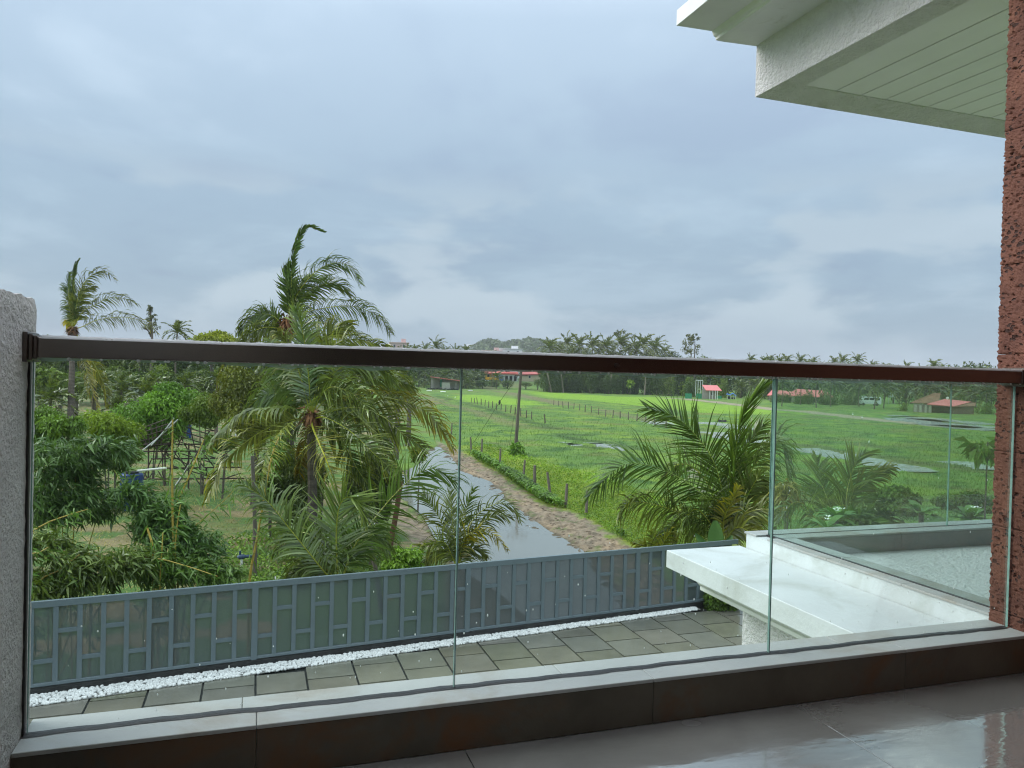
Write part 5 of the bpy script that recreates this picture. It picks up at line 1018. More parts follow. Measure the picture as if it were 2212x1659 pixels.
bamboo_mass('bamboo leaf clump drooping over the dry grass', [(345, 1100, 50, 28, 500), (290, 1065, 36, 30, 420), (360, 1150, 58, 34, 700), (420, 1180, 62, 34, 700), (310, 1140, 30, 40, 300)], 14.3, 2, ((0.7, 1.0, 0.9), (1.3, 1.7, 1.1)))
bamboo_mass('low bamboo leaves along the top of the fence by the wall end', [(110, 1262, 60, 32, 900), (90, 1180, 50, 30, 500), (200, 1240, 60, 38, 700), (275, 1215, 55, 36, 500), (160, 1205, 55, 22, 350)], 13.2, 3, ((0.8, 0.95, 0.6), (1.6, 1.6, 0.8)))
bamboo_mass('low bamboo leaves along the fence left of the young palm', [(340, 1225, 60, 32, 700), (420, 1228, 60, 24, 600), (480, 1235, 45, 16, 300)], 13.8, 4, ((0.7, 1.0, 0.7), (1.4, 1.7, 0.9)))
# low green ground plants in the garden and dry grass litter
def scatter(name, label, pxpoly, n, z, h, wdt, cols, seed, blades=1, lean=0.5, m='grass', power=1.0, dens_far=False, broad=False, test=None, kindw=True, gcol=None):
    r = np.random.default_rng(seed); P_ = np.array(pxpoly); lo, hi = P_.min(0), P_.max(0); pts = []
    while sum(len(p) for p in pts) < n:
        q = np.stack([r.uniform(lo[0], hi[0], n), r.uniform(lo[1], hi[1], n)], 1); ins = sdf(q[:, 0], q[:, 1], [tuple(p) for p in pxpoly]) < 0; q = q[ins]
        D_ = FW + RT * (q[:, :1] - 1106) / F - UP * (q[:, 1:] - 829.5) / F; W_ = CAM + D_ * ((z - CAM[2]) / D_[:, 2])[:, None]
        if test is not None: W_ = W_[test(W_[:, 0], W_[:, 1])]
        pts.append(W_[:, :2])
    XY = np.concatenate(pts)[:n]; d = np.hypot(XY[:, 0], XY[:, 1]); Zg = terrain(XY[:, 0], XY[:, 1]); sc_ = np.clip(d / 28, 0.8, 3.0)[:, None] ** power
    XY = XY.repeat(blades, 0) + r.normal(0, 0.04, (n * blades, 2)) * sc_.repeat(blades, 0); N_ = len(XY); Zg = Zg.repeat(blades); s_ = sc_.repeat(blades, 0)
    a = r.uniform(0, 2 * pi, (N_, 1)); H = h * r.uniform(0.5, 1.3, (N_, 1)) * s_ ** 0.6; ln = np.concatenate([np.cos(a), np.sin(a), np.zeros((N_, 1))], 1) * lean * H * r.uniform(0.2, 1.2, (N_, 1)) + WIND * np.array([1, 1, 0]) * 0.2 * H
    wv = np.concatenate([-np.sin(a), np.cos(a), np.zeros((N_, 1))], 1) * wdt * s_ * r.uniform(0.7, 1.3, (N_, 1)); B = np.c_[XY, Zg - 0.01]; up_ = np.array([0, 0, 1.]) * H
    if broad: V = np.stack([B + up_ * 0.6, B + up_ + ln * 0.5 - wv, B + up_ * 0.9 + ln * 1.2, B + up_ * 1.0 + ln * 0.5 + wv], 1); kq = 4
    else: V = np.stack([B - wv, B + wv, B + up_ + ln], 1); kq = 3
    t_ = r.uniform(0, 1, (N_, 1)); cc = (np.array(cols[0]) * (1 - t_) + np.array(cols[1]) * t_)
    t2 = sm(-0.3, 0.7, vnoise(XY[:, 0], XY[:, 1], 9, 3, seed + 3))[:, None]; cc = cc * (0.8 + 0.45 * t2)
    if gcol is not None: cc = gcolor(XY[:, 0], XY[:, 1]) / np.array(gcol) * r.uniform(0.72, 1.3, (N_, 1)) * np.array([1.0, 1.05, 1.0])
    return tag(obj(name, MB().addq(V.reshape(-1, 3), np.arange(kq * N_).reshape(N_, kq), np.repeat(cc, kq, axis=0)), M[m]), label, name.replace('_', ' '), None, 'stuff')
notwater = lambda x, y: (terrain(x, y) > -0.86) & (sdf(x, y, MUDR) > 0.05) & (sdf(x, y, MUDL) > -0.3)
scatter('ground_plants', 'low bright green weeds behind the middle of the fence', [(470, 1180), (560, 1150), (850, 1140), (880, 1240), (480, 1290), (400, 1290)], 5200, -0.52, 0.22, 0.05, ((0.7, 1.1, 0.6), (1.8, 2.2, 0.7)), 31, broad=True, m='leaf', test=lambda x, y: sdf(x, y, GARD) < -0.1)
scatter('dry_grass', 'brown flattened dry grass over the garden ground', [(60, 1000), (620, 1000), (850, 1120), (850, 1240), (60, 1320)], 16000, -0.52, 0.07, 0.012, ((2.4, 1.1, 2.2), (3.8, 1.5, 3.5)), 32, lean=2.2, test=lambda x, y: sdf(x, y, GARD) < -0.3)
scatter('garden_grass', 'short green grass around the steel frame', [(60, 880), (600, 900), (800, 1000), (600, 1080), (60, 1080)], 9000, -0.52, 0.09, 0.012, ((0.9, 1.0, 0.8), (1.6, 1.3, 1.0)), 33, gcol=(0.115, 0.24, 0.035), test=lambda x, y: sdf(x, y, GARD) < -0.3)
scatter('field_grass', 'long wet field grass beyond the fence posts', [(930, 850), (1200, 845), (1700, 900), (2145, 925), (2145, 1110), (1500, 1180), (1330, 1175), (1100, 1040), (960, 960)], 65000, -0.8, 0.11, 0.011, ((0.7, 0.8, 0.8), (1.25, 1.15, 0.9)), 34, test=notwater, gcol=(0.115, 0.24, 0.035), power=0.75)
scatter('track_creeper', 'yellow green creeper covering the bank below the leaning pole', [(1015, 960), (1060, 962), (1115, 980), (1200, 1008), (1290, 1030), (1420, 1075), (1520, 1190), (1345, 1175), (1270, 1135), (1180, 1090), (1110, 1040), (1050, 1008), (1010, 988)], 16000, -0.8, 0.13, 0.03, ((1.0, 1.6, 0.4), (2.3, 2.7, 0.3)), 35, broad=True, m='leaf', test=notwater)
scatter('track_weeds', 'dark weeds around the foot of the laterite posts', [(1010, 985), (1050, 1000), (1110, 1030), (1180, 1080), (1270, 1125), (1345, 1165), (1340, 1190), (1260, 1140), (1170, 1095), (1100, 1045), (1040, 1008)], 5000, -0.8, 0.3, 0.05, ((0.6, 1.0, 0.4), (1.3, 1.9, 0.5)), 36, broad=True, m='leaf', test=notwater)
scatter('water_weeds', 'thin sedge tips poking through the flooded track', [(960, 1040), (1060, 1060), (1250, 1200), (960, 1230), (900, 1110)], 380, -0.86, 0.07, 0.006, ((0.5, 0.6, 0.5), (0.9, 0.9, 0.6)), 37, power=0.2)
# mud clods along the track
r = np.random.default_rng(5); b = MB(); q = 0; mp_ = np.array(MUDR)
while q < 2600:
    x, y = r.uniform(4, 20), r.uniform(16, 62)
    if sdf(np.array([x]), np.array([y]), MUDR)[0] < -0.05 and y < 60:
        s = r.uniform(0.3, 1) ** 3 * 0.055; b.ball((x, y, gz(x, y) - s * 0.1), (s * r.uniform(.8, 2), s * r.uniform(.8, 2), s * 0.6), np.array([1, 1, 1]) * r.uniform(0.8, 1.25), nu=5, nv=3); q += 1
M['mud'] = mat('brown_mud', (0.25, 0.185, 0.13), 0.75, var=0.2, tint=True, bump=0.4, bscale=20)
tag(obj('mud_clods', b, M['mud']), 'clods of brown mud churned up beside the flooded track', 'mud', None, 'stuff')
# steel space frame standing in the garden
def Zf(x, y): return ((450 + x / 4.148) / 1.8228, (1600 + y / 4.148) / 1.8228)
ft = empty('steel_lattice_frame', 'rusty steel lattice roof frame standing unfinished in the garden', 'frame', tuple(at_z(*Zf(1215, 1410), -0.55)))
o_ = np.array(ft.location)
segs = []
for y_, xa, xb in ((620, 480, 1650), (730, 480, 1850), (850, 600, 1850), (1000, 850, 2074), (1180, 470, 2200), (1410, 850, 1490)): segs.append(((xa, y_ + 8), (xb, y_ - 6), 0))
for x_, ya, yb in ((830, 700, 1300), (1218, 600, 1420), (560, 600, 1190), (1510, 1000, 1110), (700, 560, 850)): segs.append(((x_, ya), (x_ - 4, yb), 0))
for a, c in (((1218, 260), (1490, 1400)), ((1480, 400), (1640, 400)), ((590, 620), (1560, 1145)), ((830, 690), (980, 1010)), ((1050, 760), (1700, 950)), ((860, 600), (1180, 1000)), ((1240, 1060), (1490, 1395)), ((1040, 760), (1170, 1000)), ((780, 1060), (850, 1290)), ((1110, 470), (950, 900)), ((460, 1210), (600, 880)), ((900, 620), (700, 1010)), ((480, 1080), (560, 1190)), ((560, 1190), (620, 1090)), ((1440, 740), (1640, 1000)), ((1370, 870), (1560, 1120)), ((980, 980), (1570, 1150)), ((720, 1060), (800, 1195)), ((1100, 530), (1250, 790)), ((1580, 1140), (1760, 960)), ((1760, 820), (2000, 640)), ((1850, 1160), (2074, 1090)), ((840, 780), (910, 850)), ((780, 760), (830, 850)), ((1170, 1000), (1220, 850))): segs.append((a, c, 0))
for k_ in range(6): segs.append(((60 + 70 * k_, 500 + 38 * k_), (840 + 45 * k_, 215 + 70 * k_), -1.2 + 0.3 * k_))
for k_ in range(6): segs.append(((1030 + 10 * k_, 200 + 95 * k_), (1640 + 60 * k_, 400 + 105 * k_), 0.8 - 0.25 * k_))
for k_ in range(5): segs.append(((400 + 95 * k_, 300 + 0 * k_), (530 + 60 * k_, 620), -0.6))
D0 = float((np.array(at_z(*Zf(1215, 1410), -0.55)) - CAM) @ FW)
for i, (a, c, dz_) in enumerate(segs):
    A = at_depth(*Zf(*a), D0 + dz_ + (i % 3) * 0.05) - o_; B = at_depth(*Zf(*c), D0 + dz_ + (i % 2) * 0.08) - o_
    obj('strut', MB().tube([A, B], 0.034 if i < 11 else 0.026, 5), M['rust'], ft)
for i, (a, c) in enumerate((((980, 190), (600, 640)), ((1040, 215), (460, 720)), ((1560, 400), (980, 1350)), ((1470, 560), (1000, 1290)))):
    A = at_depth(*Zf(*a), D0 - 0.3) ; B = at_depth(*Zf(*c), D0 - 0.9); m_ = (A + B) / 2; 
    tag(obj('pipe', MB().tube(bez([A - B, (A - B) / 2 - (0, 0, 0.05), (0, 0, 0)], 8), 0.03, 7), M['pole'] if i == 2 else M['pipe'], None, loc=B), ('pale pipe leaning on the steel frame, uppermost of the left pair', 'pale bent pipe leaning on the steel frame under its neighbour', 'dark pole leaning across the right side of the steel frame', 'pale pole beside the dark one leaning on the steel frame')[i], 'pipe', 'pipes leaning on the steel frame')
A = at_depth(*Zf(370, 1055), 30); B = at_depth(*Zf(850, 1008), 30); tag(obj('pipe', MB().tube([(0, 0, 0), B - A], 0.045, 8), M['petal'], None, loc=A), 'white pipe lying level behind the bamboo', 'pipe')
c = at_depth(*Zf(285, 1260), 30); bl = empty('blue_tank', 'blue plastic water tank half hidden behind the bamboo leaves', 'tank', (c[0], c[1], -0.5))
obj('tank_body', MB().tube([(0, 0, 0), (0, 0, c[2] + 0.5 + 0.35), (0, 0, c[2] + 0.5 + 0.4)], (0.42, 0.42, 0.36), 20), M['blue'], bl, smooth=False); obj('lid', MB().tube([(0, 0, c[2] + 0.9), (0, 0, c[2] + 0.97)], 0.25, 14), M['dark'], bl)
c = at_terr(*Zf(1190, 515)); d_ = empty('blue_drum', 'small blue drum on the grass beyond the steel frame', 'drum', c); hh = 33 / F * float((c - CAM) @ FW) * 0.9
obj('drum_body', MB().tube([(0, 0, 0), (0, 0, hh * .33), (0, 0, hh * .34), (0, 0, hh * .66), (0, 0, hh * .67), (0, 0, hh)], np.array([1, 1, 1.06, 1.06, 1, 1]) * hh * 0.28, 14), M['blue'], d_); obj('rim', MB().tube([(0, 0, hh), (0, 0, hh + 0.05)], hh * 0.3, 14), M['dark'], d_)
c = at_terr(522, 1228); v_ = empty('water_valve', 'small blue valve on a white pipe stub in the weeds', 'valve', (c[0], c[1], -0.52))
obj('pipe_stub', MB().tube([(0, 0, 0), (0, 0, 0.3)], 0.035, 10), M['petal'], v_); obj('valve_body', MB().ball((0, 0, 0.33), (0.14, 0.09, 0.07)).tube([(0.0, 0, 0.33), (0.42, 0.05, 0.33)], 0.045, 8).tube([(-0.05, 0, 0.38), (-0.05, 0, 0.5)], 0.03, 7), mat('dark_blue_plastic', (0.03, 0.06, 0.12), 0.5), v_)
for i, (a, c_, d, lab) in enumerate((((545, 985), (551, 1222), 20.5, 'thin dark wooden post behind the young palm'), ((866, 1040), (838, 1180), 23.5, 'leaning reddish bare trunk at the edge of the water'), ((700, 960), (692, 1090), 27.5, 'thin dark trunk behind the palm trunk'), ((797, 1160), (826, 1232), 18, 'grey bare branch leaning above the fence'))):
    A = at_depth(*c_, d); B = at_depth(*a, d); A[2] = min(A[2], -0.5); o__ = empty('wooden_post', lab, 'post', A); obj('shaft', MB().tube(bez([(0, 0, 0), (B - A) / 2 + (0.03, 0, 0), B - A], 8), np.linspace(0.06, 0.045, 8) * (1.6 if i == 1 else 1), 8, col=(1.1, .6, .4) if i == 1 else (1, 1, 1)), M['bark'] if i == 1 else M['pole'], o__)

# ================================================================== POSTS, POLE, BIRDS IN THE FIELD
def post_row(pts, h, r0, group, labf, m='concrete', dz=0.0):
    me = None
    for i, p in enumerate(pts):
        rr_ = np.random.default_rng(i + int(h * 10)); b = MB(); hh = h * rr_.uniform(0.88, 1.12)
        tl = rr_.normal(0, 0.05, 2) * hh; q0 = r0 * rr_.uniform(0.85, 1.15); b.tube([(0, 0, -0.15), (tl[0] * .5, tl[1] * .5, hh * .5), (tl[0], tl[1], hh)], (q0, q0 * .95, q0 * .8), 5)
        tag(obj('fence_post', b, M[m], None, loc=(p[0], p[1], gz(p[0], p[1]))), labf(i, len(pts)), 'fence post', group)
trk = [(1266, 1112), (1222, 1095), (1190, 1075), (1155, 1055), (1130, 1040), (1080, 1008), (1040, 985), (1018, 975), (975, 937)]
post_row([at_z(x, y, -0.8) for x, y in trk], 1.15, 0.085, 'weathered posts beside the muddy track', lambda i, n_: f'brown weathered post beside the muddy track, {ordn(i)} from the nearest')
Pz = lambda pts, o, s: [at_z((o[0] + x / s) / 1.8228, (o[1] + y / s) / 1.8228, -0.8) for x, y in pts]
R1 = Pz([(705, 930), (740, 935), (775, 940), (815, 955), (855, 965), (895, 985), (937, 990), (984, 1010), (1030, 1015), (1080, 1030), (1133, 1045), (1187, 1058), (1243, 1075), (1305, 1095), (1363, 1110), (1514, 1150)], (1600, 1250), 2.765)
post_row(R1, 1.15, 0.09, 'thin grey posts along the middle bund', lambda i, n_: f'grey post along the middle bund, {ordn(i)} counted from the far end', 'pole')
R2_ = Pz([(497, 955), (548, 965), (602, 985), (657, 990), (716, 1000), (780, 1010), (840, 1028), (910, 1035), (985, 1060), (1063, 1080), (1140, 1098), (1222, 1100), (1310, 1115), (1403, 1127), (1500, 1140), (1605, 1180), (1720, 1205)], (2000, 1250), 2.765)
post_row(R2_, 1.1, 0.085, 'brown posts along the far brown bund', lambda i, n_: f'brown post along the far bund, {ordn(i)} counted from the far end')
# leaning power pole
bp_ = at_z(1113, 977, -0.8); tp_ = at_depth(1126, 797, float((bp_ - CAM) @ FW)); e = empty('utility_pole', 'leaning dark utility pole with a stay wire in the green field', 'pole', bp_); v = tp_ - bp_
obj('shaft', MB().tube([(0, 0, -0.2), v * .5, v], (0.15, 0.125, 0.1), 8), M['pole'], e)
cb = MB(); n_ = np.array([RT[0], RT[1], 0]); 
for dz_, w_ in ((-0.15, 0.75), (-0.5, 0.5)): cb.tube([v + np.array([0, 0, dz_]) - n_ * w_, v + np.array([0, 0, dz_]) + n_ * w_], 0.045, 5)
obj('cross_arm', cb, M['pole'], e)
for i, (t, dz_) in enumerate(((-0.7, 0.0), (-0.3, 0.05), (0.35, 0.05), (0.7, 0.0))): obj('insulator', MB().tube([v + n_ * t + (0, 0, -.1 + dz_), v + n_ * t + (0, 0, 0.02 + dz_), v + n_ * t + (0, 0, 0.12 + dz_)], (0.05, 0.09, 0.04), 7), M['pole'], e)
gp = at_z(1020, 960, -0.8) - bp_; kn = v * 0.0 + gp * 0.42 + v * 0.58
obj('stay_wire', MB().tube(bez([v * .97, kn, gp * .8 + v * .19, gp], 14), 0.018, 4), M['rust'], e); obj('stay_insulator', MB().tube([kn - (0, 0, .18), kn, kn + (0, 0, .18)], (0.05, 0.1, 0.05), 6), M['dark'], e)
q = at_z(1100, 962, -0.8) - bp_; obj('service_wire', MB().tube(bez([v * .9, v * .5 + q * .5 - (0, 0, .2), q], 12), 0.01, 4), M['rust'], e)
# birds
def egret(x, y, h, label, white=True):
    p = at_z(x, y, -0.8); e = empty('egret' if white else 'cormorant', label, 'bird', p, TH + 0.4); m_ = M['feather_white'] if white else M['feather_black']; b = MB()
    b.tube([(-0.22 * h, 0, 0.42 * h), (-0.1 * h, 0, 0.5 * h), (0.08 * h, 0, 0.56 * h), (0.18 * h, 0, 0.62 * h)], np.array([0.02, 0.11, 0.11, 0.05]) * h, 8)
    b.tube([(0.15 * h, 0, 0.6 * h), (0.24 * h, 0, 0.72 * h), (0.17 * h, 0, 0.84 * h), (0.2 * h, 0, 0.96 * h), (0.27 * h, 0, 0.97 * h)], np.array([0.05, 0.035, 0.03, 0.045, 0.02]) * h, 7)
    obj('body', b, m_, e, smooth=True); obj('beak', MB().tube([(0.27 * h, 0, 0.97 * h), (0.38 * h, 0, 0.94 * h)], (0.015 * h, 0.003 * h), 5), M['beak'], e)
    for s in (-1, 1): obj('leg', MB().tube([(0, s * 0.04 * h, 0.45 * h), (0.01, s * 0.05 * h, 0)], 0.012 * h, 5), M['feather_black'], e)
    if not white:
        for s in (-1, 1): obj('wing', MB().add([(0.05 * h, s * 0.06 * h, 0.62 * h), (0.0, s * 0.5 * h, 0.75 * h), (-0.03 * h, s * 0.72 * h, 0.55 * h), (-0.04 * h, s * 0.5 * h, 0.35 * h), (-0.03 * h, s * 0.1 * h, 0.4 * h)], [(0, 1, 2, 3, 4)]), m_, e)
for x, y, h, lab in ((1842, 900, 0.75, 'white egret standing left of the pair near the far road'), (1862, 907, 0.7, 'white egret standing right of the pair near the far road'), (1877, 960, 0.45, 'small white egret in the middle of the wet field'), (983, 862, 0.6, 'tiny white egret in the lime green paddy'), (967, 858, 0.55, 'tiny white egret at the left edge of the lime green paddy')): egret(x, y, h, lab)
egret(1560, 917, 0.9, 'black cormorant drying its spread wings beside the water channel', False)
c = at_z(1640, 936, -0.8)

# ================================================================== FAR BUILDINGS AND VEHICLES
def face(x, y, turn=0.0): return -atan2(ray(x, y)[0], ray(x, y)[1]) + turn
def wins(parent, specs, m='glassdark', frame='hwhite', dep=0.06):
    for (x0, z0, x1, z1, yy) in specs:
        f_ = obj('window', MB().box((x0 - .08, yy - dep, z0 - .08), (x1 + .08, yy, z1 + .08)), M[frame], parent); obj('pane', MB().box((x0, yy - dep - .02, z0), (x1, yy - dep - .003, z1)), M[m], f_)
def roof(name, pts, m, parent, th=0.12):
    P_ = np.array(pts, float); k_ = len(P_); V = np.vstack([P_, P_ - (0, 0, th)]); return obj(name, MB().add(V, [tuple(range(k_)), tuple(range(k_, 2 * k_))[::-1]] + [(i, (i + 1) % k_, k_ + (i + 1) % k_, k_ + i) for i in range(k_)]), M[m], parent)
# open shed left
p = at_terr(960, 842); s = float((p - CAM) @ FW) / F; e = empty('concrete_shed', 'open concrete shed with a red edged sloping roof at the field edge', 'shed', p, face(960, 842))
U = s; obj('wall', MB().box((-28 * U, 20 * U, 0), (32 * U, 20.8 * U, 22 * U)), M['hgrey'], e)
obj('pillar', MB().box((-29 * U, -1 * U, 0), (-25 * U, 3 * U, 27 * U)), M['hgrey'], e); obj('pillar', MB().box((24 * U, -1 * U, 0), (26 * U, 2 * U, 20 * U)), M['hgrey'], e)
obj('partition', MB().box((-25 * U, 19 * U, 0), (-12 * U, 20 * U, 24 * U)), M['hgrey'], e)
obj('front_panel', MB().box((-6 * U, -2 * U, 0), (12 * U, -1 * U, 16 * U)), M['board'], e)
roof('roof', [(-31 * U, -6 * U, 28 * U), (38 * U, -6 * U, 20 * U), (38 * U, 26 * U, 20 * U), (-31 * U, 26 * U, 28 * U)], 'hred', e, 1.2 * U)
obj('green_door', MB().box((-10 * U, 14 * U, 6 * U), (-5 * U, 15 * U, 22 * U)), M['green_paint'], e); obj('rear_wall', MB().box((8 * U, 17 * U, 0), (24 * U, 18 * U, 18 * U)), M['board'], e)
r = np.random.default_rng(3); b = MB()
for i in range(160): q_ = r.uniform(0.3, 1.6) * U; b.ball((r.uniform(-38, 30) * U, r.uniform(-8, 6) * U, q_ * .4 + r.uniform(0, 2) * U), (q_ * 1.6, q_, q_), nu=5, nv=3)
tag(obj('rubble_heap', b, M['dark'], None, loc=p, rz=face(960, 842)), 'heap of dark rubble in front of the concrete shed', 'rubble', None, 'stuff')
for i, (dx, dy, lab) in enumerate(((-36, -9, 'white sack left of the concrete shed'), (-6, -16, 'white sacks on the grass in front of the shed'), (53, 0, 'pale sack heap under the small palm right of the shed'))):
    pb = at_terr(960 + dx, 842 - dy * .35 + (3 if dx > 50 else 0)); b = MB(); 
    for q_ in range(3): b.ball((q_ * 3 * U, (q_ % 2) * 2 * U, 1.2 * U), (2.6 * U, 2 * U, 1.3 * U), nu=7, nv=5)
    tag(obj('sack', b, M['petal'] if i < 2 else M['pipe'], None, smooth=True, loc=pb), lab, 'sack')
# white house with red band and arches
d_h = 345; p = at_range(1084, 821, d_h); s = d_h / F; zb = gz(p[0], p[1]); p[2] = at_range(1084, 823, d_h)[2]; e = empty('arched_house', 'two storey white house with red band and arched veranda', 'house', p, face(1092, 821)); U = s
x0, x1 = -14, 34
obj('wall', MB().box((x0 * U, 14 * U, -3), (x1 * U, 40 * U, 21 * U)), M['hwhite'], e)
k_ = 5; wdt = (x1 - x0) / k_
for i in range(k_):
    xa = x0 + i * wdt; V = []; Fq = []; seg = 8; R_ = wdt * 0.42; cx = xa + wdt / 2
    b = MB(); top = 17.0
    arc = [(cx - R_ * cos(t), 8.5 + R_ * sin(t)) for t in np.linspace(0, pi, seg + 1)]
    for j in range(seg): b.add([(arc[j][0] * U, 0, arc[j][1] * U), (arc[j + 1][0] * U, 0, arc[j + 1][1] * U), (arc[j + 1][0] * U, 0, top * U), (arc[j][0] * U, 0, top * U)], [(0, 1, 2, 3)])
    obj('arch', b, M['hwhite'], e)
    obj('column', MB().box(((xa - .8) * U, -.5 * U, -6 * U), ((xa + .8) * U, .5 * U, 17 * U)), M['hwhite'], e)
    obj('opening_shade_panel', MB().box(((xa + 2) * U, 13.3 * U, 0), ((xa + wdt - 2) * U, 13.9 * U, 11 * U)), M['dark'], e)  # solid dark board painted as the shade inside the doorway
obj('veranda_floor', MB().box((x0 * U, -1 * U, -6), (x1 * U, 14 * U, 0.1)), M['hgrey'], e)
roof('roof', [(-40 * U, -3 * U, 17 * U), (36 * U, -3 * U, 17 * U), (34 * U, 16 * U, 21 * U), (-36 * U, 16 * U, 21 * U)], 'hred', e, 0.5)
obj('upper_storey', MB().box((0, 14 * U, 20 * U), (32 * U, 40 * U, 47 * U)), M['hwhite'], e)
wins(e, [(8 * U, 24 * U, 13 * U, 33 * U, 14 * U), (22 * U, 24 * U, 28 * U, 33 * U, 14 * U)])
obj('shutter', MB().box((24.5 * U, 12.6 * U, 24 * U), (28 * U, 13.2 * U, 33 * U)), M['green_paint'], e)
obj('roof_slab', MB().box((-3 * U, 12 * U, 47 * U), (36 * U, 42 * U, 48.5 * U)), M['hwhite'], e); obj('water_tank', MB().box((14 * U, 22 * U, 48.5 * U), (22 * U, 30 * U, 56 * U)), M['hwhite'], e)
obj('side_wing', MB().box((-38 * U, 10 * U, -3), (-14.1 * U, 30 * U, 20 * U)), M['hyellow'], e); wins(e, [(-32 * U, 7 * U, -27 * U, 14 * U, 10 * U)])
obj('chimney', MB().box((-9 * U, 18 * U, 20 * U), (-5 * U, 22 * U, 31 * U)), M['hred'], e)
p = at_range(1150, 819, 352); p[2] = at_range(1150, 822, 352)[2]; e = empty('red_roofed_house', 'low house with long red roof half hidden by palms', 'house', p, face(1150, 819)); U = 352 / F
obj('wall', MB().box((-24 * U, 0, -3), (20 * U, 20 * U, 14 * U)), M['hcream'], e); roof('roof', [(-28 * U, -3 * U, 13 * U), (24 * U, -3 * U, 15 * U), (24 * U, 22 * U, 20 * U), (-28 * U, 22 * U, 20 * U)], 'hred', e, 0.4); wins(e, [(-8 * U, 5 * U, -4 * U, 10 * U, 0)])
for i, (x, y0_, y1_, w_, d, m_, lab, ww) in enumerate(((862, 741, 760, 20, 380, 'hpink', 'pink flat roofed block rising above the rail beside the tall palm', 2), (1098, 754, 775, 30, 480, 'hwhite', 'white flat roofed block in front of the hill', 3), (1062, 758, 775, 22, 470, 'hpink', 'pale pink house top in front of the hill', 2), (1004, 752, 770, 16, 400, 'hwhite', 'small white house top between the palms', 1), (925, 790, 815, 22, 380, 'hgrey', 'grey roofed building behind the shed', 2), (1175, 790, 808, 30, 365, 'hgrey', 'grey building beside the white arched house', 2))):
    p = at_range(x, y1_, d); U = d / F; h_ = (y1_ - y0_) * U; e = empty('flat_roofed_house', lab, 'house', (p[0], p[1], p[2]), face(x, y1_)); obj('wall', MB().box((-w_ * U, 0, -12), (w_ * U, 14, h_)), M[m_], e); obj('roof_slab', MB().box((-w_ * U - .4, -.4, h_), (w_ * U + .4, 14.4, h_ + .35)), M[m_], e)
    wins(e, [((-w_ + 2 * w_ * (j + .5) / ww - 2) * U, h_ * .45, (-w_ + 2 * w_ * (j + .5) / ww + 2) * U, h_ * .8, 0) for j in range(ww)]); obj('stair_head', MB().box((w_ * U * .2, 3, h_ + .35), (w_ * U * .7, 8, h_ + 2.2)), M[m_], e)
def wheel(parent, x, y, z, r_, w_=0.25):
    t_ = obj('wheel', MB().tube([(x, y - w_ / 2, z), (x, y + w_ / 2, z)], r_, 14), M['tyre'], parent); obj('rim', MB().tube([(x, y - w_ / 2 - .01, z), (x, y - w_ / 2 + .01, z)], r_ * .55, 10), M['car_white'], t_)
def truck(x, y, d, label, L_, cabm, bedm, H, cabL=1.9):
    p = at_range(x, y, d); e = empty('parked_truck', label, 'truck', p, face(x, y)); xf = L_ / 2
    c = obj('cab', MB().add([(a, yy, z) for yy in (0, 2.1) for a, z in ((xf - cabL, .6), (xf, .6), (xf, 1.5), (xf - .35, H), (xf - cabL, H))], [(0, 1, 2, 3, 4), (9, 8, 7, 6, 5), (0, 5, 6, 1), (1, 6, 7, 2), (2, 7, 8, 3), (3, 8, 9, 4), (4, 9, 5, 0)]), M[cabm], e)
    obj('side_window', MB().add([(xf - cabL + .3, -.015, 1.5), (xf - .25, -.015, 1.5), (xf - .5, -.015, H - .2), (xf - cabL + .3, -.015, H - .2)], [(0, 1, 2, 3)]), M['glassdark'], c)
    obj('windscreen', MB().add([(xf + .01, .15, 1.5), (xf + .01, 1.95, 1.5), (xf - .32, 1.95, H - .12), (xf - .32, .15, H - .12)], [(0, 1, 2, 3)]), M['glassdark'], c)
    obj('chassis', MB().box((-xf, .3, .5), (xf - .2, 1.8, .8)), M['dark'], e)
    b_ = obj('load_bed', MB().box((-xf, 0, .85), (xf - cabL - .15, .08, 2.05)).box((-xf, 2.02, .85), (xf - cabL - .15, 2.1, 2.05)).box((-xf, .08, .85), (-xf + .08, 2.02, 2.05)).box((xf - cabL - .23, .08, .85), (xf - cabL - .15, 2.02, 2.3)).box((-xf + .08, .08, .85), (xf - cabL - .23, 2.02, .95)), M[bedm], e)
    for i in range(5): obj('rib', MB().box((-xf + .5 + i * (L_ - cabL - .8) / 4, -.05, .85), (-xf + .62 + i * (L_ - cabL - .8) / 4, 0, 2.05)), M[bedm], b_)
    for wx in (xf - .9, -xf + .9, -xf + 2.0): wheel(e, wx, .15, .48, .48)
    return e
truck(1066, 825, 325, 'tipper truck with blue cab and yellow load bed parked on the road', 8.6, 'car_blue', 'car_yellow', 2.9)
truck(1034, 823, 322, 'small goods truck with white cab and yellow box', 5.2, 'car_white', 'car_yellow', 2.4, 1.7)
# small house with pinkish sheet roof, tank stand, tarpaulin shelter
p = at_terr(1535, 862); U = float((p - CAM) @ FW) / F; e = empty('small_farm_house', 'small unplastered house with bright pink red sheet roof', 'house', p, face(1535, 862))
obj('wall', MB().box((-18 * U, 0, -1), (12 * U, 16 * U, 22 * U)), M['hgrey'], e); obj('lean_wall', MB().box((-18.5 * U, -1 * U, -.5), (-5 * U, -0.1, 12 * U)), M['hgrey'], e)
wins(e, [(1 * U, 8 * U, 5 * U, 17 * U, 0)])
roof('roof', [(-10 * U, -8 * U, 19 * U), (23 * U, -8 * U, 19 * U), (13 * U, 18 * U, 30 * U), (-19 * U, 18 * U, 30 * U)], 'pinkroof', e, 1 * U)
for xx in (-2, 4, 10, 14): obj('pillar', MB().box(((xx - .6) * U, -8 * U, -1), ((xx + .6) * U, -7 * U, 18.5 * U)), M['hwhite'], e)
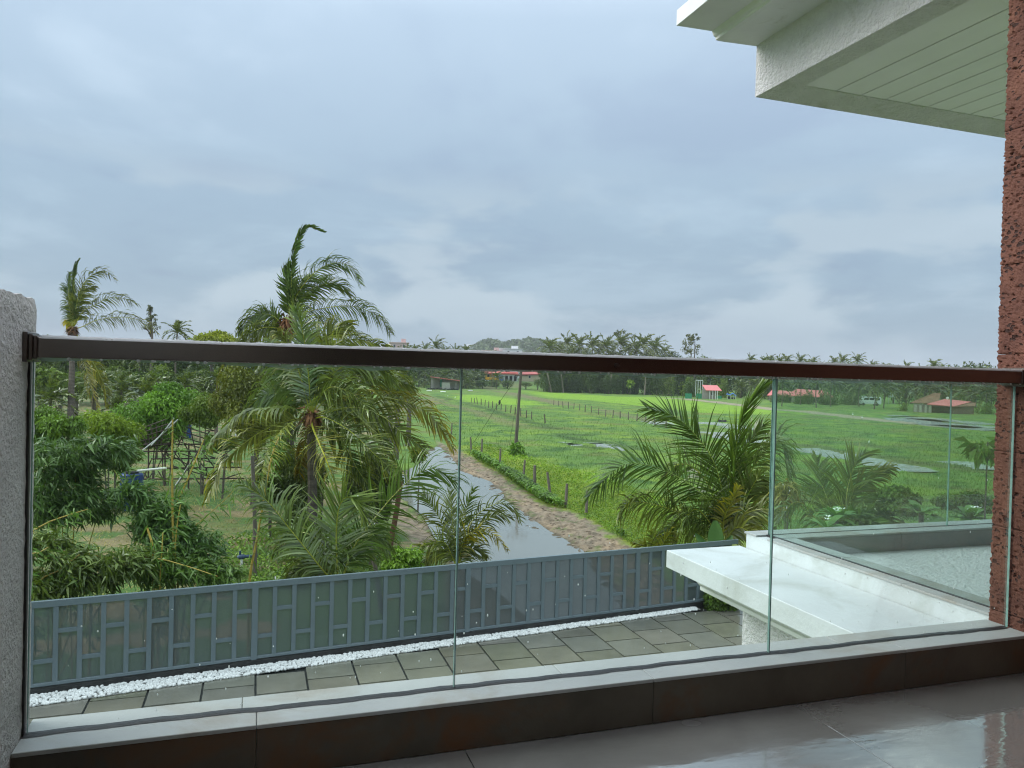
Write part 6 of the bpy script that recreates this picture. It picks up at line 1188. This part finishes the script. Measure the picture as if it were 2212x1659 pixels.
e = empty('tank_stand', 'white concrete tank stand frame above the pink roofed house', 'frame', p + (0, 8, 0), face(1535, 862))
for xx in (-2, 3, 8, 13): obj('column', MB().box(((xx - .5) * U, 20 * U, -1), ((xx + .5) * U, 21 * U, 39 * U)), M['hwhite'], e)
obj('beam', MB().box((-2.5 * U, 19.5 * U, 39 * U), (13.5 * U, 21.5 * U, 40.5 * U)), M['hwhite'], e)
p = at_terr(1580, 862); e = empty('tarpaulin_shelter', 'low shelter covered by a bright blue tarpaulin', 'shelter', p, face(1580, 862))
xs_ = np.linspace(-11, 10, 9); ys_ = np.linspace(-4, 8, 5); V = [(x * U, y * U, (12 + 2 * math.sin(x * .5) - 0.25 * abs(x) + 1.2 * math.cos(y)) * U) for x in xs_ for y in ys_]
obj('tarpaulin', MB().add(V, [(i * 5 + j, i * 5 + j + 1, i * 5 + j + 6, i * 5 + j + 5) for i in range(8) for j in range(4)]), M['tarp'], e)
for xx in (-9, -2, 5, 9): obj('prop', MB().tube([(xx * U, -2 * U, -.3), (xx * U, -2 * U, 10.5 * U)], .5 * U, 5), M['pipe'], e)
obj('stored_goods', MB().box((-8 * U, 2 * U, 0), (-1 * U, 6 * U, 6 * U)).box((0, 1 * U, 0), (8 * U, 6 * U, 4 * U)), M['dark'], e)
p = at_terr(1467, 848); U2 = float((p - CAM) @ FW) / F; e = empty('pink_barn', 'plain barn wall painted dull pink at the edge of the grove', 'barn', p, face(1467, 848)); obj('wall', MB().box((-14 * U2, 0, -1), (18 * U2, 30 * U2, 25 * U2)), mat('dull_pink_wall', (0.42, 0.13, 0.13), 0.8), e); roof('roof', [(-15 * U2, -1 * U2, 25 * U2), (19 * U2, -1 * U2, 25.5 * U2), (19 * U2, 31 * U2, 28 * U2), (-15 * U2, 31 * U2, 28 * U2)], 'rusty_roof', e, .15)
for x, w_, lab in ((1487, 7, 'green netting panel left of the pink roofed house'), (1510, 6, 'green netting panel against the pink roofed house'), (1552, 7, 'green netting panel below the pink roofed house')):
    p = at_terr(x, 861); tag(obj('netting_panel', MB().box((-w_ * U, 0, -.5), (w_ * U, .1, 11 * U if x < 1550 else 6 * U)), M['green_paint'], None, loc=p, rz=face(x, 861)), lab, 'netting')
# long low red roofs behind trees
for i, (x, y, w_, h_, lab) in enumerate(((1722, 868, 32, 24, 'long low shed with rusty pink roof, left one of the two behind palms'), (1785, 872, 42, 30, 'long low shed with steep pink gable behind palms'))):
    p = at_terr(x, y); U = float((p - CAM) @ FW) / F; e = empty('low_red_shed', lab, 'shed', p + np.array([0, 6, 0]), face(x, y)); obj('wall', MB().box((-w_ * U, 2 * U, -1), (w_ * U, 18 * U, h_ * .55 * U)), M['hgrey'], e)
    roof('roof', [(-w_ * 1.1 * U, -4 * U, h_ * .5 * U), (w_ * 1.1 * U, -4 * U, h_ * .45 * U), (w_ * .7 * U, 12 * U, h_ * .9 * U), (-w_ * .8 * U, 12 * U, h_ * U)], 'pinkroof', e, .2)
    obj('opening_shade_panel', MB().box((-w_ * .8 * U, 1.2 * U, 0), (w_ * .8 * U, 1.9 * U, h_ * .4 * U)), M['dark'], e)  # solid dark panel in place of the shaded shed interior
# brick house at the right
p = at_terr(2040, 893); U = float((p - CAM) @ FW) / F; e = empty('brick_farm_house', 'laterite brick house with broad pink sheet roof beyond the wet field', 'house', p, face(2040, 893))
bw = obj('brick_wall', MB().box((12 * U, 2 * U, -.6), (54 * U, 30 * U, 19 * U)), M['brickwall'], e)
bm = MB().box((0, 0, 0), (2.0 * U, .12, 1.15 * U)).mesh('brick', M['brickwall'])
for zi in range(13):
    for xi in range(18):
        link('brick', bm, bw, ((12.3 + xi * 2.3 + (zi % 2) * 1.1) * U, 2 * U - .1 - 0.03 * ((xi * 7 + zi * 5) % 3), (0.3 + zi * 1.42) * U))
obj('rear_wall', MB().box((-60 * U, 18 * U, -.6), (11.9 * U, 30 * U, 17 * U)), M['hgrey'], e)
roof('roof', [(-34 * U, -4 * U, 19 * U), (18 * U, -4 * U, 16.5 * U), (50 * U, 16 * U, 27 * U), (0, 16 * U, 31 * U)], 'pinkroof', e, .15)
roof('side_roof', [(18.3 * U, -4 * U, 16.3 * U), (57 * U, 2 * U, 19 * U), (58 * U, 20 * U, 25 * U), (50.5 * U, 16 * U, 26.8 * U)], 'rusty_roof', e, .15)
roof('rear_roof', [(-66 * U, 6 * U, 21 * U), (-12 * U, 4 * U, 21 * U), (-8 * U, 24 * U, 43 * U), (-20 * U, 24 * U, 44 * U)], 'rusty_roof', e, .15)
obj('porch_shade_panel', MB().box((-24 * U, 15 * U, 0), (11 * U, 17.5 * U, 14 * U)), M['dark'], e)  # solid dark box standing in for the shade under the roof
for xx in (-58, -48, -38, -30): obj('leaning_board', MB().box((xx * U, 4 * U, -.3), ((xx + 5) * U, 5 * U, 16 * U)), M['board'], e)
obj('satellite_dish', MB().ball((5 * U, 12 * U, 33 * U), (3 * U, .6 * U, 3 * U)), M['petal'], e)
# van
p = at_terr(1877, 876); e = empty('parked_van', 'white passenger van parked under the coconut palms', 'van', p, face(1877, 876) + pi + 0.35); k_ = 30 / 33 * float((p - CAM) @ FW) / F * 14 / 2.2
S_ = 1.0; prof_ = [(-2.3, .35), (2.3, .35), (2.4, .9), (2.2, 1.15), (1.55, 1.85), (1.2, 1.98), (-2.1, 1.98), (-2.35, 1.7)]
b = MB(); V = [(x * .98 * 1.25, s_ * (.85 if z < 1.2 else .76) * 1.2, z * 1.2) for s_ in (-1, 1) for x, z in prof_]; k8 = 8; b.add(V, [tuple(range(8)), tuple(range(8, 16))[::-1]] + [(i, 8 + i, 8 + (i + 1) % 8, (i + 1) % 8) for i in range(8)]); bod = bevel(obj('body', b, M['car_white'], e), .06, 2)
for s_ in (-1, 1):
    for xa, xb in ((-2.0, -.95), (-.8, .2), (.35, 1.45)):
        yy = s_ * 0.965; obj('window', MB().add([(xa * 1.22, yy * 1.02, 1.5), (xb * 1.22, yy * 1.02, 1.5), ((xb - (.25 if xb > 1 else 0)) * 1.22, yy * .97, 2.12), (xa * 1.22, yy * .97, 2.12)], [(0, 1, 2, 3)]), M['glassdark'], bod)
    for wx in (-1.75, 1.8): wheel(e, wx, s_ * .95, .36, .36, .2)
obj('windscreen', MB().add([(2.73, -.8, 1.45), (2.73, .8, 1.45), (2.0, .8, 2.2), (2.0, -.8, 2.2)], [(0, 1, 2, 3)]), M['glassdark'], bod)
# sign board
p = at_terr(1926, 872); U = float((p - CAM) @ FW) / F; e = empty('notice_board', 'blank pale notice board on two legs beside the palms', 'board', p, face(1926, 872)); obj('panel', MB().box((-7 * U, 0, 14 * U), (7 * U, .1, 26 * U)), M['pipe'], e)
for xx in (-6, 6): obj('leg', MB().box(((xx - .4) * U, .1, -.5), ((xx + .4) * U, .2, 20 * U)), M['pipe'], e)

# ================================================================== FAR TREES
def palm_mesh(seed, nf=19):
    r = np.random.default_rng(seed); b = MB(); R_ = 1.0
    for k_ in range(nf):
        a = k_ * 2.399 + r.uniform(-.2, .2); el = np.interp(k_, [0, nf], [1.35, -0.75]) + r.normal(0, .12); Ln = r.uniform(.85, 1.1); hx = np.array([cos(a), sin(a), 0]); 
        v0 = hx * cos(el) + np.array([0, 0, sin(el)]); P_ = [np.zeros(3)]; d = v0.copy()
        for j in range(6): P_.append(P_[-1] + d * Ln / 6); d = d + np.array([0, 0, -.22]) + WIND * 0.13; d /= np.linalg.norm(d)
        f_ = frond(P_, leaf=.27, n=20, droop=.6, wind=.2, wd=.024, seg=2, rach=.012, r=r, side=np.cross(hx, [0, 0, 1]), tints=((0.75, .85, .6), (1.3, 1.1, .6)), ribcol=(1.5, 1.4, .8)); merge(b, f_)
    return b.mesh('palm_crown', M['frond'])
PM = [palm_mesh(i) for i in range(5)]
TM = {}
for i in range(3): TM[i] = MB().tube(bez([(0, 0, 0), (0.03 * (i - 1), 0.02, 0.5), (0, 0, 1)], 10), np.linspace(0.028, 0.016, 10), 6, col=(1.1, 1.05, 1)).mesh('palm_trunk', M['bark'])
def far_palm(x, ytop, rpx, d, label, group, k_, zbase=None):
    top = at_range(x, ytop + rpx * .75, d); zb_ = gz(top[0], top[1]) if zbase is None else zbase; h = max(1.5, top[2] - zb_); U = d / F
    e = empty('coconut_palm', label, 'palm', (top[0], top[1], zb_), 0, group)
    t_ = link('trunk', TM[k_ % 3], e); t_.scale = (h * .55 + 3, h * .55 + 3, h); t_.scale = (5.5, 5.5, h); t_.rotation_euler = (0, 0, k_)
    c = link('crown', PM[k_ % 5], e, (0, 0, h - .1), 0); q = rpx * U; c.scale = (q, q, q * 1.0)
def row(lst, d, group, lab, rnd=8, k0=0):
    for i, (x, y, r_) in enumerate(lst): far_palm(x, y, r_, d + ((i * 37) % 11 - 5) * rnd / 5, lab(i, len(lst)), group, i + k0)
row([(866, 752, 15), (882, 744, 19), (897, 742, 20), (919, 740, 22), (942, 729, 27), (963, 745, 18), (985, 745, 22), (1007, 742, 22), (1065, 756, 15)], 300, 'palms above the rail between the tall palm and the hill', lambda i, n_: f'{ordn(i)} palm from the tall near palm, in the row before the hill')
row([(1187, 726, 34), (1208, 738, 26), (1226, 720, 30), (1252, 718, 34), (1280, 722, 33), (1298, 735, 28), (1310, 724, 32), (1341, 718, 33), (1358, 733, 30), (1375, 730, 30), (1390, 718, 34), (1415, 726, 32), (1435, 745, 22), (1450, 755, 16), (1240, 750, 30), (1330, 752, 32), (1400, 752, 30)], 285, 'palms of the tall grove right of the hill', lambda i, n_: f'palm in the tall grove right of the hill, {ordn(i)} of its crowns', 10, 2)
row([(1622, 765, 17), (1650, 768, 16), (1664, 766, 17), (1684, 768, 18), (1700, 763, 21), (1729, 765, 20), (1745, 775, 15), (1757, 770, 18), (1780, 782, 12), (1802, 768, 18), (1820, 765, 20), (1837, 780, 14), (1853, 764, 21), (1885, 780, 15), (1913, 783, 14), (1959, 782, 17), (2017, 775, 20), (2035, 786, 14)], 290, 'palms along the skyline behind the red roofed sheds', lambda i, n_: f'small skyline palm right of the grove, {ordn(i)} on the way to the laterite wall', 14, 1)
row([(960, 790, 30), (1000, 790, 34), (1020, 800, 32), (1008, 812, 22), (1073, 800, 20), (985, 815, 22), (930, 800, 30), (905, 800, 26)], 297, 'palms behind the concrete shed and the arched house', lambda i, n_: f'leaning palm near the concrete shed, {ordn(i)} of that cluster', 8, 3)
row([(1765, 800, 30), (1796, 800, 36), (1857, 806, 36), (1890, 808, 32), (1910, 806, 38), (1958, 812, 34), (2000, 800, 44), (2092, 806, 50), (2060, 812, 40), (2130, 812, 46), (1730, 805, 26), (1690, 806, 28)], 205, 'palms standing among the red roofed sheds and the brick house', lambda i, n_: f'palm with visible dark trunk at the far field edge, {ordn(i)} from the sheds', 14, 0)
row([(1660, 806, 30), (1630, 812, 26), (1600, 818, 22)], 262, 'palms right of the blue tarpaulin', lambda i, n_: f'low palm right of the blue tarpaulin shelter, {ordn(i)} of three', 4, 1)
row([(383, 690, 34), (462, 716, 20), (70, 742, 30), (300, 742, 34), (230, 745, 34)], 120, 'palms on the skyline left of the tall palm', lambda i, n_: ('palm on the skyline between the lone palm and the tall palm', 'small palm top over the yellow green tree', 'palm crown just beside the plaster wall end', 'palm crown low behind the casuarina', 'palm crown low behind the lone palm')[i], 6, 2)
row([(110, 820, 52), (318, 810, 52), (262, 808, 44), (400, 800, 40), (250, 850, 40), (95, 858, 44), (470, 790, 34), (205, 800, 44)], 70, 'low palms at the back of the garden', lambda i, n_: ('low yellowing palm beside the plaster wall end', 'yellow green low palm above the bright mango bush', 'low palm with brown fronds behind the mango bush', 'low palm left of the olive mango tree', 'low brown fronded palm behind the lone palm trunk', 'dark low palm beside the wall end', 'low palm under the rail by the tall palm', 'low palm directly right of the lone palm trunk')[i], 6, 1)
for i in range(10):
    x = 1235 + i * 24
far_bushes = [(1240, 806, 17), (1262, 810, 15), (1282, 806, 16), (1222, 812, 15)]
row([(1187 + 17 * i, 806 + (i * 5) % 7, 20) for i in range(4)], 335, 'low young palms by the road', lambda i, n_: f'low young palm in front of the red roofed house, {ordn(i)} from the arched house', 3, 0)

# broadleaf trees
def tree_mesh(seed, n=1500, cols=DK, size=.13, lobes=18, shell=.6, rad_=(1, 1, 1), lobe_r=.4, aspect=1.5):
    return leaves((0, 0, 0), rad_, n, size, np.random.default_rng(seed), lobes=lobes, cols=cols, shell=shell, lobe_r=lobe_r, aspect=aspect, droop=.15, flip=False).mesh('tree_crown', M['leaf'])
TV = [tree_mesh(100, cols=((.45, .6, .5), (1.0, 1.15, .7))), tree_mesh(101, cols=((.6, .75, .5), (1.3, 1.4, .8)), lobes=24), tree_mesh(102, cols=((.5, .7, .5), (.95, 1.15, .8)), lobes=14, lobe_r=.5), tree_mesh(103, cols=((.9, 1.1, .6), (1.8, 1.9, .8))), tree_mesh(104, 1100, ((.55, .6, .5), (1.1, 1.0, .8)), .1, 26, .7, lobe_r=.28), tree_mesh(105, 1700, ((.4, .55, .45), (.85, 1.0, .6)), lobes=20)]
TRK = MB().tube(bez([(0, 0, 0), (.02, .01, .5), (0, 0, 1)], 6), np.linspace(.05, .025, 6), 6).mesh('tree_trunk', M['bark'])
def far_tree(x, ytop, rx, ybase, d, label, group, k_, name='broadleaf_tree'):
    U = d / F; c = at_range(x, (ytop + ybase) / 2, d); zb_ = gz(c[0], c[1]); ry = (ybase - ytop) / 2 * U; zc_ = at_range(x, ytop, d)[2] - ry; e = empty(name, label, 'tree', (c[0], c[1], zb_), 0, group)
    h = max(.5, zc_ - zb_); t_ = link('trunk', TRK, e); t_.scale = (5, 5, h + ry * .3); q = link('crown', TV[k_ % 6], e, (0, 0, h), k_ * 1.3); q.scale = (rx * U, rx * U, ry)
r = np.random.default_rng(11); i = 0
def trees(xs_, topf, basef, rx, d, group, lab, kk=(0, 1, 2, 5)):
    for i, x in enumerate(xs_):
        far_tree(x + r.uniform(-6, 6), topf(x) + r.uniform(-6, 8), rx * r.uniform(.8, 1.25), basef(x) + r.uniform(-3, 3), d + r.uniform(-8, 8), lab(i), group, kk[(i * 7 + int(x)) % len(kk)])
hz = lambda x: 808 + .025 * (x - 1106)
trees(np.arange(1190, 1500, 24), lambda x: 752 + 4 * sin(x), lambda x: 848, 24, 290, 'dark trees filling the tall grove', lambda i: f'dark bushy tree in the grove right of the hill, {ordn(i)} in its back row')
trees(np.arange(1190, 1480, 17), lambda x: 786 + 9 * cos(x), lambda x: 852 , 20, 276, 'trees along the front of the grove', lambda i: f'shrubby tree at the foot of the tall grove, {ordn(i)} in its front row', (0, 1, 2, 3, 5))
trees(np.arange(1455, 1680, 24), lambda x: 775 + 8 * sin(x * .3), lambda x: 852, 24, 300, 'trees behind the pink roofed house', lambda i: f'tree behind the pink barn and tarpaulin, {ordn(i)} from the grove', (0, 1, 2, 3))
trees([1440, 1485, 1500, 1555, 1600, 1640], lambda x: 815, lambda x: 862, 17, 262, 'bushes around the pink roofed house', lambda i: f'bush near the pink roofed house, {ordn(i)} from the pink barn', (1, 3, 2))
trees(np.arange(1670, 2180, 26), lambda x: hz(x) - 42 + 5 * sin(x * .1), lambda x: hz(x) + 32, 26, 262, 'dark trees behind the sheds and brick house', lambda i: f'dark tree behind the far sheds, {ordn(i)} counted away from the tall grove', (0, 2, 5, 1))
trees([2075, 2110, 2150], lambda x: 778, lambda x: 850, 30, 240, 'round topped trees above the rail beside the laterite wall', lambda i: f'round topped tree above the rail near the laterite wall, {ordn(i)} of three', (1, 2, 5))
trees(np.arange(1680, 1850, 24), lambda x: 842 + (x - 1680) * .03, lambda x: 882 + (x - 1680) * .05, 18, 222, 'hedge bushes in front of the red sheds', lambda i: f'hedge bush in front of the rusty red sheds, {ordn(i)} from the glass joint', (0, 5, 2))
trees([2135, 1948], lambda x: 872, lambda x: 896, 14, 186, 'bushes around the brick house', lambda i: f'low bush by the brick house, {ordn(i)} from the grey boards', (1, 3))
trees(np.arange(840, 1050, 22), lambda x: 775 + 6 * sin(x), lambda x: 835, 22, 312, 'trees behind the concrete shed', lambda i: f'tree behind the concrete shed, {ordn(i)} from the tall palm', (0, 1, 2))
trees([1040, 1065, 1130, 1165, 1200, 1225, 1100], lambda x: 818, lambda x: 838, 16, 305, 'roadside bushes before the trucks', lambda i: f'roadside bush below the parked trucks, {ordn(i)} along the bank', (3, 1, 2))
trees(np.arange(1130, 1200, 22), lambda x: 755, lambda x: 815, 18, 470, 'trees in front of the hill', lambda i: f'dark tree top in front of the hill, {ordn(i)} of its cluster', (0, 5))
trees(np.arange(60, 900, 34), lambda x: 722 + (0 if x < 200 else 14) + 6 * sin(x * .07) + (14 if x > 540 else 0), lambda x: 828, 38, 125, 'trees at the back of the garden', lambda i: f'dark tree in the belt behind the garden, {ordn(i)} from the plaster wall end', (0, 1, 2, 5))
trees(np.arange(80, 560, 44), lambda x: 788 + 8 * sin(x * .05), lambda x: 858, 36, 95, 'undergrowth at the back of the garden', lambda i: f'undergrowth tree at the back of the garden, {ordn(i)} from the plaster wall end', (1, 0, 3, 2))
trees([885, 860, 845], lambda x: 812, lambda x: 880, 26, 60, 'bushes left of the field beyond the palms', lambda i: f'bush at the edge of the green field behind the near palms, {ordn(i)} of three', (3, 1))
trees(np.arange(1180, 1480, 14), lambda x: 806 + 7 * sin(x * 1.7), lambda x: 853 , 15, 271, 'low shrubs at the foot of the grove', lambda i: f'low shrub closing the foot of the tall grove, {ordn(i)} from the road', (0, 5, 2))
# slender open trees on the skyline
def airy(x, ytop, ybase, rx, d, label, n, name, cat='tree', size=.5, cols=((.6, .65, .6), (1.2, 1.1, .9)), forks=7, seed=0):
    rr_ = np.random.default_rng(seed); U = d / F; c = at_range(x, ybase, d); zb_ = gz(c[0], c[1]); top = at_range(x, ytop, d)[2] - zb_; lo = at_range(x, ybase, d)[2] - zb_
    e = empty(name, label, cat, (c[0], c[1], zb_)); obj('trunk', MB().tube(bez([(0, 0, 0), (.2, 0, lo), (0, 0, top * .85)], 8), np.linspace(.25, .06, 8), 6), M['bark'], e); lb = MB(); bb = MB()
    for q in range(forks):
        t = rr_.uniform(.1, .95); s0 = np.array([0, 0, lo + (top - lo) * t * .8]); w_ = rx * U * (1 - t * .6); tip_ = s0 + np.array([RT[0] * rr_.uniform(-1, 1) * w_, RT[1] * 0 + rr_.uniform(-.5, .5) * w_, rr_.uniform(.1, .3) * (top - lo)])
        bb.tube([s0, (s0 + tip_) / 2 + (0, 0, .1), tip_], (.08, .05, .03), 4); merge(lb, leaves(tip_, np.array([1, 1, .8]) * w_ * .38, n // forks, size, rr_, lobes=4, cols=cols, aspect=1.7))
    obj('branches', bb, M['bark'], e); obj('crown', lb, M['leaf'], e)
airy(1340, 712, 765, 42, 292, 'airy pale tree rising above the tall grove', 700, 'airy_tree', seed=1, size=.6, forks=12)
airy(1492, 725, 772, 34, 280, 'open branched tree with one high tuft right of the grove', 800, 'airy_tree', seed=2, size=.6, forks=14, cols=((.8, .75, .6), (1.4, 1.2, .9)))
airy(1500, 720, 750, 10, 281, 'high thin tuft of leaves over the open branched tree', 120, 'airy_tree', seed=3, size=.6, forks=5)
airy(325, 652, 735, 17, 110, 'slender grey casuarina on the skyline right of the lone palm', 700, 'casuarina_tree', seed=4, size=.22, forks=22, cols=((.7, .7, .9), (1.1, 1.0, 1.1)))
airy(1360, 822, 845, 10, 268, 'small pale leafed papaya tree in front of the grove', 150, 'papaya_tree', seed=5, size=1.2, forks=5, cols=((2, 2.4, 1.2), (2.8, 3.0, 1.6)))
# bare trunks before the grove
for i, (xa, ya, xb, yb) in enumerate(((1172, 795, 1192, 836), (1205, 795, 1217, 836), (1322, 795, 1316, 842), (1394, 815, 1392, 850), (1275, 800, 1274, 845), (1450, 815, 1447, 850))):
    p = at_range(xb, yb, 266); q = at_range(xa, ya - 20, 266); p[2] = gz(p[0], p[1]); e = empty('bare_palm_trunk', f'pale slanting trunk in front of the grove, {ordn(i)} of six', 'trunk', p, 0, 'pale trunks before the grove'); obj('trunk', MB().tube([(0, 0, 0), (q - p) * .5 + (.3, 0, 0), q - p], (.28, .22, .2), 6, col=(1.6, 1.6, 1.5)), M['bark'], e)
# hill
nx, ny = 90, 24; hb = MB(); V = []; Cc = []
prof_ = [(860, 0), (930, 4), (985, 14), (1020, 54), (1040, 66), (1060, 69), (1085, 62), (1110, 66), (1140, 72), (1170, 70), (1230, 60), (1300, 45), (1400, 24), (1500, 10), (1600, 0)]
r = np.random.default_rng(8)
for i in range(nx):
    x = 850 + 760 * i / (nx - 1); hpx = np.interp(x, [p[0] for p in prof_], [p[1] for p in prof_])
    for j in range(ny):
        t = j / (ny - 1); rr_ = 950 + 520 * t; p = at_range(x, hz(x), rr_); hh = hpx / F * 1380 * (sin(min(1, t * 1.35) * pi / 2) if t < .75 else cos((t - .75) / .25 * pi / 2) ) ; jit = r.uniform(-1.5, 3.0) if hpx > 3 else 0
        V.append((p[0], p[1], 1.6 + hh + jit)); Cc.append(np.array([.06, .12, .04]) * r.uniform(.6, 1.5))
tag(obj('hill', hb.addq(np.array(V), np.array([(i * ny + j, i * ny + j + 1, (i + 1) * ny + j + 1, (i + 1) * ny + j) for i in range(nx - 1) for j in range(ny - 1)]), np.array(Cc)), M['ground']), kind='structure')
# woods over the hill
wl_ = MB(); r = np.random.default_rng(12); HV = np.array(V).reshape(nx, ny, 3); n_ = 16000; ii = r.uniform(8, nx - 40, n_); jj = r.uniform(4, ny * .78, n_); a, b2_ = ii.astype(int), jj.astype(int); P_ = HV[a, b2_] + (HV[a + 1, b2_] - HV[a, b2_]) * (ii - a)[:, None] + (HV[a, b2_ + 1] - HV[a, b2_]) * (jj - b2_)[:, None]
P_ = P_ + np.array([0, 0, 1]) * r.uniform(-1, 4, (n_, 1)); ax = r.normal(size=(n_, 3)); ax /= np.linalg.norm(ax, axis=1)[:, None]; bx = np.cross(ax, r.normal(size=(n_, 3))); bx /= np.linalg.norm(bx, axis=1)[:, None]; s_ = r.uniform(1.5, 4.0, (n_, 1))
wl_.addq(np.stack([P_ - ax * s_, P_ - bx * s_, P_ + ax * s_, P_ + bx * s_], 1).reshape(-1, 3), np.arange(4 * n_).reshape(n_, 4), np.repeat(np.array([.6, .75, .6]) * r.uniform(.6, 1.5, (n_, 1)), 4, axis=0))
tag(obj('hill_woods', wl_, M['leaf']), 'dense woods covering the distant hill', 'woods', None, 'stuff')

# ================================================================== HAZE
hz_m = bpy.data.materials.new('moist_air'); hz_m.use_nodes = True; t = hz_m.node_tree; t.nodes.clear(); o_ = t.nodes.new('ShaderNodeOutputMaterial')
pv = t.nodes.new('ShaderNodeVolumePrincipled'); pv.inputs['Color'].default_value = (0.9, 0.95, 1.0, 1); pv.inputs['Density'].default_value = 0.0002; L(t, pv.outputs[0], o_.inputs['Volume'])
tag(obj('haze', MB().box((-6500, -6500, -2.2), (6500, 6500, 95)), hz_m), kind='stuff')
sc.cycles.volume_bounces = 0
